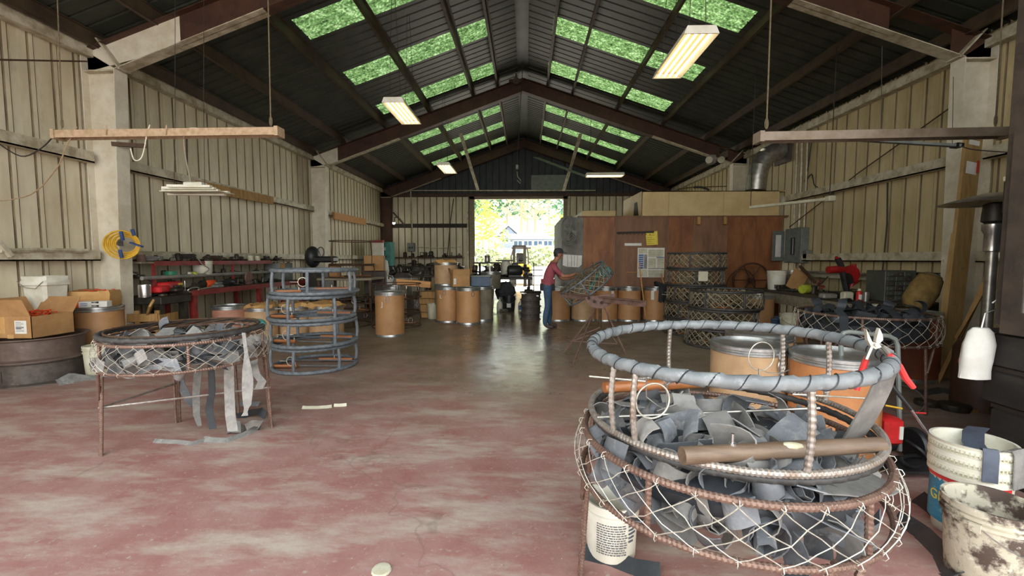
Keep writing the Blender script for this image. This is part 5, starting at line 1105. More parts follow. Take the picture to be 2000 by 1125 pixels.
# buckets under the doorway table
drum('steel_drum', 'squat grey drum on two buckets before the rear door table', (-1.05, 13.05, .66), 0, .3, .5, mDRUMG, latch=False)
pail('bucket', 'grey bucket nested on the white one under the squat drum', (-1.12, 12.95, .335), 0, .18, .32, mGREYPL, 1, bail=False); pail('bucket', 'white bucket at the bottom under the squat grey drum', (-1.12, 12.93, 0), 0, .17, .33, mWHITE, 1, bail=False)
pail('bucket', 'black bucket with pale label before the rear door', (-.5, 12.9, 0), 0, .19, .44, mBLACK, 2, bail=True); obj('label', patch(.178, -1.9, -1.2, .12, .24, .003, 6), mPAPERW, COL.objects[-1] if False else [o for o in COL.objects if o.get('label') == 'black bucket with pale label before the rear door'][0])
def jug(name, label, loc, m, mc=None):
    t = thing(name, label, 'bottle', loc); obj('body', MB().lathe([(0, 0), (.085, 0), (.09, .02), (.09, .2), (.06, .27), (.025, .3), (.025, .33), (0, .33)], 16), m, t); obj('cap', MB().lathe([(0, .33), (.028, .33), (.028, .36), (0, .36)], 10), mc or mWHITE, t); return t
jug('bottle', 'white plastic jug between white and black buckets at the rear door', (-.78, 12.9, 0), mWHITE); jug('spray_bottle', 'white bottle with blue label right of the black bucket', (-.14, 12.9, 0), mWHITE, mINKB)
obj('blue_label', patch(.0915, -2.4, -.7, .04, .17, .002, 6), mINKB, [o for o in COL.objects if o.get('label', '').startswith('white bottle with blue label')][0])
solo('air_tool', MB().tube([(-.75, 12.7, .05), (-.55, 12.55, .04)], [.03, .06], 10), mSTEEL, 'silver cone shaped tool lying on the floor before the black bucket', 'tool')
bgk = thing('black_bag', 'black crumpled bag slumped over the buckets before the rear door', 'bag', (-.62, 13.3, .0)); rng = random.Random(31); mb = MB().sph((0, 0, .55), (.3, .25, .3), 12, 8); mb.v = [(x + rng.uniform(-.04, .04), y + rng.uniform(-.03, .03), z + rng.uniform(-.04, .04)) for x, y, z in mb.v]; obj('bag', mb, mCLOTHK, bgk, smooth=20); obj('box_below', MB().bev(-.2, .2, -.2, .2, 0, .4, .01), mGREYB, bgk)
# stacked rims beside the man
for i in range(4): rim('wheel_ring', ['lowest', 'second', 'third', 'topmost'][i] + ' dark truck rim of the stack beside the man', (.12 + .01 * (i % 2), 11.15, i * .17), .27, .168, mSTEELD, holes=False)
scatter(5, -.08, .3, 11.0, 11.3, .69, 'lying on the rim stack beside the man', 'tools on the rim stack', 8, 0, (.5, .8))
plank(P(1018, 572, 11.0), P(1052, 578, 11.0), .1, .03, mCHROME, 'bright flat bar lying across the rim stack beside the man', 'flat_bar', 'bar')
# trestle with rod behind the man
rs = thing('rod_stand', 'thin rusty rod stand with crossbars left of the man', 'stand', (P(1042, 600, 11.6).x, 11.6, 0)); obj('rod', MB().tube([(0, 0, 0), (0, 0, 1.45)], .015, 6), mRUST, rs)
for z in (.85, 1.1, 1.25): obj('crossbar', MB().tube([(-.25, 0, z), (.25, 0, z)], .012, 5), mRUST, rs)
# ---- drums along the partition
PY = 11.4
for i, (px, R_, m_, lab) in enumerate(((1092, .28, mDRUM, 'fibre drum just behind the man, leftmost of the row along the plywood'), (1140, .3, mDRUMP, 'wide pale scuffed drum second in the row along the plywood'), (1184, .28, mDRUM, 'fibre drum half hidden behind the rusty stand disc'), (1229, .285, mDRUM, 'fibre drum fourth in the row, left of the leaning broom'), (1280, .29, mDRUM, 'rightmost fibre drum of the row with black and white sticker and cloth'))):
    p = P(px, 600, 10.95); d_ = drum('fibre_drum', lab, (p.x, 10.98 + .02 * (i % 2), 0), 0, R_, .84, m_, latch=False, lid=i in (1,))
    if i == 4:
        obj('sticker', patch(R_ + .001, -1.55, -1.25, .64, .77, .003, 3), mPAPERW, d_)
        for j in range(4): obj('sticker_mark', patch(R_ + .004, -1.5 + .12 * (j % 2), -1.43 + .12 * (j % 2), .66 + .06 * (j // 2), .69 + .06 * (j // 2), .001, 2), mBLACK, d_)
        obj('paper_tag', patch(R_ + .001, -2.2, -1.95, .55, .78, .003, 3), mPAPERW, d_)
    if i == 2: obj('paper_tag', patch(R_ + .001, -1.3, -1.05, .6, .78, .003, 3), mPAPERW, d_)
p = P(1290, 560, 10.9); rng = random.Random(13); mb = MB().lathe([(.31, .5), (.32, .84), (.25, .92), (0, .96)], 18, a0=-1.6, a1=1.4); mb.v = [(x + rng.uniform(-.02, .02), y + rng.uniform(-.02, .02), z + rng.uniform(-.05, .04)) for x, y, z in mb.v]
solo('black_cloth', mb.xf(T(P(1280, 600, 10.95).x, 10.98, .0)), mCLOTHK, 'black crumpled cloth hung over the rightmost drum of the row', 'cloth', smooth=20)
rope([P(1248, 512, 10.95), P(1261, 618, 10.6)], .016, mWOODO, 'long wooden broom handle leaning on the drums below the calendar', 'broom', 'broom')
rope([P(1291, 535, 11.1), P(1297, 556, 10.9)], .016, mWOODO, 'short wooden handle sticking out of the rightmost drum', 'stick', 'wooden_stick')
# ---- plywood partition with sheets
pw = thing('plywood_partition', 'plywood partition of brown and grey sheets across the right half', 'partition', (3.8, PY, 0))
bx = [1097, 1139, 1200, 1305, 1353, 1420, 1475, 1526]; ms = [mPLYG, mPLY, mPLYD, mPLY, mPLYD, mPLY, mPLY]
ztop = P(1200, 424, PY).z
for i in range(7):
    x0, x1 = P(bx[i], 500, PY).x, P(bx[i + 1], 500, PY).x
    obj('plywood_sheet', MB().bx(x0 + .004, x1 - .004, PY + .006 * (i % 2), PY + .03, 0, ztop), ms[i], pw, world=True, label='grey weathered sheet' if i == 0 else None)
xl = P(1097, 500, PY).x
obj('side_sheet', MB().bx(xl, xl + .02, PY + .03, PY + 3, 0, ztop), mPLYG, pw, world=True); obj('top_rail', MB().bx(xl + .4, 6.68, PY - .02, PY + .04, ztop, ztop + .03), mPLYD, pw, world=True); obj('roof_board', MB().bx(xl, 6.68, PY + .03, PY + 3, ztop - .02, ztop), mPLYD, pw, world=True)
bb2 = thing('beige_upper_box', 'large beige boarded box on top of the plywood partition', 'box', (4.6, PY + .1, ztop + .03)); e = [1253, 1306, 1413, 1522]; zb = P(1300, 372, PY).z; YB2 = PY + .1
for i in range(3): obj('front_board', MB().bx(P(e[i], 400, YB2).x + .004, P(e[i + 1], 400, YB2).x - .004, YB2, YB2 + .02, ztop + .03, zb - (.0 if i else 0)), mBEIGE, bb2, world=True)
xs = P(1253, 400, YB2).x; obj('side_board', MB().poly([(xs, YB2, ztop + .03), (xs - .05, YB2 + 1.9, ztop + .03), (xs - .05, YB2 + 1.9, zb), (xs, YB2, zb)], (.02, 0, 0)), mBEIGE, bb2, world=True)
obj('side_hole', MB().poly([(xs - .012, YB2 + .25, ztop + .05), (xs - .022, YB2 + .75, ztop + .05), (xs - .022, YB2 + .68, ztop + .45), (xs - .014, YB2 + .4, ztop + .45)], (.005, 0, 0)), mDARK, bb2, world=True); obj('top_board', MB().bx(xs, 6.66, YB2, YB2 + 1.9, zb - .02, zb), mBEIGE, bb2, world=True)
for px in (1363, 1414): obj('bracket_block', MB().bev(-.04, .04, -.1, 0, -.2, 0, .008), mWOOD, pw).location = (P(px, 424, PY).x - 3.8, -.0, ztop)
sb3 = thing('beige_upper_box', 'smaller beige box set back behind the plywood partition top at left', 'box', (P(1170, 410, 13.2).x, 13.2, ztop + .001)); obj('body', MB().bev(-.5, .5, 0, .8, 0, .36, .01), mBEIGE, sb3); obj('slanted_end', MB().poly([(-.5, -.005, 0), (-1.0, -.005, 0), (-.5, -.005, .34)], (0, .02, 0)), mPAIL, sb3)
# wall fan, papers, calendar
fn = thing('wall_fan', 'round grey wall fan turned aside on the grey plywood sheet', 'fan', tuple(P(1111, 450, PY - .22)), rot=(0, 0, -.9))
obj('guard', MB().tube([(.3 * math.cos(q), 0, .36 * math.sin(q)) for q in [x * PI / 16 for x in range(32)]], .015, 6, True), mGREYB, fn)
gm = MB()
for i in range(1, 6): gm.tube([(.3 * i / 6 * math.cos(q), -.05 + .008 * i, .36 * i / 6 * math.sin(q)) for q in [x * PI / 12 for x in range(24)]], .005, 4, True)
obj('guard_wires', gm, mGREYPL, fn)
for i in range(4): obj('blade', MB().poly([(0, .03, 0), (.05, .02, .1), (.16, .03, .24), (.02, .05, .27)], (.0, .006, 0)).xf(Matrix.Rotation(i * PI / 2, 4, 'Y')), mGREYPL, fn)
obj('motor', MB().lathe([(0, 0), (.09, 0), (.09, .14), (0, .16)], 14).xf(T(0, 0, 0, rx=-PI / 2)), mGREYB, fn); obj('wall_arm', MB().tube([(0, .1, -.05), (.12, .2, -.3)], .02, 6), mGREYB, fn)
def sheetp(name, label, px0, py0, px1, py1, m, Y=PY - .012, cat='paper', th=.006, parent=None):
    a, b = P(px0, py1, Y), P(px1, py0, Y); mb = MB().bx(a.x, b.x, Y - th, Y, a.z, b.z)
    if parent: return obj(name, mb, m, parent, world=True)
    return solo(name, mb, m, label, cat)
wp = thing('paper_sheet', 'white creased paper sheet pinned on the grey plywood', 'paper', tuple(P(1118, 510, PY - .01))); a = [P(x, y, PY - .015) for x, y in ((1100, 497), (1137, 499), (1136, 517), (1130, 522), (1107, 521), (1099, 518))]; obj('sheet', MB().poly(a[::-1], (0, .006, 0)), mPAPERW, wp, world=True)
for x in (1108, 1116, 1122, 1128): obj('crease', MB().bar(P(x, 499, PY - .02), P(x + (1118 - x) * .1, 520, PY - .02), .03, .008), mGREYPL, wp, world=True)
cl_ = thing('calendar', 'large wall calendar sheet with blue picture on the brown plywood', 'calendar', tuple(P(1271, 540, PY - .012))); obj('sheet', MB().bx(P(1245, 500, PY).x, P(1298, 500, PY).x, -.006, 0, 0, 0), mPAPERW, cl_) if False else None
sheetp('sheet', '', 1244.5, 484, 1298, 541.5, mPAPERW, parent=cl_)
for (x0, y0, x1, y1, m_) in ((1247, 497, 1257, 525, mINKB), (1257.5, 497, 1264, 525, mGREYPL), (1247, 486, 1264, 495, mPAIL), (1266, 487, 1296, 502, mPAIL), (1266, 504, 1281, 523, mPAIL), (1283, 504, 1296.5, 523, mPAIL), (1247, 527, 1264, 540, mPAIL), (1266, 527, 1297, 540, mPAIL), (1282, 502.2, 1297, 503.8, mINKB), (1266, 523.8, 1297, 525, mINK)): sheetp('printed_block', '', x0, y0, x1, y1, m_, PY - .0185, th=.002, parent=cl_)
for i in range(6): sheetp('text_line', '', 1248, 500 + i * 4, 1256, 501 + i * 4, mPAPERW, PY - .021, th=.001, parent=cl_)
for x0, y0, x1, y1 in ((1266, 488, 1296, 502), (1266, 505, 1280, 523), (1284, 505, 1296, 523), (1266, 528, 1296, 540)):
    for i in range(4): sheetp('text_line', '', x0 + 1, y0 + 1.5 + i * 3.4, x1 - 1 - (i % 2) * 3, y0 + 2.1 + i * 3.4, mGREYPL, PY - .021, th=.001, parent=cl_)
yp_ = thing('yellow_note', 'yellow paper sheets hung from the key rail on the brown plywood', 'paper', tuple(P(1272, 465, PY - .03)))
obj('sheet', MB().poly([P(x, y, PY - .03) for x, y in ((1261, 455), (1263, 479), (1282, 478), (1280, 452))], (0, .004, 0)), mYELP, yp_, world=True); obj('sheet', MB().poly([P(x, y, PY - .02) for x, y in ((1266, 454), (1268, 478), (1285, 478), (1284, 451))], (0, .004, 0)), mYELP, yp_, world=True)
tx = MB()
for i in range(5): a = P(1264, 459 + i * 4, PY - .032); b = P(1278 - (i % 2) * 4, 459 + i * 4, PY - .032); tx.bx(a.x, b.x, PY - .032, PY - .0305, a.z - .01, a.z)
obj('handwriting', tx, mMUST if 'mMUST' in globals() else mat('pencil_writing', '8a7420', '9a8430', s=9), yp_, world=True)
kr = thing('key_rail', 'dark rail of hooks on the brown plywood above the paper strip', 'rail', tuple(P(1235, 455, PY - .02))); obj('rail', MB().bar(P(1205, 455, PY - .02), P(1277, 453, PY - .02), .03, .05), mDARK, kr, world=True)
for i in range(9): p = P(1209 + i * 7.5, 457, PY - .035); obj('hook', MB().tube([p, p + Vector((0, -.03, -.03)), p + Vector((0, -.03, 0))], .006, 4), mRUST, kr, world=True)
sheetp('paper_strip', 'long white paper strip taped below the hook rail', 1220, 475, 1253, 480, mPAPERW)
rope([P(1224, 532, PY - .02), P(1246, 532, PY - .02)], .008, mWOODO, 'thin pale stick mark on plywood left of the calendar', 'stick', 'stick')
# ---- netted pots stacked at right
n1 = pot('crab_pot', 'lowest netted crab pot of the tall rear stack before the brown plywood', (3.5, 9.2, 0), .3, .57, .335, 'wrap', .02, mWRAPK, net=True, mnet=mNET, group='netted pots of the tall rear stack', inner=True)
for i, lab in enumerate(('second netted pot from the floor in the tall rear stack', 'third netted pot from the floor in the tall rear stack', 'fourth netted pot from the floor in the tall rear stack', 'topmost netted pot of the tall rear stack')): tree(n1, (3.52 + .03 * (i % 2), 9.2, .337 * (i + 1)), .5 + .8 * i, lab)
solo('white_tag', MB().bx(-.09, .09, -.01, 0, 0, .19).xf(T(P(1372, 549, 8.6).x, 8.58, P(1372, 549, 8.6).z)), mPAIL, 'pale square tag on the fourth netted pot of the rear stack', 'tag')
m1 = pot('crab_pot', 'lowest netted crab pot of the front stack behind the foreground ring', (3.52, 7.95, 0), .9, .59, .335, 'wrap', .022, mWRAPK, net=True, mnet=mNET, group='netted pots of the front stack', inner=True)
tree(m1, (3.55, 7.93, .337), 1.9, 'middle netted pot of the front stack of three'); tree(m1, (3.58, 7.9, .674), .4, 'upper netted pot of the front stack of three, level with the bench')
drum('fibre_drum', 'brown drum between the front pot stack and the right workbench', (4.72, 8.95, 0), 0, .285, .83, mDRUM, latch=False)
wl_ = thing('flywheel', 'rusty spoked wheel leaning on the brown plywood behind the pots', 'wheel', tuple(P(1466, 547, PY - .25)), rot=(.15, 0, 0))
obj('rim', MB().tube([(.43 * math.cos(q), 0, .43 * math.sin(q)) for q in [x * PI / 18 for x in range(36)]], .022, 6, True), mREDST, wl_); obj('hub', MB().lathe([(0, -.05), (.06, -.05), (.06, .05), (0, .05)], 10).xf(T(rx=PI / 2)), mREDST, wl_)
for i in range(6): a = i * PI / 3; obj('spoke', MB().tube([(.05 * math.cos(a), 0, .05 * math.sin(a)), (.42 * math.cos(a), 0, .42 * math.sin(a))], .013, 5), mREDST, wl_)
obj('prop', MB().bx(-.05, .05, 0, .06, -1.05, -.4), mREDST, wl_)
hp2 = thing('rust_hoop', 'dark rusty hoop leaning on plywood left of the spoked wheel', 'hoop', tuple(P(1447, 560, PY - .12)), rot=(.1, 0, 0)); obj('hoop', MB().tube([(.36 * math.cos(q), 0, .45 * math.sin(q)) for q in [x * PI / 16 for x in range(32)]], .013, 5, True), mRUST, hp2); obj('leg', MB().bx(-.02, .02, 0, .04, -.85, -.4), mRUST, hp2)
# ================================================================== RIGHT SIDE
rw = thing('workbench', 'long dark timber workbench along the right wall', 'workbench', (5.9, 8.3, 0))
obj('top', MB().bev(5.28, 6.55, 6.9, 10.6, .8, .86, .01), mTAUPE, rw, world=True)
for i in range(3): obj('apron_board', MB().bx(5.26, 5.285, 6.9 + i * 1.23, 6.9 + i * 1.23 + 1.21, .62, .82), mWOODG, rw, world=True)
for y in (7.0, 8.6, 10.4):
    for x in (5.34, 6.45): obj('leg', MB().bx(x - .05, x + .05, y - .05, y + .05, 0, .8), mTAUPE, rw, world=True)
ZB2 = .861
def rb2(px, py, z=ZB2): return G(px, py, z)
def at(px, Y): p = P(px, 560, Y); return p.x
pail('bucket', 'white bucket with dark stained lower half on the right workbench', (at(1516, 9.95), 9.95, ZB2), 0, .19, .42, mWHITE, 2, bail=False); 
b_ = [o for o in COL.objects if o.get('label') == 'white bucket with dark stained lower half on the right workbench'][0]; obj('stain', patch(.171, -2.3, -.8, .03, .2, .003, 8), mTAUPE, b_)
pail('bucket', 'galvanised pail behind the cardboard flap on the right workbench', (at(1548, 10.35), 10.35, ZB2), 0, .2, .42, mSTEEL, 2, bail=False)
plank(P(1548, 565, 9.3), P(1566, 530, 9.45), .3, .01, mCARD, 'brown cardboard piece leaning on the pail on the right bench', 'cardboard_piece', 'cardboard', up=(.3, 1, 0))
plank(P(1563, 520, 9.4), P(1592, 552, 8.7), .05, .04, mRUST, 'dark slanting bar between pail and red saw on the right bench', 'bar', 'bar')
jl = jug('bottle', 'lime green bottle lying on the right workbench front', (at(1567, 8.75), 8.75, ZB2 + .09), mLIME); jl.rotation_euler = (0, PI / 2, .4)
sw = thing('chop_saw', 'red chop saw with motor pointing left on the right workbench', 'saw', (at(1655, 7.9), 7.9, ZB2))
def SWp(px, py, Y=7.9): return P(px, py, Y)
obj('base', MB().bev(-.2, .35, -.25, .25, 0, .1, .01), mBLACKM, sw)
obj('motor', MB().tube([SWp(1617, 527), SWp(1646, 526)], .065, 14), mSAW, sw, world=True, label='red cylindrical motor')
obj('blade_guard', MB().lathe([(0, -.04), (.15, -.04), (.16, 0), (.15, .04), (0, .04)], 22, a0=-.6, a1=PI * 1.1).xf(Matrix.Translation(SWp(1660, 536)) @ Matrix.Rotation(PI / 2, 4, 'X') @ Matrix.Rotation(-.6, 4, 'Z')), mSAW, sw, world=True, label='red round blade guard')
obj('arm', MB().tube([SWp(1636, 505), SWp(1643, 520), SWp(1652, 560), SWp(1655, 575)], .05, 8), mBLACK, sw, world=True)
obj('rear_arm', MB().tube([SWp(1666, 516, 7.95), SWp(1668, 540, 7.95), SWp(1660, 560, 7.95), SWp(1676, 548, 7.95)], [.05, .045, .05, .03], 8), mSAW, sw, world=True)
obj('handle', MB().tube([SWp(1632, 502), SWp(1640, 507), SWp(1645, 512)], .025, 8), mSAW, sw, world=True); obj('blade', MB().lathe([(0, -.003), (.14, -.003), (.14, .003), (0, .003)], 24).xf(Matrix.Translation(SWp(1658, 540)) @ Matrix.Rotation(PI / 2, 4, 'X')), mBLACKM, sw, world=True)
obj('saw_cord', MB().tube([SWp(1617, 540), SWp(1605, 553), SWp(1595, 560)], .01, 5), mBLACK, sw, world=True)
sc_ = thing('spray_can', 'red and white spray can on the right bench before the saw', 'can', tuple(P(1678, 576, 7.1).xy) + (ZB2,)); obj('body', MB().lathe([(0, 0), (.04, 0), (.04, .15), (.02, .18), (0, .18)], 14), mRED, sc_); obj('cap', MB().lathe([(0, .18), (.022, .18), (.022, .215), (0, .215)], 10), mWHITE, sc_); obj('white_print', patch(.0405, -2.2, -1.1, .04, .12, .001, 5), mPAPERW, sc_)
solo('tin_can', MB().lathe([(0, 0), (.05, 0), (.05, .15), (.047, .15), (.047, .01), (0, .01)], 16).xf(T(P(1691, 576, 7.2).x, 7.2, ZB2)), mSTEEL, 'plain tin can right of the red spray can', 'can')
dc = thing('drawer_cabinet', 'grey parts cabinet with small drawers on the right workbench', 'cabinet', (P(1740, 560, 7.35).x, 7.35, ZB2)); obj('body', MB().bev(-.24, .24, -.18, .22, 0, .5, .008), mCABG, dc)
for r_ in range(6):
    for c_ in range(3): d_ = obj('drawer', MB().bev(-.215 + c_ * .13, -.095 + c_ * .13, -.195, -.178, .025 + r_ * .077, .095 + r_ * .077, .005), mCABG if (r_ + c_) % 3 else mTAUPE, dc); obj('knob', MB().bx(-.165 + c_ * .13, -.145 + c_ * .13, -.205, -.195, .05 + r_ * .077, .06 + r_ * .077), mSTEEL, d_)
solo('vise_block', MB().bev(-.12, .12, -.08, .08, 0, .09, .02).xf(T(at(1618, 7.7), 7.7, ZB2)), mGREYPL, 'grey block lying before the saw base on the right bench', 'block')
solo('vise_block', MB().bev(-.08, .08, -.06, .06, 0, .15, .02).xf(T(at(1655, 7.35), 7.35, ZB2)), mPAIL, 'pale upright block below the saw arm on the right bench', 'block')
scatter(16, 5.4, 6.1, 8.0, 10.2, ZB2 + .002, 'lying on the right timber workbench', 'small tools on the right workbench', 9, 0, (.4, .7))
rope([P(1605, 548, 8.1), P(1597, 556, 8.2), P(1610, 560, 8.0), P(1600, 563, 8.0)], .014, mREDP, 'dull red cord bundle on the right bench left of the saw', 'cord', 'cord', k=4)
wsb = thing('wall_board', 'pale board shelf on the right wall behind the red saw', 'board', (6.5, 8.6, 1.17)); obj('board', MB().bx(6.55, 6.6, 6.85, 10.4, 1.14, 1.25), mPAIL, wsb, world=True); obj('ledge', MB().bx(6.4, 6.73, 6.85, 10.4, 1.25, 1.27), mGREYPL, wsb, world=True)
solo('level', MB().bev(6.45, 6.55, 7.0, 7.5, 1.272, 1.33, .01), mBLACK, 'black tool lying on the ledge right of the drawer cabinet', 'tool'); solo('yellow_level', MB().bev(6.44, 6.52, 7.55, 7.68, 1.272, 1.35, .01), mYELP, 'small yellow block on the ledge above the drawer cabinet', 'block')
# under the bench
solo('blue_tub', MB().lathe([(0, 0), (.19, 0), (.22, .34), (.235, .35), (.235, .38), (.21, .38), (.18, .03), (0, .03)], 20).xf(T(P(1513, 615, 8.85).x, 8.85, 0)), mBLUE, 'blue plastic tub under the right workbench end', 'tub')
pail('bucket', 'dirty white lidded bucket under the right workbench beside the blue tub', (P(1544, 600, 8.3).x, 8.3, .12), 0, .17, .4, mPAIL, 2, bail=True)
solo('cardboard_box', MB().bev(-.2, .2, -.16, .16, 0, .118, .006).xf(T(P(1546, 620, 8.3).x, 8.3, 0)), mCARD, 'flat torn cardboard box under the dirty white bucket', 'box')
# basket of strips on the right
RB = (3.78, 4.98)
rbk = basket_stand('wire_basket_stand', 'rebar basket stand with netted dark strips in front of the right workbench', RB, .95, .68, [.4, 1.9, 3.5, 5.0], Rt=.62, net_r=.0022)
heap('packed_rubber_mass', (RB[0], RB[1], 0), .58, .68, .9, mRUBK, 'dark mass of rubber packed in the basket before the right workbench')
straps((RB[0], RB[1], 0), .57, .70, .93, 26, 30, 'in the right rear basket', 'rubber strips in the right rear basket', STRAPK, 17, .9, .0, .93)
for i, px in enumerate((1648, 1752)):
    p = P(px, 618, 4.4); solo('rubber_strip', MB().ribbon([p + Vector((0, .1, .06)), p, p + Vector((0, -.015, -.16)), p + Vector((0, .0, -.32))], Vector((1, 0, 0)), .085, .005), mRUBK, ['wide dark strap hanging down the middle of the right rear basket', 'wide dark strap hanging at the right of the right rear basket'][i], 'strip')
drum('fibre_drum', 'reddish drum with pale lid beside the leaning boards at right', (4.98, 5.75, 0), 0, .3, .88, mat('red_brown_drum', '8a4a2c', '713b22', s=4, rough=.6), lid=True, latch=False)
bg_ = thing('burlap_bag', 'yellow brown burlap bag leaning on the reddish drum lid', 'bag', (5.25, 6.05, .885), rot=(0, .5, 0)); rng = random.Random(3); mb = MB()
for z, a in ((0, .1), (.08, .14), (.3, .15), (.46, .12), (.52, .05)):
    for k_ in range(12): q = 2 * PI * k_ / 12; mb.v.append((1.25 * a * math.cos(q) + rng.uniform(-.012, .012), a * math.sin(q), z + rng.uniform(-.012, .012)))
for r_ in range(4):
    for k_ in range(12): mb.f.append((r_ * 12 + k_, r_ * 12 + (k_ + 1) % 12, r_ * 12 + 12 + (k_ + 1) % 12, r_ * 12 + 12 + k_))
mb.f += [tuple(range(11, -1, -1)), tuple(range(48, 60))]; obj('bag', mb, mBURLAP, bg_); obj('tie', MB().tube(ringpts(.1, 12, .49), .012, 5, True), mROPE, bg_)
solo('pale_block', MB().bev(-.07, .07, -.05, .05, 0, .16, .01).xf(T(P(1730, 600, 5.6).x, 5.72, .0 + 0) @ T(0, 0, .81)), mPAIL, 'small pale block on the stool behind the right rear basket', 'block')
solo('low_stool', MB().bev(4.3, 4.64, 5.6, 5.9, .75, .81, .01).bx(4.34, 4.4, 5.64, 5.7, 0, .75).bx(4.54, 4.6, 5.64, 5.7, 0, .75).bx(4.34, 4.4, 5.8, 5.86, 0, .75).bx(4.54, 4.6, 5.8, 5.86, 0, .75), mTAUPE, 'dark stool behind the right rear basket', 'stool')
# leaning boards
lb_ = thing('leaning_board', 'wide pale board with white stickers leaning on the right steel column', 'board', tuple(G(1843, 735))); a, b = G(1848, 738), P(1901, 268, 6.0); 
obj('board', MB().bar(a, b, .26, .04, Vector((-.2, 1, 0))), mWOODB, lb_, world=True)
for t_, l_ in ((.98, .03), (.875, .06)): obj('sticker', MB().bar(a.lerp(b, t_ - l_ / 2) + Vector((0, -.024, 0)), a.lerp(b, t_ + l_ / 2 - .01) + Vector((0, -.024, 0)), .17, .004, Vector((-.2, 1, 0))), mPAPERW, lb_, world=True)
c_ = a.lerp(b, .9); obj('red_stripe', MB().bar(a.lerp(b, .85) + Vector((.07, -.03, 0)), c_ + Vector((.07, -.03, 0)), .03, .004, Vector((-.2, 1, 0))), mRED, lb_, world=True)
plank(G(1825, 735), P(1864, 455, 5.9), .045, .04, mWOODB, 'narrow pale batten leaning left of the wide board', 'batten')
plank(G(1832, 748), P(1932, 535, 5.2), .06, .04, mWOOD, 'lower diagonal batten leaning toward the heater', 'batten'); plank(P(1868, 660, 5.3), P(1934, 545, 5.1), .05, .03, mWOOD, 'shorter diagonal batten just above the lower diagonal one', 'batten')
# patio heater
hx_ = P(1930, 600, 4.6); ht = thing('patio_heater', 'tall steel patio heater with wide disc reflector at right', 'heater', (hx_.x, 4.6, 0))
obj('base', MB().lathe([(0, 0), (.24, 0), (.24, .62), (.2, .7), (.05, .72), (0, .72)], 24), mat('dark_bronze_base', '4a2f20', '3a2419', s=6, rough=.5), ht); obj('post', MB().tube([(0, 0, .7), (0, 0, 1.72)], .045, 14), mSTEEL, ht); obj('collar', MB().lathe([(.05, 1.62), (.07, 1.63), (.07, 1.8), (.09, 1.84), (.09, 1.9), (.05, 1.92)], 18), mCHROME, ht); obj('burner', MB().lathe([(.06, 1.9), (.1, 1.93), (.09, 2.1), (.05, 2.12)], 18), mBLACKM, ht); obj('reflector', MB().lathe([(0, 2.22), (.1, 2.21), (.42, 2.12), (.43, 2.11), (.1, 2.195), (0, 2.2)], 32), mSTEEL, ht)
obj('red_knob', MB().sph((-.25, -.05, .5), .05, 8, 6), mRED, ht)
cpb = thing('cloth_hat', 'white cloth hat hanging beside the dark boarded jamb', 'hat', tuple(P(1916, 640, 3.14))); rng = random.Random(6); mb = MB()
for z, rx_, ry_ in ((.0, .05, .03), (-.03, .075, .05), (-.12, .1, .065), (-.24, .105, .06), (-.3, .095, .055), (-.36, .1, .055)):
    for k_ in range(16): q = 2 * PI * k_ / 16; w_ = 1 + .05 * math.sin(q * 5 + z * 20); mb.v.append((rx_ * w_ * math.cos(q) + z * .06, ry_ * w_ * math.sin(q), z))
for r_ in range(5):
    for k_ in range(16): mb.f.append((r_ * 16 + k_, r_ * 16 + (k_ + 1) % 16, r_ * 16 + 16 + (k_ + 1) % 16, r_ * 16 + 16 + k_))
mb.f += [tuple(range(15, -1, -1)), tuple(range(80, 96))]; obj('crown', mb, mPAPERW, cpb); obj('hook', MB().tube([(0, 0, -.02), (.02, 0, .1), (.12, 0, .14)], .006, 5), mSTEEL, cpb)
rope([PX(1938, 592, 3.24), PX(1946, 586, 3.26), PX(1958, 586, 3.3)], .005, mWIRE, 'small pale wire hook on the dark boarded jamb', 'hook', 'hook')
scatter(6, 4.0, 5.2, 4.2, 5.0, .002, 'on the floor below the heater', 'scrap below the heater', 12, 0, (.5, .9))
plank(G(1880, 805), G(1925, 800), .1, .05, mWOOD, 'short broken timber on the dark floor before the heater', 'timber_scrap', 'timber')
floor_strip([(1800, 770), (1840, 765), (1880, 775)], .15, mRUBK, 'dark rubber scrap on the floor in front of the leaning boards')
# electric panel
ep = thing('breaker_box', 'open grey electrical panel with breakers on the right wall', 'electrical panel', (6.72, 11.0, 1.45)); obj('box', MB().bev(-.16, .02, -.36, .3, .0, .85, .01), mGREYB, ep); obj('breaker_field', MB().bx(-.165, -.16, -.12, .05, .2, .62), mBLACK, ep); obj('white_strip', MB().bx(-.168, -.16, -.06, -.04, .22, .6), mPAPERW, ep)
dr = obj('door', MB().bx(-.34, 0, -.012, .012, .05, .8), mGREYB, ep); dr.location = (-.17, .32, 0); dr.rotation_euler = (0, 0, .25); obj('paper_label', MB().bx(-.26, -.1, -.016, -.012, .15, .7), mPAPERW, dr)
obj('side_box', MB().bev(-.14, .0, -.55, -.4, .1, .3, .01), mGREYB, ep)
for i, y in enumerate((10.75, 10.95, 11.15)): rope([(6.68, y, 2.31 if i != 1 else 2.32), (6.68, y, 3.4), (6.68, y + .02, 4.5)], .022 if i != 1 else .03, mGIRT, ['nearest vertical conduit', 'middle thick conduit', 'farthest vertical conduit'][i] + ' above the electrical panel', 'conduit', 'conduit', n=6)
for i, y in enumerate((10.85, 11.05)): rope([(6.68, y, .9), (6.68, y, 1.44)], .03, mGIRT, ['near', 'far'][i] + ' short conduit below the electrical panel', 'conduit', 'conduit', n=6)
rope([(6.66, 11.3, 2.35), (6.6, 9.0, 3.25), (6.62, 7.2, 3.9)], .012, mRUST, 'thin diagonal brace rod across the right wall', 'rod', 'brace_rod')
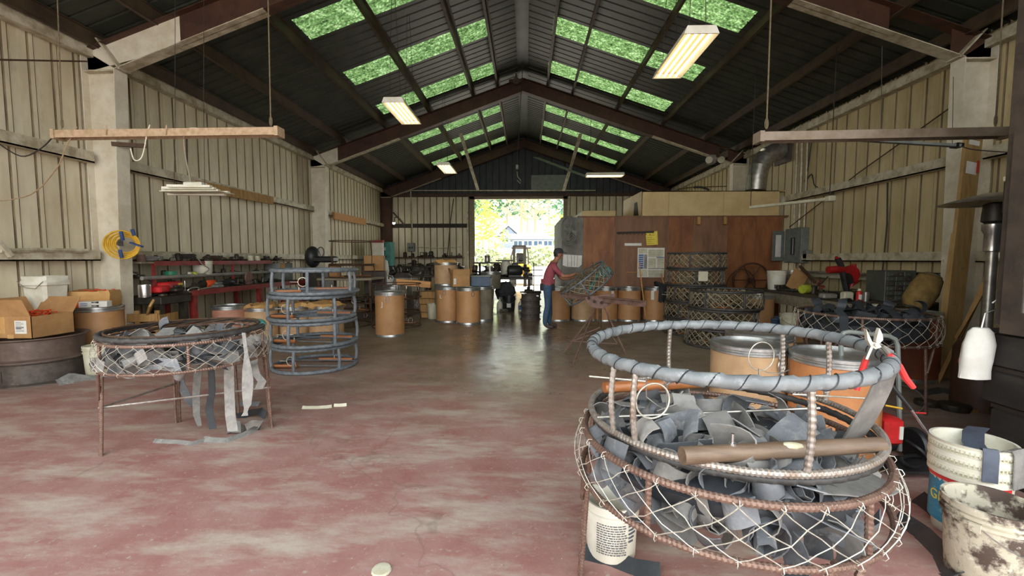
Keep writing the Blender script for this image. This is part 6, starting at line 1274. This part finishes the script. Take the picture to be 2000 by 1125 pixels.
rope([(6.66, 8.35, 2.95), (6.68, 8.33, 2.2), (6.66, 8.35, 1.3)], .012, mCABLE, 'dark cable hanging down the right wall above the saw', 'cable', 'cable')
rope([PX(1586, 270, 6.7), PX(1578, 330, 6.7), PX(1572, 355, 6.7), PX(1585, 340, 6.7), PX(1590, 360, 6.7), PX(1597, 366, 6.7)], .012, mCABLE, 'looped dark wire on the right wall near the duct', 'cable', 'cable', k=4)
# duct
du = thing('exhaust_duct', 'shiny galvanised elbow duct from beige box into the right wall', 'duct', (P(1477, 372, 11.75).x, 11.75, zb))
pts = [P(1476, 372, 11.75), P(1479, 345, 11.75), P(1484, 325, 11.75), P(1496, 306, 11.75), P(1515, 296, 11.75), P(1545, 293, 11.75)]
for i in range(5): obj('duct_section', MB().tube([pts[i], pts[i + 1].lerp(pts[i], -.06)], .24 - .002 * i, 18), mSTEEL, du, world=True)
obj('wall_plate', MB().bx(6.66, 6.7, 11.4, 12.1, pts[5].z - .35, pts[5].z + .35), mSTEELD, du, world=True)
# stacked hoses and beam on top of beige box
rope([P(1355, 366, 11.8), P(1370, 366, 11.8), P(1385, 371, 11.8)], .03, mCABLE, 'dark bent hose lying on top of the beige box', 'hose', 'hose', k=4)
rope([P(1322, 370, 12.2), P(1350, 366, 12.2), P(1420, 364, 12.0)], .012, mRUST, 'thin rod lying along the beige box top', 'rod', 'rod')
# ================================================================== WORK STAND AND POT
sd = Vector((1.3, 7.95, 0)); wsn = thing('work_stand', 'rusty turning stand with half disc and long steel beam in the middle', 'stand', tuple(sd))
A, B = P(1092, 571, 8.75), P(1257, 588, 7.1)
obj('beam', MB().bar(A, B, .1, .012).bar(A + Vector((.04, 0, -.05)), B + Vector((.04, 0, -.05)), .012, .1), mRUSTP, wsn, world=True, label='long rusty angle iron beam')
dc_ = P(1172, 580, 7.85); obj('half_disc', MB().poly([(.27 * math.cos(PI + PI * i / 16) * (1), 0, .24 * math.sin(PI + PI * i / 16)) for i in range(17)], (0, .012, 0)).xf(Matrix.Translation(dc_ + Vector((0, 0, .03))) @ Matrix.Rotation(-.12, 4, 'Y')), mRUSTP, wsn, world=True, label='pinkish rusty half disc with holes')
for px, py in ((1161, 589), (1175, 591), (1150, 582), (1192, 583)): obj('disc_hole', MB().lathe([(0, 0), (.028, 0), (.028, .006), (0, .006)], 12).xf(Matrix.Translation(P(px, py, 7.83)) @ Matrix.Rotation(PI / 2, 4, 'X')), mDARK, wsn, world=True)
obj('pivot', MB().tube([P(1172, 600, 7.9), P(1172, 640, 7.9)], .03, 8), mRUST, wsn, world=True)
tp0 = P(1172, 612, 7.9)
for a, b in (((1163, 600), (1117, 716)), ((1180, 600), (1223, 692)), ((1160, 612), (1100, 690)), ((1185, 610), (1200, 655)), ((1172, 640), (1150, 660))):
    obj('leg', MB().tube([P(a[0], a[1], 7.9), G(*b)], .014, 6), mRUSTP, wsn, world=True)
f1, f2, f3, f4 = G(1117, 716, .3), G(1223, 692, .3), G(1100, 690, .3), G(1200, 655, .3)
for a, b in (((1112, 666), (1205, 672)), ((1133, 655), (1172, 640)), ((1113, 668), (1150, 655)), ((1205, 670), (1185, 640)), ((1122, 697), (1190, 700))): obj('tie_rod', MB().tube([P(*a, 7.3), P(*b, 7.3)], .009, 5), mRUSTP, wsn, world=True)
pt = Vector((1.22, 8.85, 1.06)); wp_ = pot('crab_pot', 'netted crab pot tilted on the work stand in front of the man', tuple(pt), 0, .54, .34, 'wrap', .02, mWRAPD, net=True, inner=True, rot=(-.06, -.66, .12), mnet=mNET)
wp_.location = pt - Euler((-.06, -.66, .12)).to_matrix() @ Vector((0, 0, .17))
rng = random.Random(77); mb = MB()
for i in range(170):
    a = rng.uniform(0, 6.28); q = .5 * math.sqrt(rng.random()); p = Vector((q * math.cos(a), q * math.sin(a), rng.uniform(.25, .4))); mb.tube([p, p + Vector((rng.uniform(-.12, .12), rng.uniform(-.12, .12), rng.uniform(-.04, .05)))], .006, 3)
obj('tangled_twine', mb, mROPE, wp_, kind='stuff')
obj('teal_rod', MB().tube([(-.1, -.5, .1), (.45, -.3, .3)], .02, 6), mTEAL, wp_); obj('teal_patch', MB().bev(.3, .52, -.25, -.1, .05, .2, .02), mTEAL, wp_)
# ================================================================== CEILING FITTINGS
def bay(name, label, c, rz=0, L=1.22, lit=True, tubes=4, cat='lamp', group=None):
    t = thing(name, label, cat, c, rz, group); w_ = .2
    hb = MB().poly([(-w_, 0, -.02), (-w_ * .8, 0, .07), (w_ * .8, 0, .07), (w_, 0, -.02), (w_ * .97, 0, -.025), (w_ * .76, 0, .055), (-w_ * .76, 0, .055), (-w_ * .97, 0, -.025)], (0, L, 0)).xf(T(0, -L / 2, 0)); obj('housing', hb, mWHITE, t, smooth=0)
    obj('reflector', MB().bx(-w_ * .78, w_ * .78, -L / 2 + .01, L / 2 - .01, .04, .05), mREFL if lit else mGREYPL, t)
    for s in (-1, 1): obj('end_cap', MB().poly([(-w_, s * L / 2, -.02), (-w_ * .8, s * L / 2, .07), (w_ * .8, s * L / 2, .07), (w_, s * L / 2, -.02)], (0, s * .015, 0)), mWHITE, t)
    for i in range(tubes): x = (i - (tubes - 1) / 2) * w_ * 1.6 / tubes; obj('tube', MB().tube([(x, -L / 2 + .02, .005), (x, L / 2 - .02, .005)], .016, 8), mTUBE if lit else mWHITE, t)
    for x in (-.1, .1):
        for y in (-L * .4, L * .4): obj('hanging_wire', MB().tube([(x, y, .06), (x * .2, y, min(2.3, rz_(c[0]) - c[2] - .1))], .004, 4), mCABLE, t)
    return t
def bayat(p1, p2, Y1, Y2, label): a, b = P(*p1, Y1), P(*p2, Y2); return bay('hanging_lamp', label, ((a.x + b.x) / 2, (a.y + b.y) / 2, (a.z + b.z) / 2 + .03))
bayat((1366, 70), (1305, 153), 5.2, 6.42, 'big lit four tube lamp hanging at upper right'); bayat((778, 200), (795, 245), 7.7, 8.9, 'lit tube lamp hanging at left before the second rafter'); bayat((870, 322), (877, 341), 12.6, 13.8, 'small lit tube lamp far down the left side'); bay('hanging_lamp', 'lit lamp hung crosswise far down the right side', tuple(P(1181, 343, 14.2)), PI / 2, 1.15)
def channel(p0, p1, Y, m, label, ropes, name='light_channel'):
    a, b = P(*p0, Y), P(*p1, Y); t = thing(name, label, 'fixture', tuple((a + b) / 2)); 
    obj('channel', MB().bar(a, b, .12, .012).bar(a + Vector((0, -.055, -.035)), b + Vector((0, -.055, -.035)), .012, .08).bar(a + Vector((0, .055, -.035)), b + Vector((0, .055, -.035)), .012, .08), m, t, world=True)
    obj('end_block', MB().bar(a - Vector((.01, 0, .035)), a + Vector((.03, 0, -.035)), .14, .1), m, t, world=True); obj('end_block', MB().bar(b - Vector((.03, 0, .035)), b + Vector((.01, 0, -.035)), .14, .1), m, t, world=True)
    for (x, y, x2, y2, r_, mm) in ropes:
        q0 = P(x, y, Y); q1 = q0 + Vector((.02, .05, 0)); q1.z = rz_(q1.x) - .02; obj('suspension_rope', MB().tube([q0, q1], r_, 5), mm, t, world=True)
        obj('rope_knot', MB().tube([q0 + Vector((.015 * math.cos(k_), 0, .05 + .05 * math.sin(k_))) for k_ in [x_ * .7 for x_ in range(9)]], .005, 4, True), mm, t, world=True)
    return t
channel((112, 258), (547, 252), 4.73, mTAN, 'long tan empty light channel hung by ropes at left', ((122, 250, 100, -300, .006, mROPE), (529, 246, 534, -330, .007, mROPE)))
channel((1480, 262), (1968, 252), 4.3, mat('dusty_brown_channel', '8f8070', '786955', s=5, rough=.6), 'long dusty brown light channel hung by ropes at right', ((1497, 252, 1495, -330, .007, mROPE), (1944, 246, 1975, -300, .006, mROPE)))
rope([P(385, 250, 4.7), P(362, 255, 4.72), P(360, 290, 4.9), P(372, 355, 5.4)], .006, mCORD, 'white cord from the left channel down to the old fixture', 'cord', 'cord', k=5)
rope([P(293, 244, 4.68), P(287, 262, 4.68), P(282, 290, 4.7), P(275, 310, 4.7), P(262, 312, 4.7), P(255, 290, 4.7)], .006, mCORD, 'short white cord loop dangling below the left channel', 'cord', 'cord', k=5)
rope([P(150, 248, 4.68), P(130, 285, 4.75), P(110, 330, 4.9), P(60, 380, 5.2), P(-20, 395, 5.3)], .007, mTAN, 'tan cable drooping from the left channel to the wall', 'cable', 'cable', k=5)
rope([P(108, 262, 4.75), P(80, 290, 5), P(40, 305, 5.2), P(-10, 275, 5.4)], .008, mCABLE, 'dark cable drooping at the left end of the channel', 'cable', 'cable', k=5)
for px in (210, 327): rope([P(px - 2, 244, 4.65), P(px - 3, 262, 4.66), P(px - 4, 268, 4.75)], .006, mTAN, ['tan tie wound round the left channel near its middle', 'tan tie wound round the left channel right of its middle'][px > 300], 'tie', 'tie')
of = thing('unlit_fixture', 'old white unlit slatted light fixture hanging at left', 'fixture', tuple(P(382, 370, 5.5)))
for i, (x0, x1, y, dy) in enumerate(((328, 412, 363, -.1), (318, 420, 367, -.05), (318, 428, 371, 0), (330, 447, 375, .06), (330, 440, 379, .1))): obj('slat', MB().bar(P(x0, y, 5.5 + dy), P(x1, y + 1, 5.5 + dy), .05, .03), mWHITE, of, world=True)
obj('ballast', MB().bev(-.12, .12, -.06, .06, .02, .09, .01), mWHITE, of); obj('reflector_sheet', MB().bx(-.35, .4, -.15, .15, -.045, -.035), mPAIL, of)
for px, tx_ in ((340, 342), (400, 398)): rope([P(px, 362, 5.5), P(tx_, 250, 5.4), P(tx_, -60, 5.6)], .003, mCABLE, ['thin left wire holding the old white fixture', 'thin right wire holding the old white fixture'][px > 360], 'wire', 'wire')
db = thing('dark_fixture', 'slim dark unlit tube fixture hanging under the right channel', 'fixture', tuple(P(1760, 278, 5.6))); obj('body', MB().bar(P(1645, 271, 5.6), P(1875, 285, 5.2), .07, .03), mGREYB, db, world=True)
for p_ in ((1645, 271, 5.6), (1862, 284, 5.22)): obj('end_cap', MB().bar(P(*p_), P(p_[0] + 14, p_[1] + 1, p_[2]), .09, .045), mBLACK, db, world=True)
for p_ in ((1720, 276, 5.5, 1723, 90), (1860, 283, 5.25, 1862, 150)): obj('hanging_wire', MB().tube([P(p_[0], p_[1], p_[2]), P(p_[3], p_[4], p_[2])], .004, 4), mCABLE, db, world=True)
rope([P(1875, 284, 5.2), P(1900, 292, 5.1), P(1975, 298, 4.9)], .006, mCABLE, 'dark lead from the slim fixture to the right wall', 'cable', 'cable', k=4)
t2_ = thing('pole_fixture', 'thin cream pole hung near the conduit over the right bench', 'pole', tuple(P(1545, 397, 8.4))); obj('pole', MB().tube([P(1465, 405, 9.0), P(1622, 388, 7.8)], .03, 8), mPAIL, t2_, world=True); obj('hanger', MB().tube([P(1466, 405, 9.0), P(1466, 405, 9.0) + Vector((0, 0, 2.75))], .007, 5), mCABLE, t2_, world=True); obj('hanger', MB().tube([P(1620, 388, 7.8), P(1620, 388, 7.8) + Vector((0, 0, 2.55))], .007, 5), mCABLE, t2_, world=True); obj('end_box', MB().bev(-.06, .06, -.06, .06, -.05, .05, .01).xf(Matrix.Translation(P(1622, 388, 7.8))), mPAIL, t2_, world=True)
# hook hanging from the ridge, security light, roof plank, chain
hk = thing('hanging_hook', 'iron hook hanging on a long cable below the ridge', 'hook', tuple(P(1010, 330, 13.0))); obj('cable', MB().tube([Vector((-.1, 13.0, RZ - .02)), P(1010, 322, 13.0)], .008, 5), mCABLE, hk, world=True); obj('hook_block', MB().bev(-.04, .04, -.03, .03, .0, .12, .01), mGREYB, hk); obj('hook', MB().tube([P(1010, 335, 13), P(1011, 345, 13), P(1017, 352, 13), P(1016, 358, 13), P(1010, 352, 13)], .015, 6), mSTEEL, hk, world=True)
pb_ = thing('pulley', 'round pulley wheel at the apex of the second rafter', 'pulley', tuple(P(1008, 158, 13.4))); obj('wheel', MB().lathe([(.03, -.02), (.1, -.02), (.09, 0), (.1, .02), (.03, .02)], 16).xf(T(rx=PI / 2)), mSTEELD, pb_); obj('bracket', MB().bar((0, 0, 0), (0, .1, .25), .04, .03), mRUST, pb_)
for s in (-1, 1): obj('side_plate', MB().poly([(s * .03, 0, -.06), (s * .22, 0, -.02), (s * .2, 0, .05), (s * .03, 0, .06)], (0, .02, 0)), mRUST, pb_)
plank(P(1048, 308, 17.5), P(1145, 345, 15.5), .35, .04, mGREYB, 'grey plank slung below the roof near the dark gable', up=(0, 0, 1))
sl = thing('flood_light', 'pale double flood light on the right end of the second rafter', 'lamp', tuple(P(1392, 312, 13.42)))
obj('bracket', MB().bev(-.1, .1, 0, .22, -.1, .15, .01), mGREYPL, sl)
for s in (-1, 1): obj('lamp_head', MB().lathe([(0, 0), (.05, 0), (.1, .12), (.1, .16), (0, .16)], 12).xf(T(s * .14, -.05, .0, rx=PI / 2 + .3, rz=s * .3)), mPAIL, sl)
# boards resting on the girts
for (x0, y0, x1, y1, X, w_, lab, m_) in ((385, 362, 532, 392, -6.58, .2, 'long tan board resting on the left upper girt', mWOOD), (652, 421, 714, 434, -6.58, .24, 'bundle of yellowish boards on the far left girt', mWOODO)): plank(PX(x0, y0, X), PX(x1, y1, X), .06, w_, m_, lab)
rope([PX(0, 150, -6.7) + Vector((0, -.5, 0)), PX(170, 120, -6.5)], .012, mRUST, 'thin rusty brace rod crossing the near left wall', 'rod', 'brace_rod')
plank(PX(218, 281, -6.3), P(285, 285, 6.75), .04, .06, mRUST, 'short rusty bar sticking out of the left column', 'bar', 'bar')
plank(PX(-5, 470, -6.6), PX(22, 500, -6.6), .05, .05, mGIRT, 'pale short strut at the left edge above the square tub', 'strut', 'strut')
rope([PX(0, 490, -6.62), PX(80, 488, -6.62), PX(170, 490, -6.62)], .03, mGIRT, 'white pipe along the lower left girt by the column', 'pipe', 'pipe')
rope([PX(365, 250, -6.7) + Vector((0, 0, 0)), PX(366, 330, -6.7)], .01, mCABLE, 'dark thin cable on the left wall above the old fixture', 'cable', 'cable')
rope([P(627, 492, 13.5) + Vector((.1 * math.cos(q), -.02, .15 * math.sin(q))) for q in [x_ * .5 for x_ in range(25)]], .012, mCABLE, 'black cable loop hung on the second left column', 'cable', 'cable_loop')
# ================================================================== OUTSIDE
mLEAF = [mat('yellow_green_leaves', 'b0c156', '8fa83e', s=4, rough=.7, rnd=.2), mat('fir_green_needles', '5f8865', '4d7453', s=4, rough=.8, rnd=.2), mat('pale_grey_green_leaves', 'b4ba94', '98a27c', s=4, rough=.8, rnd=.2)]
mBARK = mat('pale_bark', 'b5a68c', '9a8a6c', s=6, rough=.9)
mSIDE = mat('grey_blue_siding', '8791a0', '7a8493', s=5, rough=.7); mROOFH = mat('grey_shingles', '9299a5', '828993', s=9, rough=.8); mTRIM = mat('white_house_trim', 'eceae2', 'dddbd2', s=5, rough=.6)
def gzz(x, y): return gz(x, y)
def treex(px, Y, h_, r_, kind, label, seed, n=700, trunk=.12, base=.25):
    p = P(px, 470, Y); z0 = gzz(p.x, Y); t = thing('tree', label, 'tree', (p.x, Y, z0), group=None); rng = random.Random(seed); mb = MB()
    for i in range(n):
        u = rng.random(); z = h_ * (base + (1 - base) * u); a = rng.uniform(0, 6.283)
        rr = r_ * ((1 - u) ** .8 + .04 if kind == 1 else math.sin(PI * min(.97, .12 + .86 * u)) ** .7) * math.sqrt(rng.uniform(.15, 1)); q = Vector((rr * math.cos(a), rr * math.sin(a), z)); s = rng.uniform(.25, .6) * (1.0 if kind else .8) * (h_ / 14) ** .5
        d1 = Vector((rng.uniform(-1, 1), rng.uniform(-1, 1), rng.uniform(-.5, .5))) * s; d2 = Vector((rng.uniform(-1, 1), rng.uniform(-1, 1), rng.uniform(-.9, .9))) * s
        mb.add([q - d1, q + d2, q + d1, q - d2], [(0, 1, 2, 3)])
    obj('crown', mb, mLEAF[kind], t, kind='stuff', smooth=0)
    tb_ = MB().tube([(0, 0, -.3), (.05 * h_ * .1, 0, h_ * .5), (0, 0, h_ * .93)], [trunk * h_ * .12, trunk * h_ * .08, .03], 7)
    if kind != 1:
        for i in range(7): a = i * 2.4; z = h_ * (.3 + .07 * i); tb_.tube([(0, 0, z), (r_ * .45 * math.cos(a), r_ * .45 * math.sin(a), z + h_ * .18)], [.06 * h_ / 10, .02], 5)
    obj('trunk', tb_, mBARK, t); return t
treex(925, 58, 9, 4, 0, 'bright yellow green bushy tree outside at the left of the rear door', 1, 800); treex(955, 64, 6.0, 3.2, 0, 'lower yellow green bush left of the far grey house', 2, 600, base=.05); treex(912, 86, 19, 4.5, 1, 'tall dark fir outside at the left edge of the rear door', 3, 900); treex(950, 98, 20, 5, 1, 'fir standing behind the yellow green tree outside', 4, 900); treex(990, 104, 21, 5, 1, 'middle fir behind the far houses outside', 5, 900)
treex(1018, 90, 19, 6, 2, 'pale sparse tall tree with visible trunk behind the grey house', 6, 520, .16); treex(1045, 92, 17.5, 6, 2, 'pale sparse tree right of the tallest pale one outside', 7, 520, .16); treex(1072, 104, 21, 4.5, 1, 'fir outside toward the right of the rear door', 8, 900); treex(1088, 72, 6, 2.6, 0, 'yellow green bush outside right of the grey house', 9, 500, base=.05); treex(1030, 112, 17, 6, 1, 'dark fir in the farthest row outside', 10, 900)
def house(px0, px1, py0, Y, hgt, roof, label, seed, gable=False, nwin=3):
    a, b = P(px0, py0, Y), P(px1, py0, Y); z0 = gzz(0, Y) - .3; t = thing('house', label, 'house', ((a.x + b.x) / 2, Y, z0)); w_ = (b.x - a.x) / 2; zt = a.z - z0
    obj('walls', MB().bx(-w_, w_, 0, 7, 0, zt), mSIDE, t)
    if gable: obj('roof', MB().poly([(-w_ - .5, -.6, zt - .1), (0, -.6, zt + roof), (w_ + .5, -.6, zt - .1), (w_ + .5, -.6, zt + .15), (0, -.6, zt + roof + .3), (-w_ - .5, -.6, zt + .15)], (0, 8, 0)), mROOFH, t); obj('gable', MB().poly([(-w_, 0, zt), (w_, 0, zt), (0, 0, zt + roof - .1)], (0, .1, 0)), mSIDE, t)
    else: obj('roof', MB().add([(-w_ - .6, -.6, zt), (w_ + .6, -.6, zt), (w_ + .6, 7.6, zt), (-w_ - .6, 7.6, zt), (-w_ * .6, 3.5, zt + roof), (w_ * .6, 3.5, zt + roof)], [(0, 1, 5, 4), (1, 2, 5), (2, 3, 4, 5), (3, 0, 4), (3, 2, 1, 0)]), mROOFH, t, smooth=0)
    obj('fascia', MB().bx(-w_ - .6, w_ + .6, -.66, -.58, zt - .05, zt + .22), mTRIM, t)
    for i in range(nwin):
        x = -w_ + (i + .6) * 2 * w_ / nwin; wn = obj('window', MB().bx(x - .7, x + .7, -.06, .02, zt * .52, zt * .88), mTRIM, t); obj('pane', MB().bx(x - .6, x - .05, -.08, -.06, zt * .56, zt * .84), mBLUE, wn); obj('pane', MB().bx(x + .05, x + .6, -.08, -.06, zt * .56, zt * .84), mBLUE, wn)
    return t
house(1000, 1078, 466, 66, 3, 1.1, 'long low grey house with white trim outside the rear door', 1, nwin=4); house(976, 1010, 460, 78, 4, 1.7, 'gabled grey house behind the low one outside', 2, True, 2); house(1062, 1100, 459, 82, 4, 1.4, 'pale house at the right edge behind the low grey one', 3, nwin=2)
rng = random.Random(41); hm = MB()
for i in range(1400):
    q = Vector((rng.uniform(-7, 3), rng.uniform(44, 46), 0)); q.z = gzz(0, 45) + rng.uniform(0, 1.6 + .5 * math.sin(q.x)); s = .25
    d1 = Vector((rng.uniform(-1, 1), rng.uniform(-1, 1), rng.uniform(-.5, .5))) * s; d2 = Vector((rng.uniform(-1, 1), rng.uniform(-1, 1), rng.uniform(-.9, .9))) * s; hm.add([q - d1, q + d2, q + d1, q - d2], [(0, 1, 2, 3)])
solo('hedge', hm, mLEAF[2], 'pale overgrown hedge across the yard outside the rear door', 'hedge', kind='stuff', smooth=0)
fl_ = thing('forklift', 'yellow forklift with tall mast parked outside the rear door', 'forklift', (P(1015, 560, 25).x, 25, 0))
for px in (1004, 1025): obj('mast_rail', MB().bar(P(px, 600, 25) , P(px, 480, 25), .16, .14, Vector((0, 1, 0))), mBLACKM, fl_, world=True)
for px in (998.5, 1032): obj('guard_post', MB().tube([P(px, 540, 25.9), P(px, 500, 25.9), P(px + (6 if px < 1010 else -3), 483, 25.9)], .05, 6), mTAUPE, fl_, world=True)
obj('mast_top', MB().bar(P(1002, 481, 25), P(1027, 481, 25), .12, .12), mBLACKM, fl_, world=True); obj('mast_crossbar', MB().bar(P(1002, 525, 25), P(1034, 525, 25), .1, .14), mBLACKM, fl_, world=True)
obj('body', MB().bev(-.55, .7, .8, 2.6, .35, 1.25, .1), mYEL, fl_); obj('counterweight', MB().bev(-.55, .7, 2.4, 3.2, .35, 1.15, .15), mYEL, fl_); obj('roof_guard', MB().bx(-.5, .65, .8, 2.3, 2.15, 2.22), mTAUPE, fl_)
for x in (-.5, .65):
    for y in (.9, 2.5): obj('wheel', MB().lathe([(.1, -.12), (.33, -.12), (.35, 0), (.33, .12), (.1, .12)], 18).xf(T(x, y, .32, ry=PI / 2)), mBLACK, fl_)
for x in (-.25, .35): obj('fork', MB().bx(x - .06, x + .06, -1.0, .1, .03, .08).bx(x - .06, x + .06, .05, .12, .03, .9), mBLACKM, fl_)
obj('seat', MB().bev(-.25, .35, 1.3, 1.9, 1.25, 1.4, .05).bev(-.25, .35, 1.8, 1.95, 1.4, 1.9, .05), mBLACK, fl_)
obj('steering_wheel', MB().tube([(.05 + .18 * math.cos(q), 1.15 + .06 * math.sin(q), 1.5 + .16 * math.sin(q)) for q in [x_ * PI / 8 for x_ in range(16)]], .02, 5, True), mBLACK, fl_)
# ================================================================== THE MAN AT THE POT
def skin_mesh(chains, sub=2):
    # chains: list of [(point, radius), ...]; the first point of a later chain may equal an earlier point to join there
    me = bpy.data.meshes.new('s'); vs = []; es = []; rad = []
    def idx(p, r):
        for i, q in enumerate(vs):
            if (Vector(q) - Vector(p)).length < 1e-5: return i
        vs.append(tuple(p)); rad.append(r); return len(vs) - 1
    for ch in chains:
        ids = [idx(p, r) for p, r in ch]; es += list(zip(ids[:-1], ids[1:]))
    me.from_pydata(vs, es, []); o = bpy.data.objects.new('s', me); COL.objects.link(o)
    sk = o.modifiers.new('k', 'SKIN'); sk.use_smooth_shade = True
    for i, v in enumerate(me.skin_vertices[0].data):
        r = rad[i]; v.radius = r if isinstance(r, tuple) else (r, r); v.use_root = (i == 0)
    sb_ = o.modifiers.new('u', 'SUBSURF'); sb_.levels = sub; sb_.render_levels = sub
    bpy.context.view_layer.update(); m2 = bpy.data.meshes.new_from_object(o.evaluated_get(bpy.context.evaluated_depsgraph_get()))
    mb = MB(); mb.v = [tuple(v.co) for v in m2.vertices]; mb.f = [tuple(p.vertices) for p in m2.polygons]
    bpy.data.objects.remove(o); return mb
MX, MY = P(1073, 640, 9.75).x, 9.75
man = thing('person', 'man in dark cap, faded red shirt and jeans bending toward the tilted pot', 'person', (MX, MY, 0))
# he faces +x (toward the pot); y is his left-right axis
pel = (-.05, 0, .92)
body = [[(pel, (.15, .125)), ((-.045, 0, 1.06), (.155, .125)), ((.0, 0, 1.22), (.175, .135)), ((.06, 0, 1.38), (.165, .125)), ((.1, 0, 1.46), (.1, .085)), ((.14, 0, 1.52), (.06, .055)), ((.17, 0, 1.565), (.058, .056)), ((.195, 0, 1.64), (.082, .09)), ((.2, 0, 1.70), (.07, .085))]]
for s in (-1, 1):
    body.append([(pel, (.15, .125)), ((-.045, s * .1, .84), .105), ((-.02 + .02 * s, s * .115, .5), .075), ((-.04 + .05 * s, s * .12, .3), .07), ((-.06 + .05 * s, s * .12, .1), .055), ((.0 + .05 * s, s * .125, .045), .045), ((.14 + .05 * s, s * .135, .035), .04)])
    sh = (.06, 0, 1.38)
    hand = (.6, s * .12, 1.22 if s < 0 else 1.12)
    el = (.28, s * .26, 1.17 if s < 0 else 1.1)
    body.append([(sh, (.165, .125)), ((.075, s * .19, 1.38), .075), ((.16, s * .245, 1.28), .057), (el, .046), ((.45, s * .19, 1.18 if s < 0 else 1.1), .04), ((.56, s * .135, hand[2] + .005), .03), (hand, (.028, .038))])
mb = skin_mesh(body, 2)
for s in (-1, 1):
    hx_, hy_, hz_ = .6, s * .12, 1.22 if s < 0 else 1.12
    for k_ in range(4):
        y0 = hy_ + (k_ - 1.5) * .019; L_ = (.07, .082, .078, .06)[k_]
        f_ = skin_mesh([[((hx_ - .01, y0, hz_), .009), ((hx_ + L_ * .5, y0, hz_ + .002), .0085), ((hx_ + L_ * .85, y0, hz_ - .022), .008), ((hx_ + L_ * .9, y0, hz_ - .045), .0065)]], 1); mb.add(f_.v, f_.f)
    f_ = skin_mesh([[((hx_ - .02, hy_ - s * .02, hz_ - .005), .011), ((hx_ + .015, hy_ - s * .05, hz_ - .02), .009), ((hx_ + .05, hy_ - s * .045, hz_ - .035), .0075)]], 1); mb.add(f_.v, f_.f)
# face: nose, brow, ears, chin
for c, r in (((.285, 0, 1.625), (.02, .014, .022)), ((.255, 0, 1.575), (.035, .035, .022)), ((.262, 0, 1.655), (.02, .05, .012)), ((.19, .088, 1.63), (.02, .01, .03)), ((.19, -.088, 1.63), (.02, .01, .03))): q_ = MB().sph(c, r, 10, 7); mb.add(q_.v, q_.f)
bo = obj('body', mb, None, man, smooth=60)
for m_ in (mSKIN, mSHIRT, mJEANS, mSHOE): bo.data.materials.append(m_)
for p in bo.data.polygons:
    c = p.center
    if c.z < .085: k_ = 3
    elif c.z < .97 and abs(c.x) < .35: k_ = 2
    elif c.z < 1.475 and (c.x < .2 or (abs(c.y) > .17 and c.x < .235)) : k_ = 1
    else: k_ = 0
    p.material_index = k_
obj('shirt_tail', MB().lathe([(.15, .93), (.158, 1.0), (.16, 1.1), (.152, 1.1), (.15, 1.0), (.142, .93)], 20).xf(T(-.04, 0, 0) @ Matrix.Diagonal((1, .85, 1, 1))), mSHIRT, man, label='hem of the red shirt')
obj('waist_cloth', MB().lathe([(.165, .84), (.168, .92), (.163, 1.0), (.155, 1.0), (.16, .92), (.157, .84)], 20).xf(T(-.05, 0, 0) @ Matrix.Diagonal((1, .88, 1, 1))), mCLOTHK, man, label='dark grey cloth tied round the waist')
cp = obj('cap', MB().lathe([(.105, 1.675), (.107, 1.7), (.095, 1.75), (.06, 1.785), (0, 1.795)], 20).xf(T(.192, 0, 0) @ Matrix.Diagonal((1.05, .95, 1, 1))), mCLOTHK, man, label='dark baseball cap')
obj('brim', MB().poly([(.27, -.075, 1.69), (.36, -.06, 1.672), (.385, 0, 1.668), (.36, .06, 1.672), (.27, .075, 1.69)], (0, 0, .012)), mCLOTHK, cp)
obj('hair', MB().lathe([(.1, 1.6), (.106, 1.64), (.106, 1.68)], 16, a0=PI * .55, a1=PI * 1.45).xf(T(.192, 0, 0)), mBLACK, man)
for s in (-1, 1): obj('eye', MB().sph((.272, s * .032, 1.638), (.008, .011, .008), 8, 6), mBLACK, man)
obj('mouth', MB().bx(.278, .283, -.022, .022, 1.593, 1.598), mREDP, man)
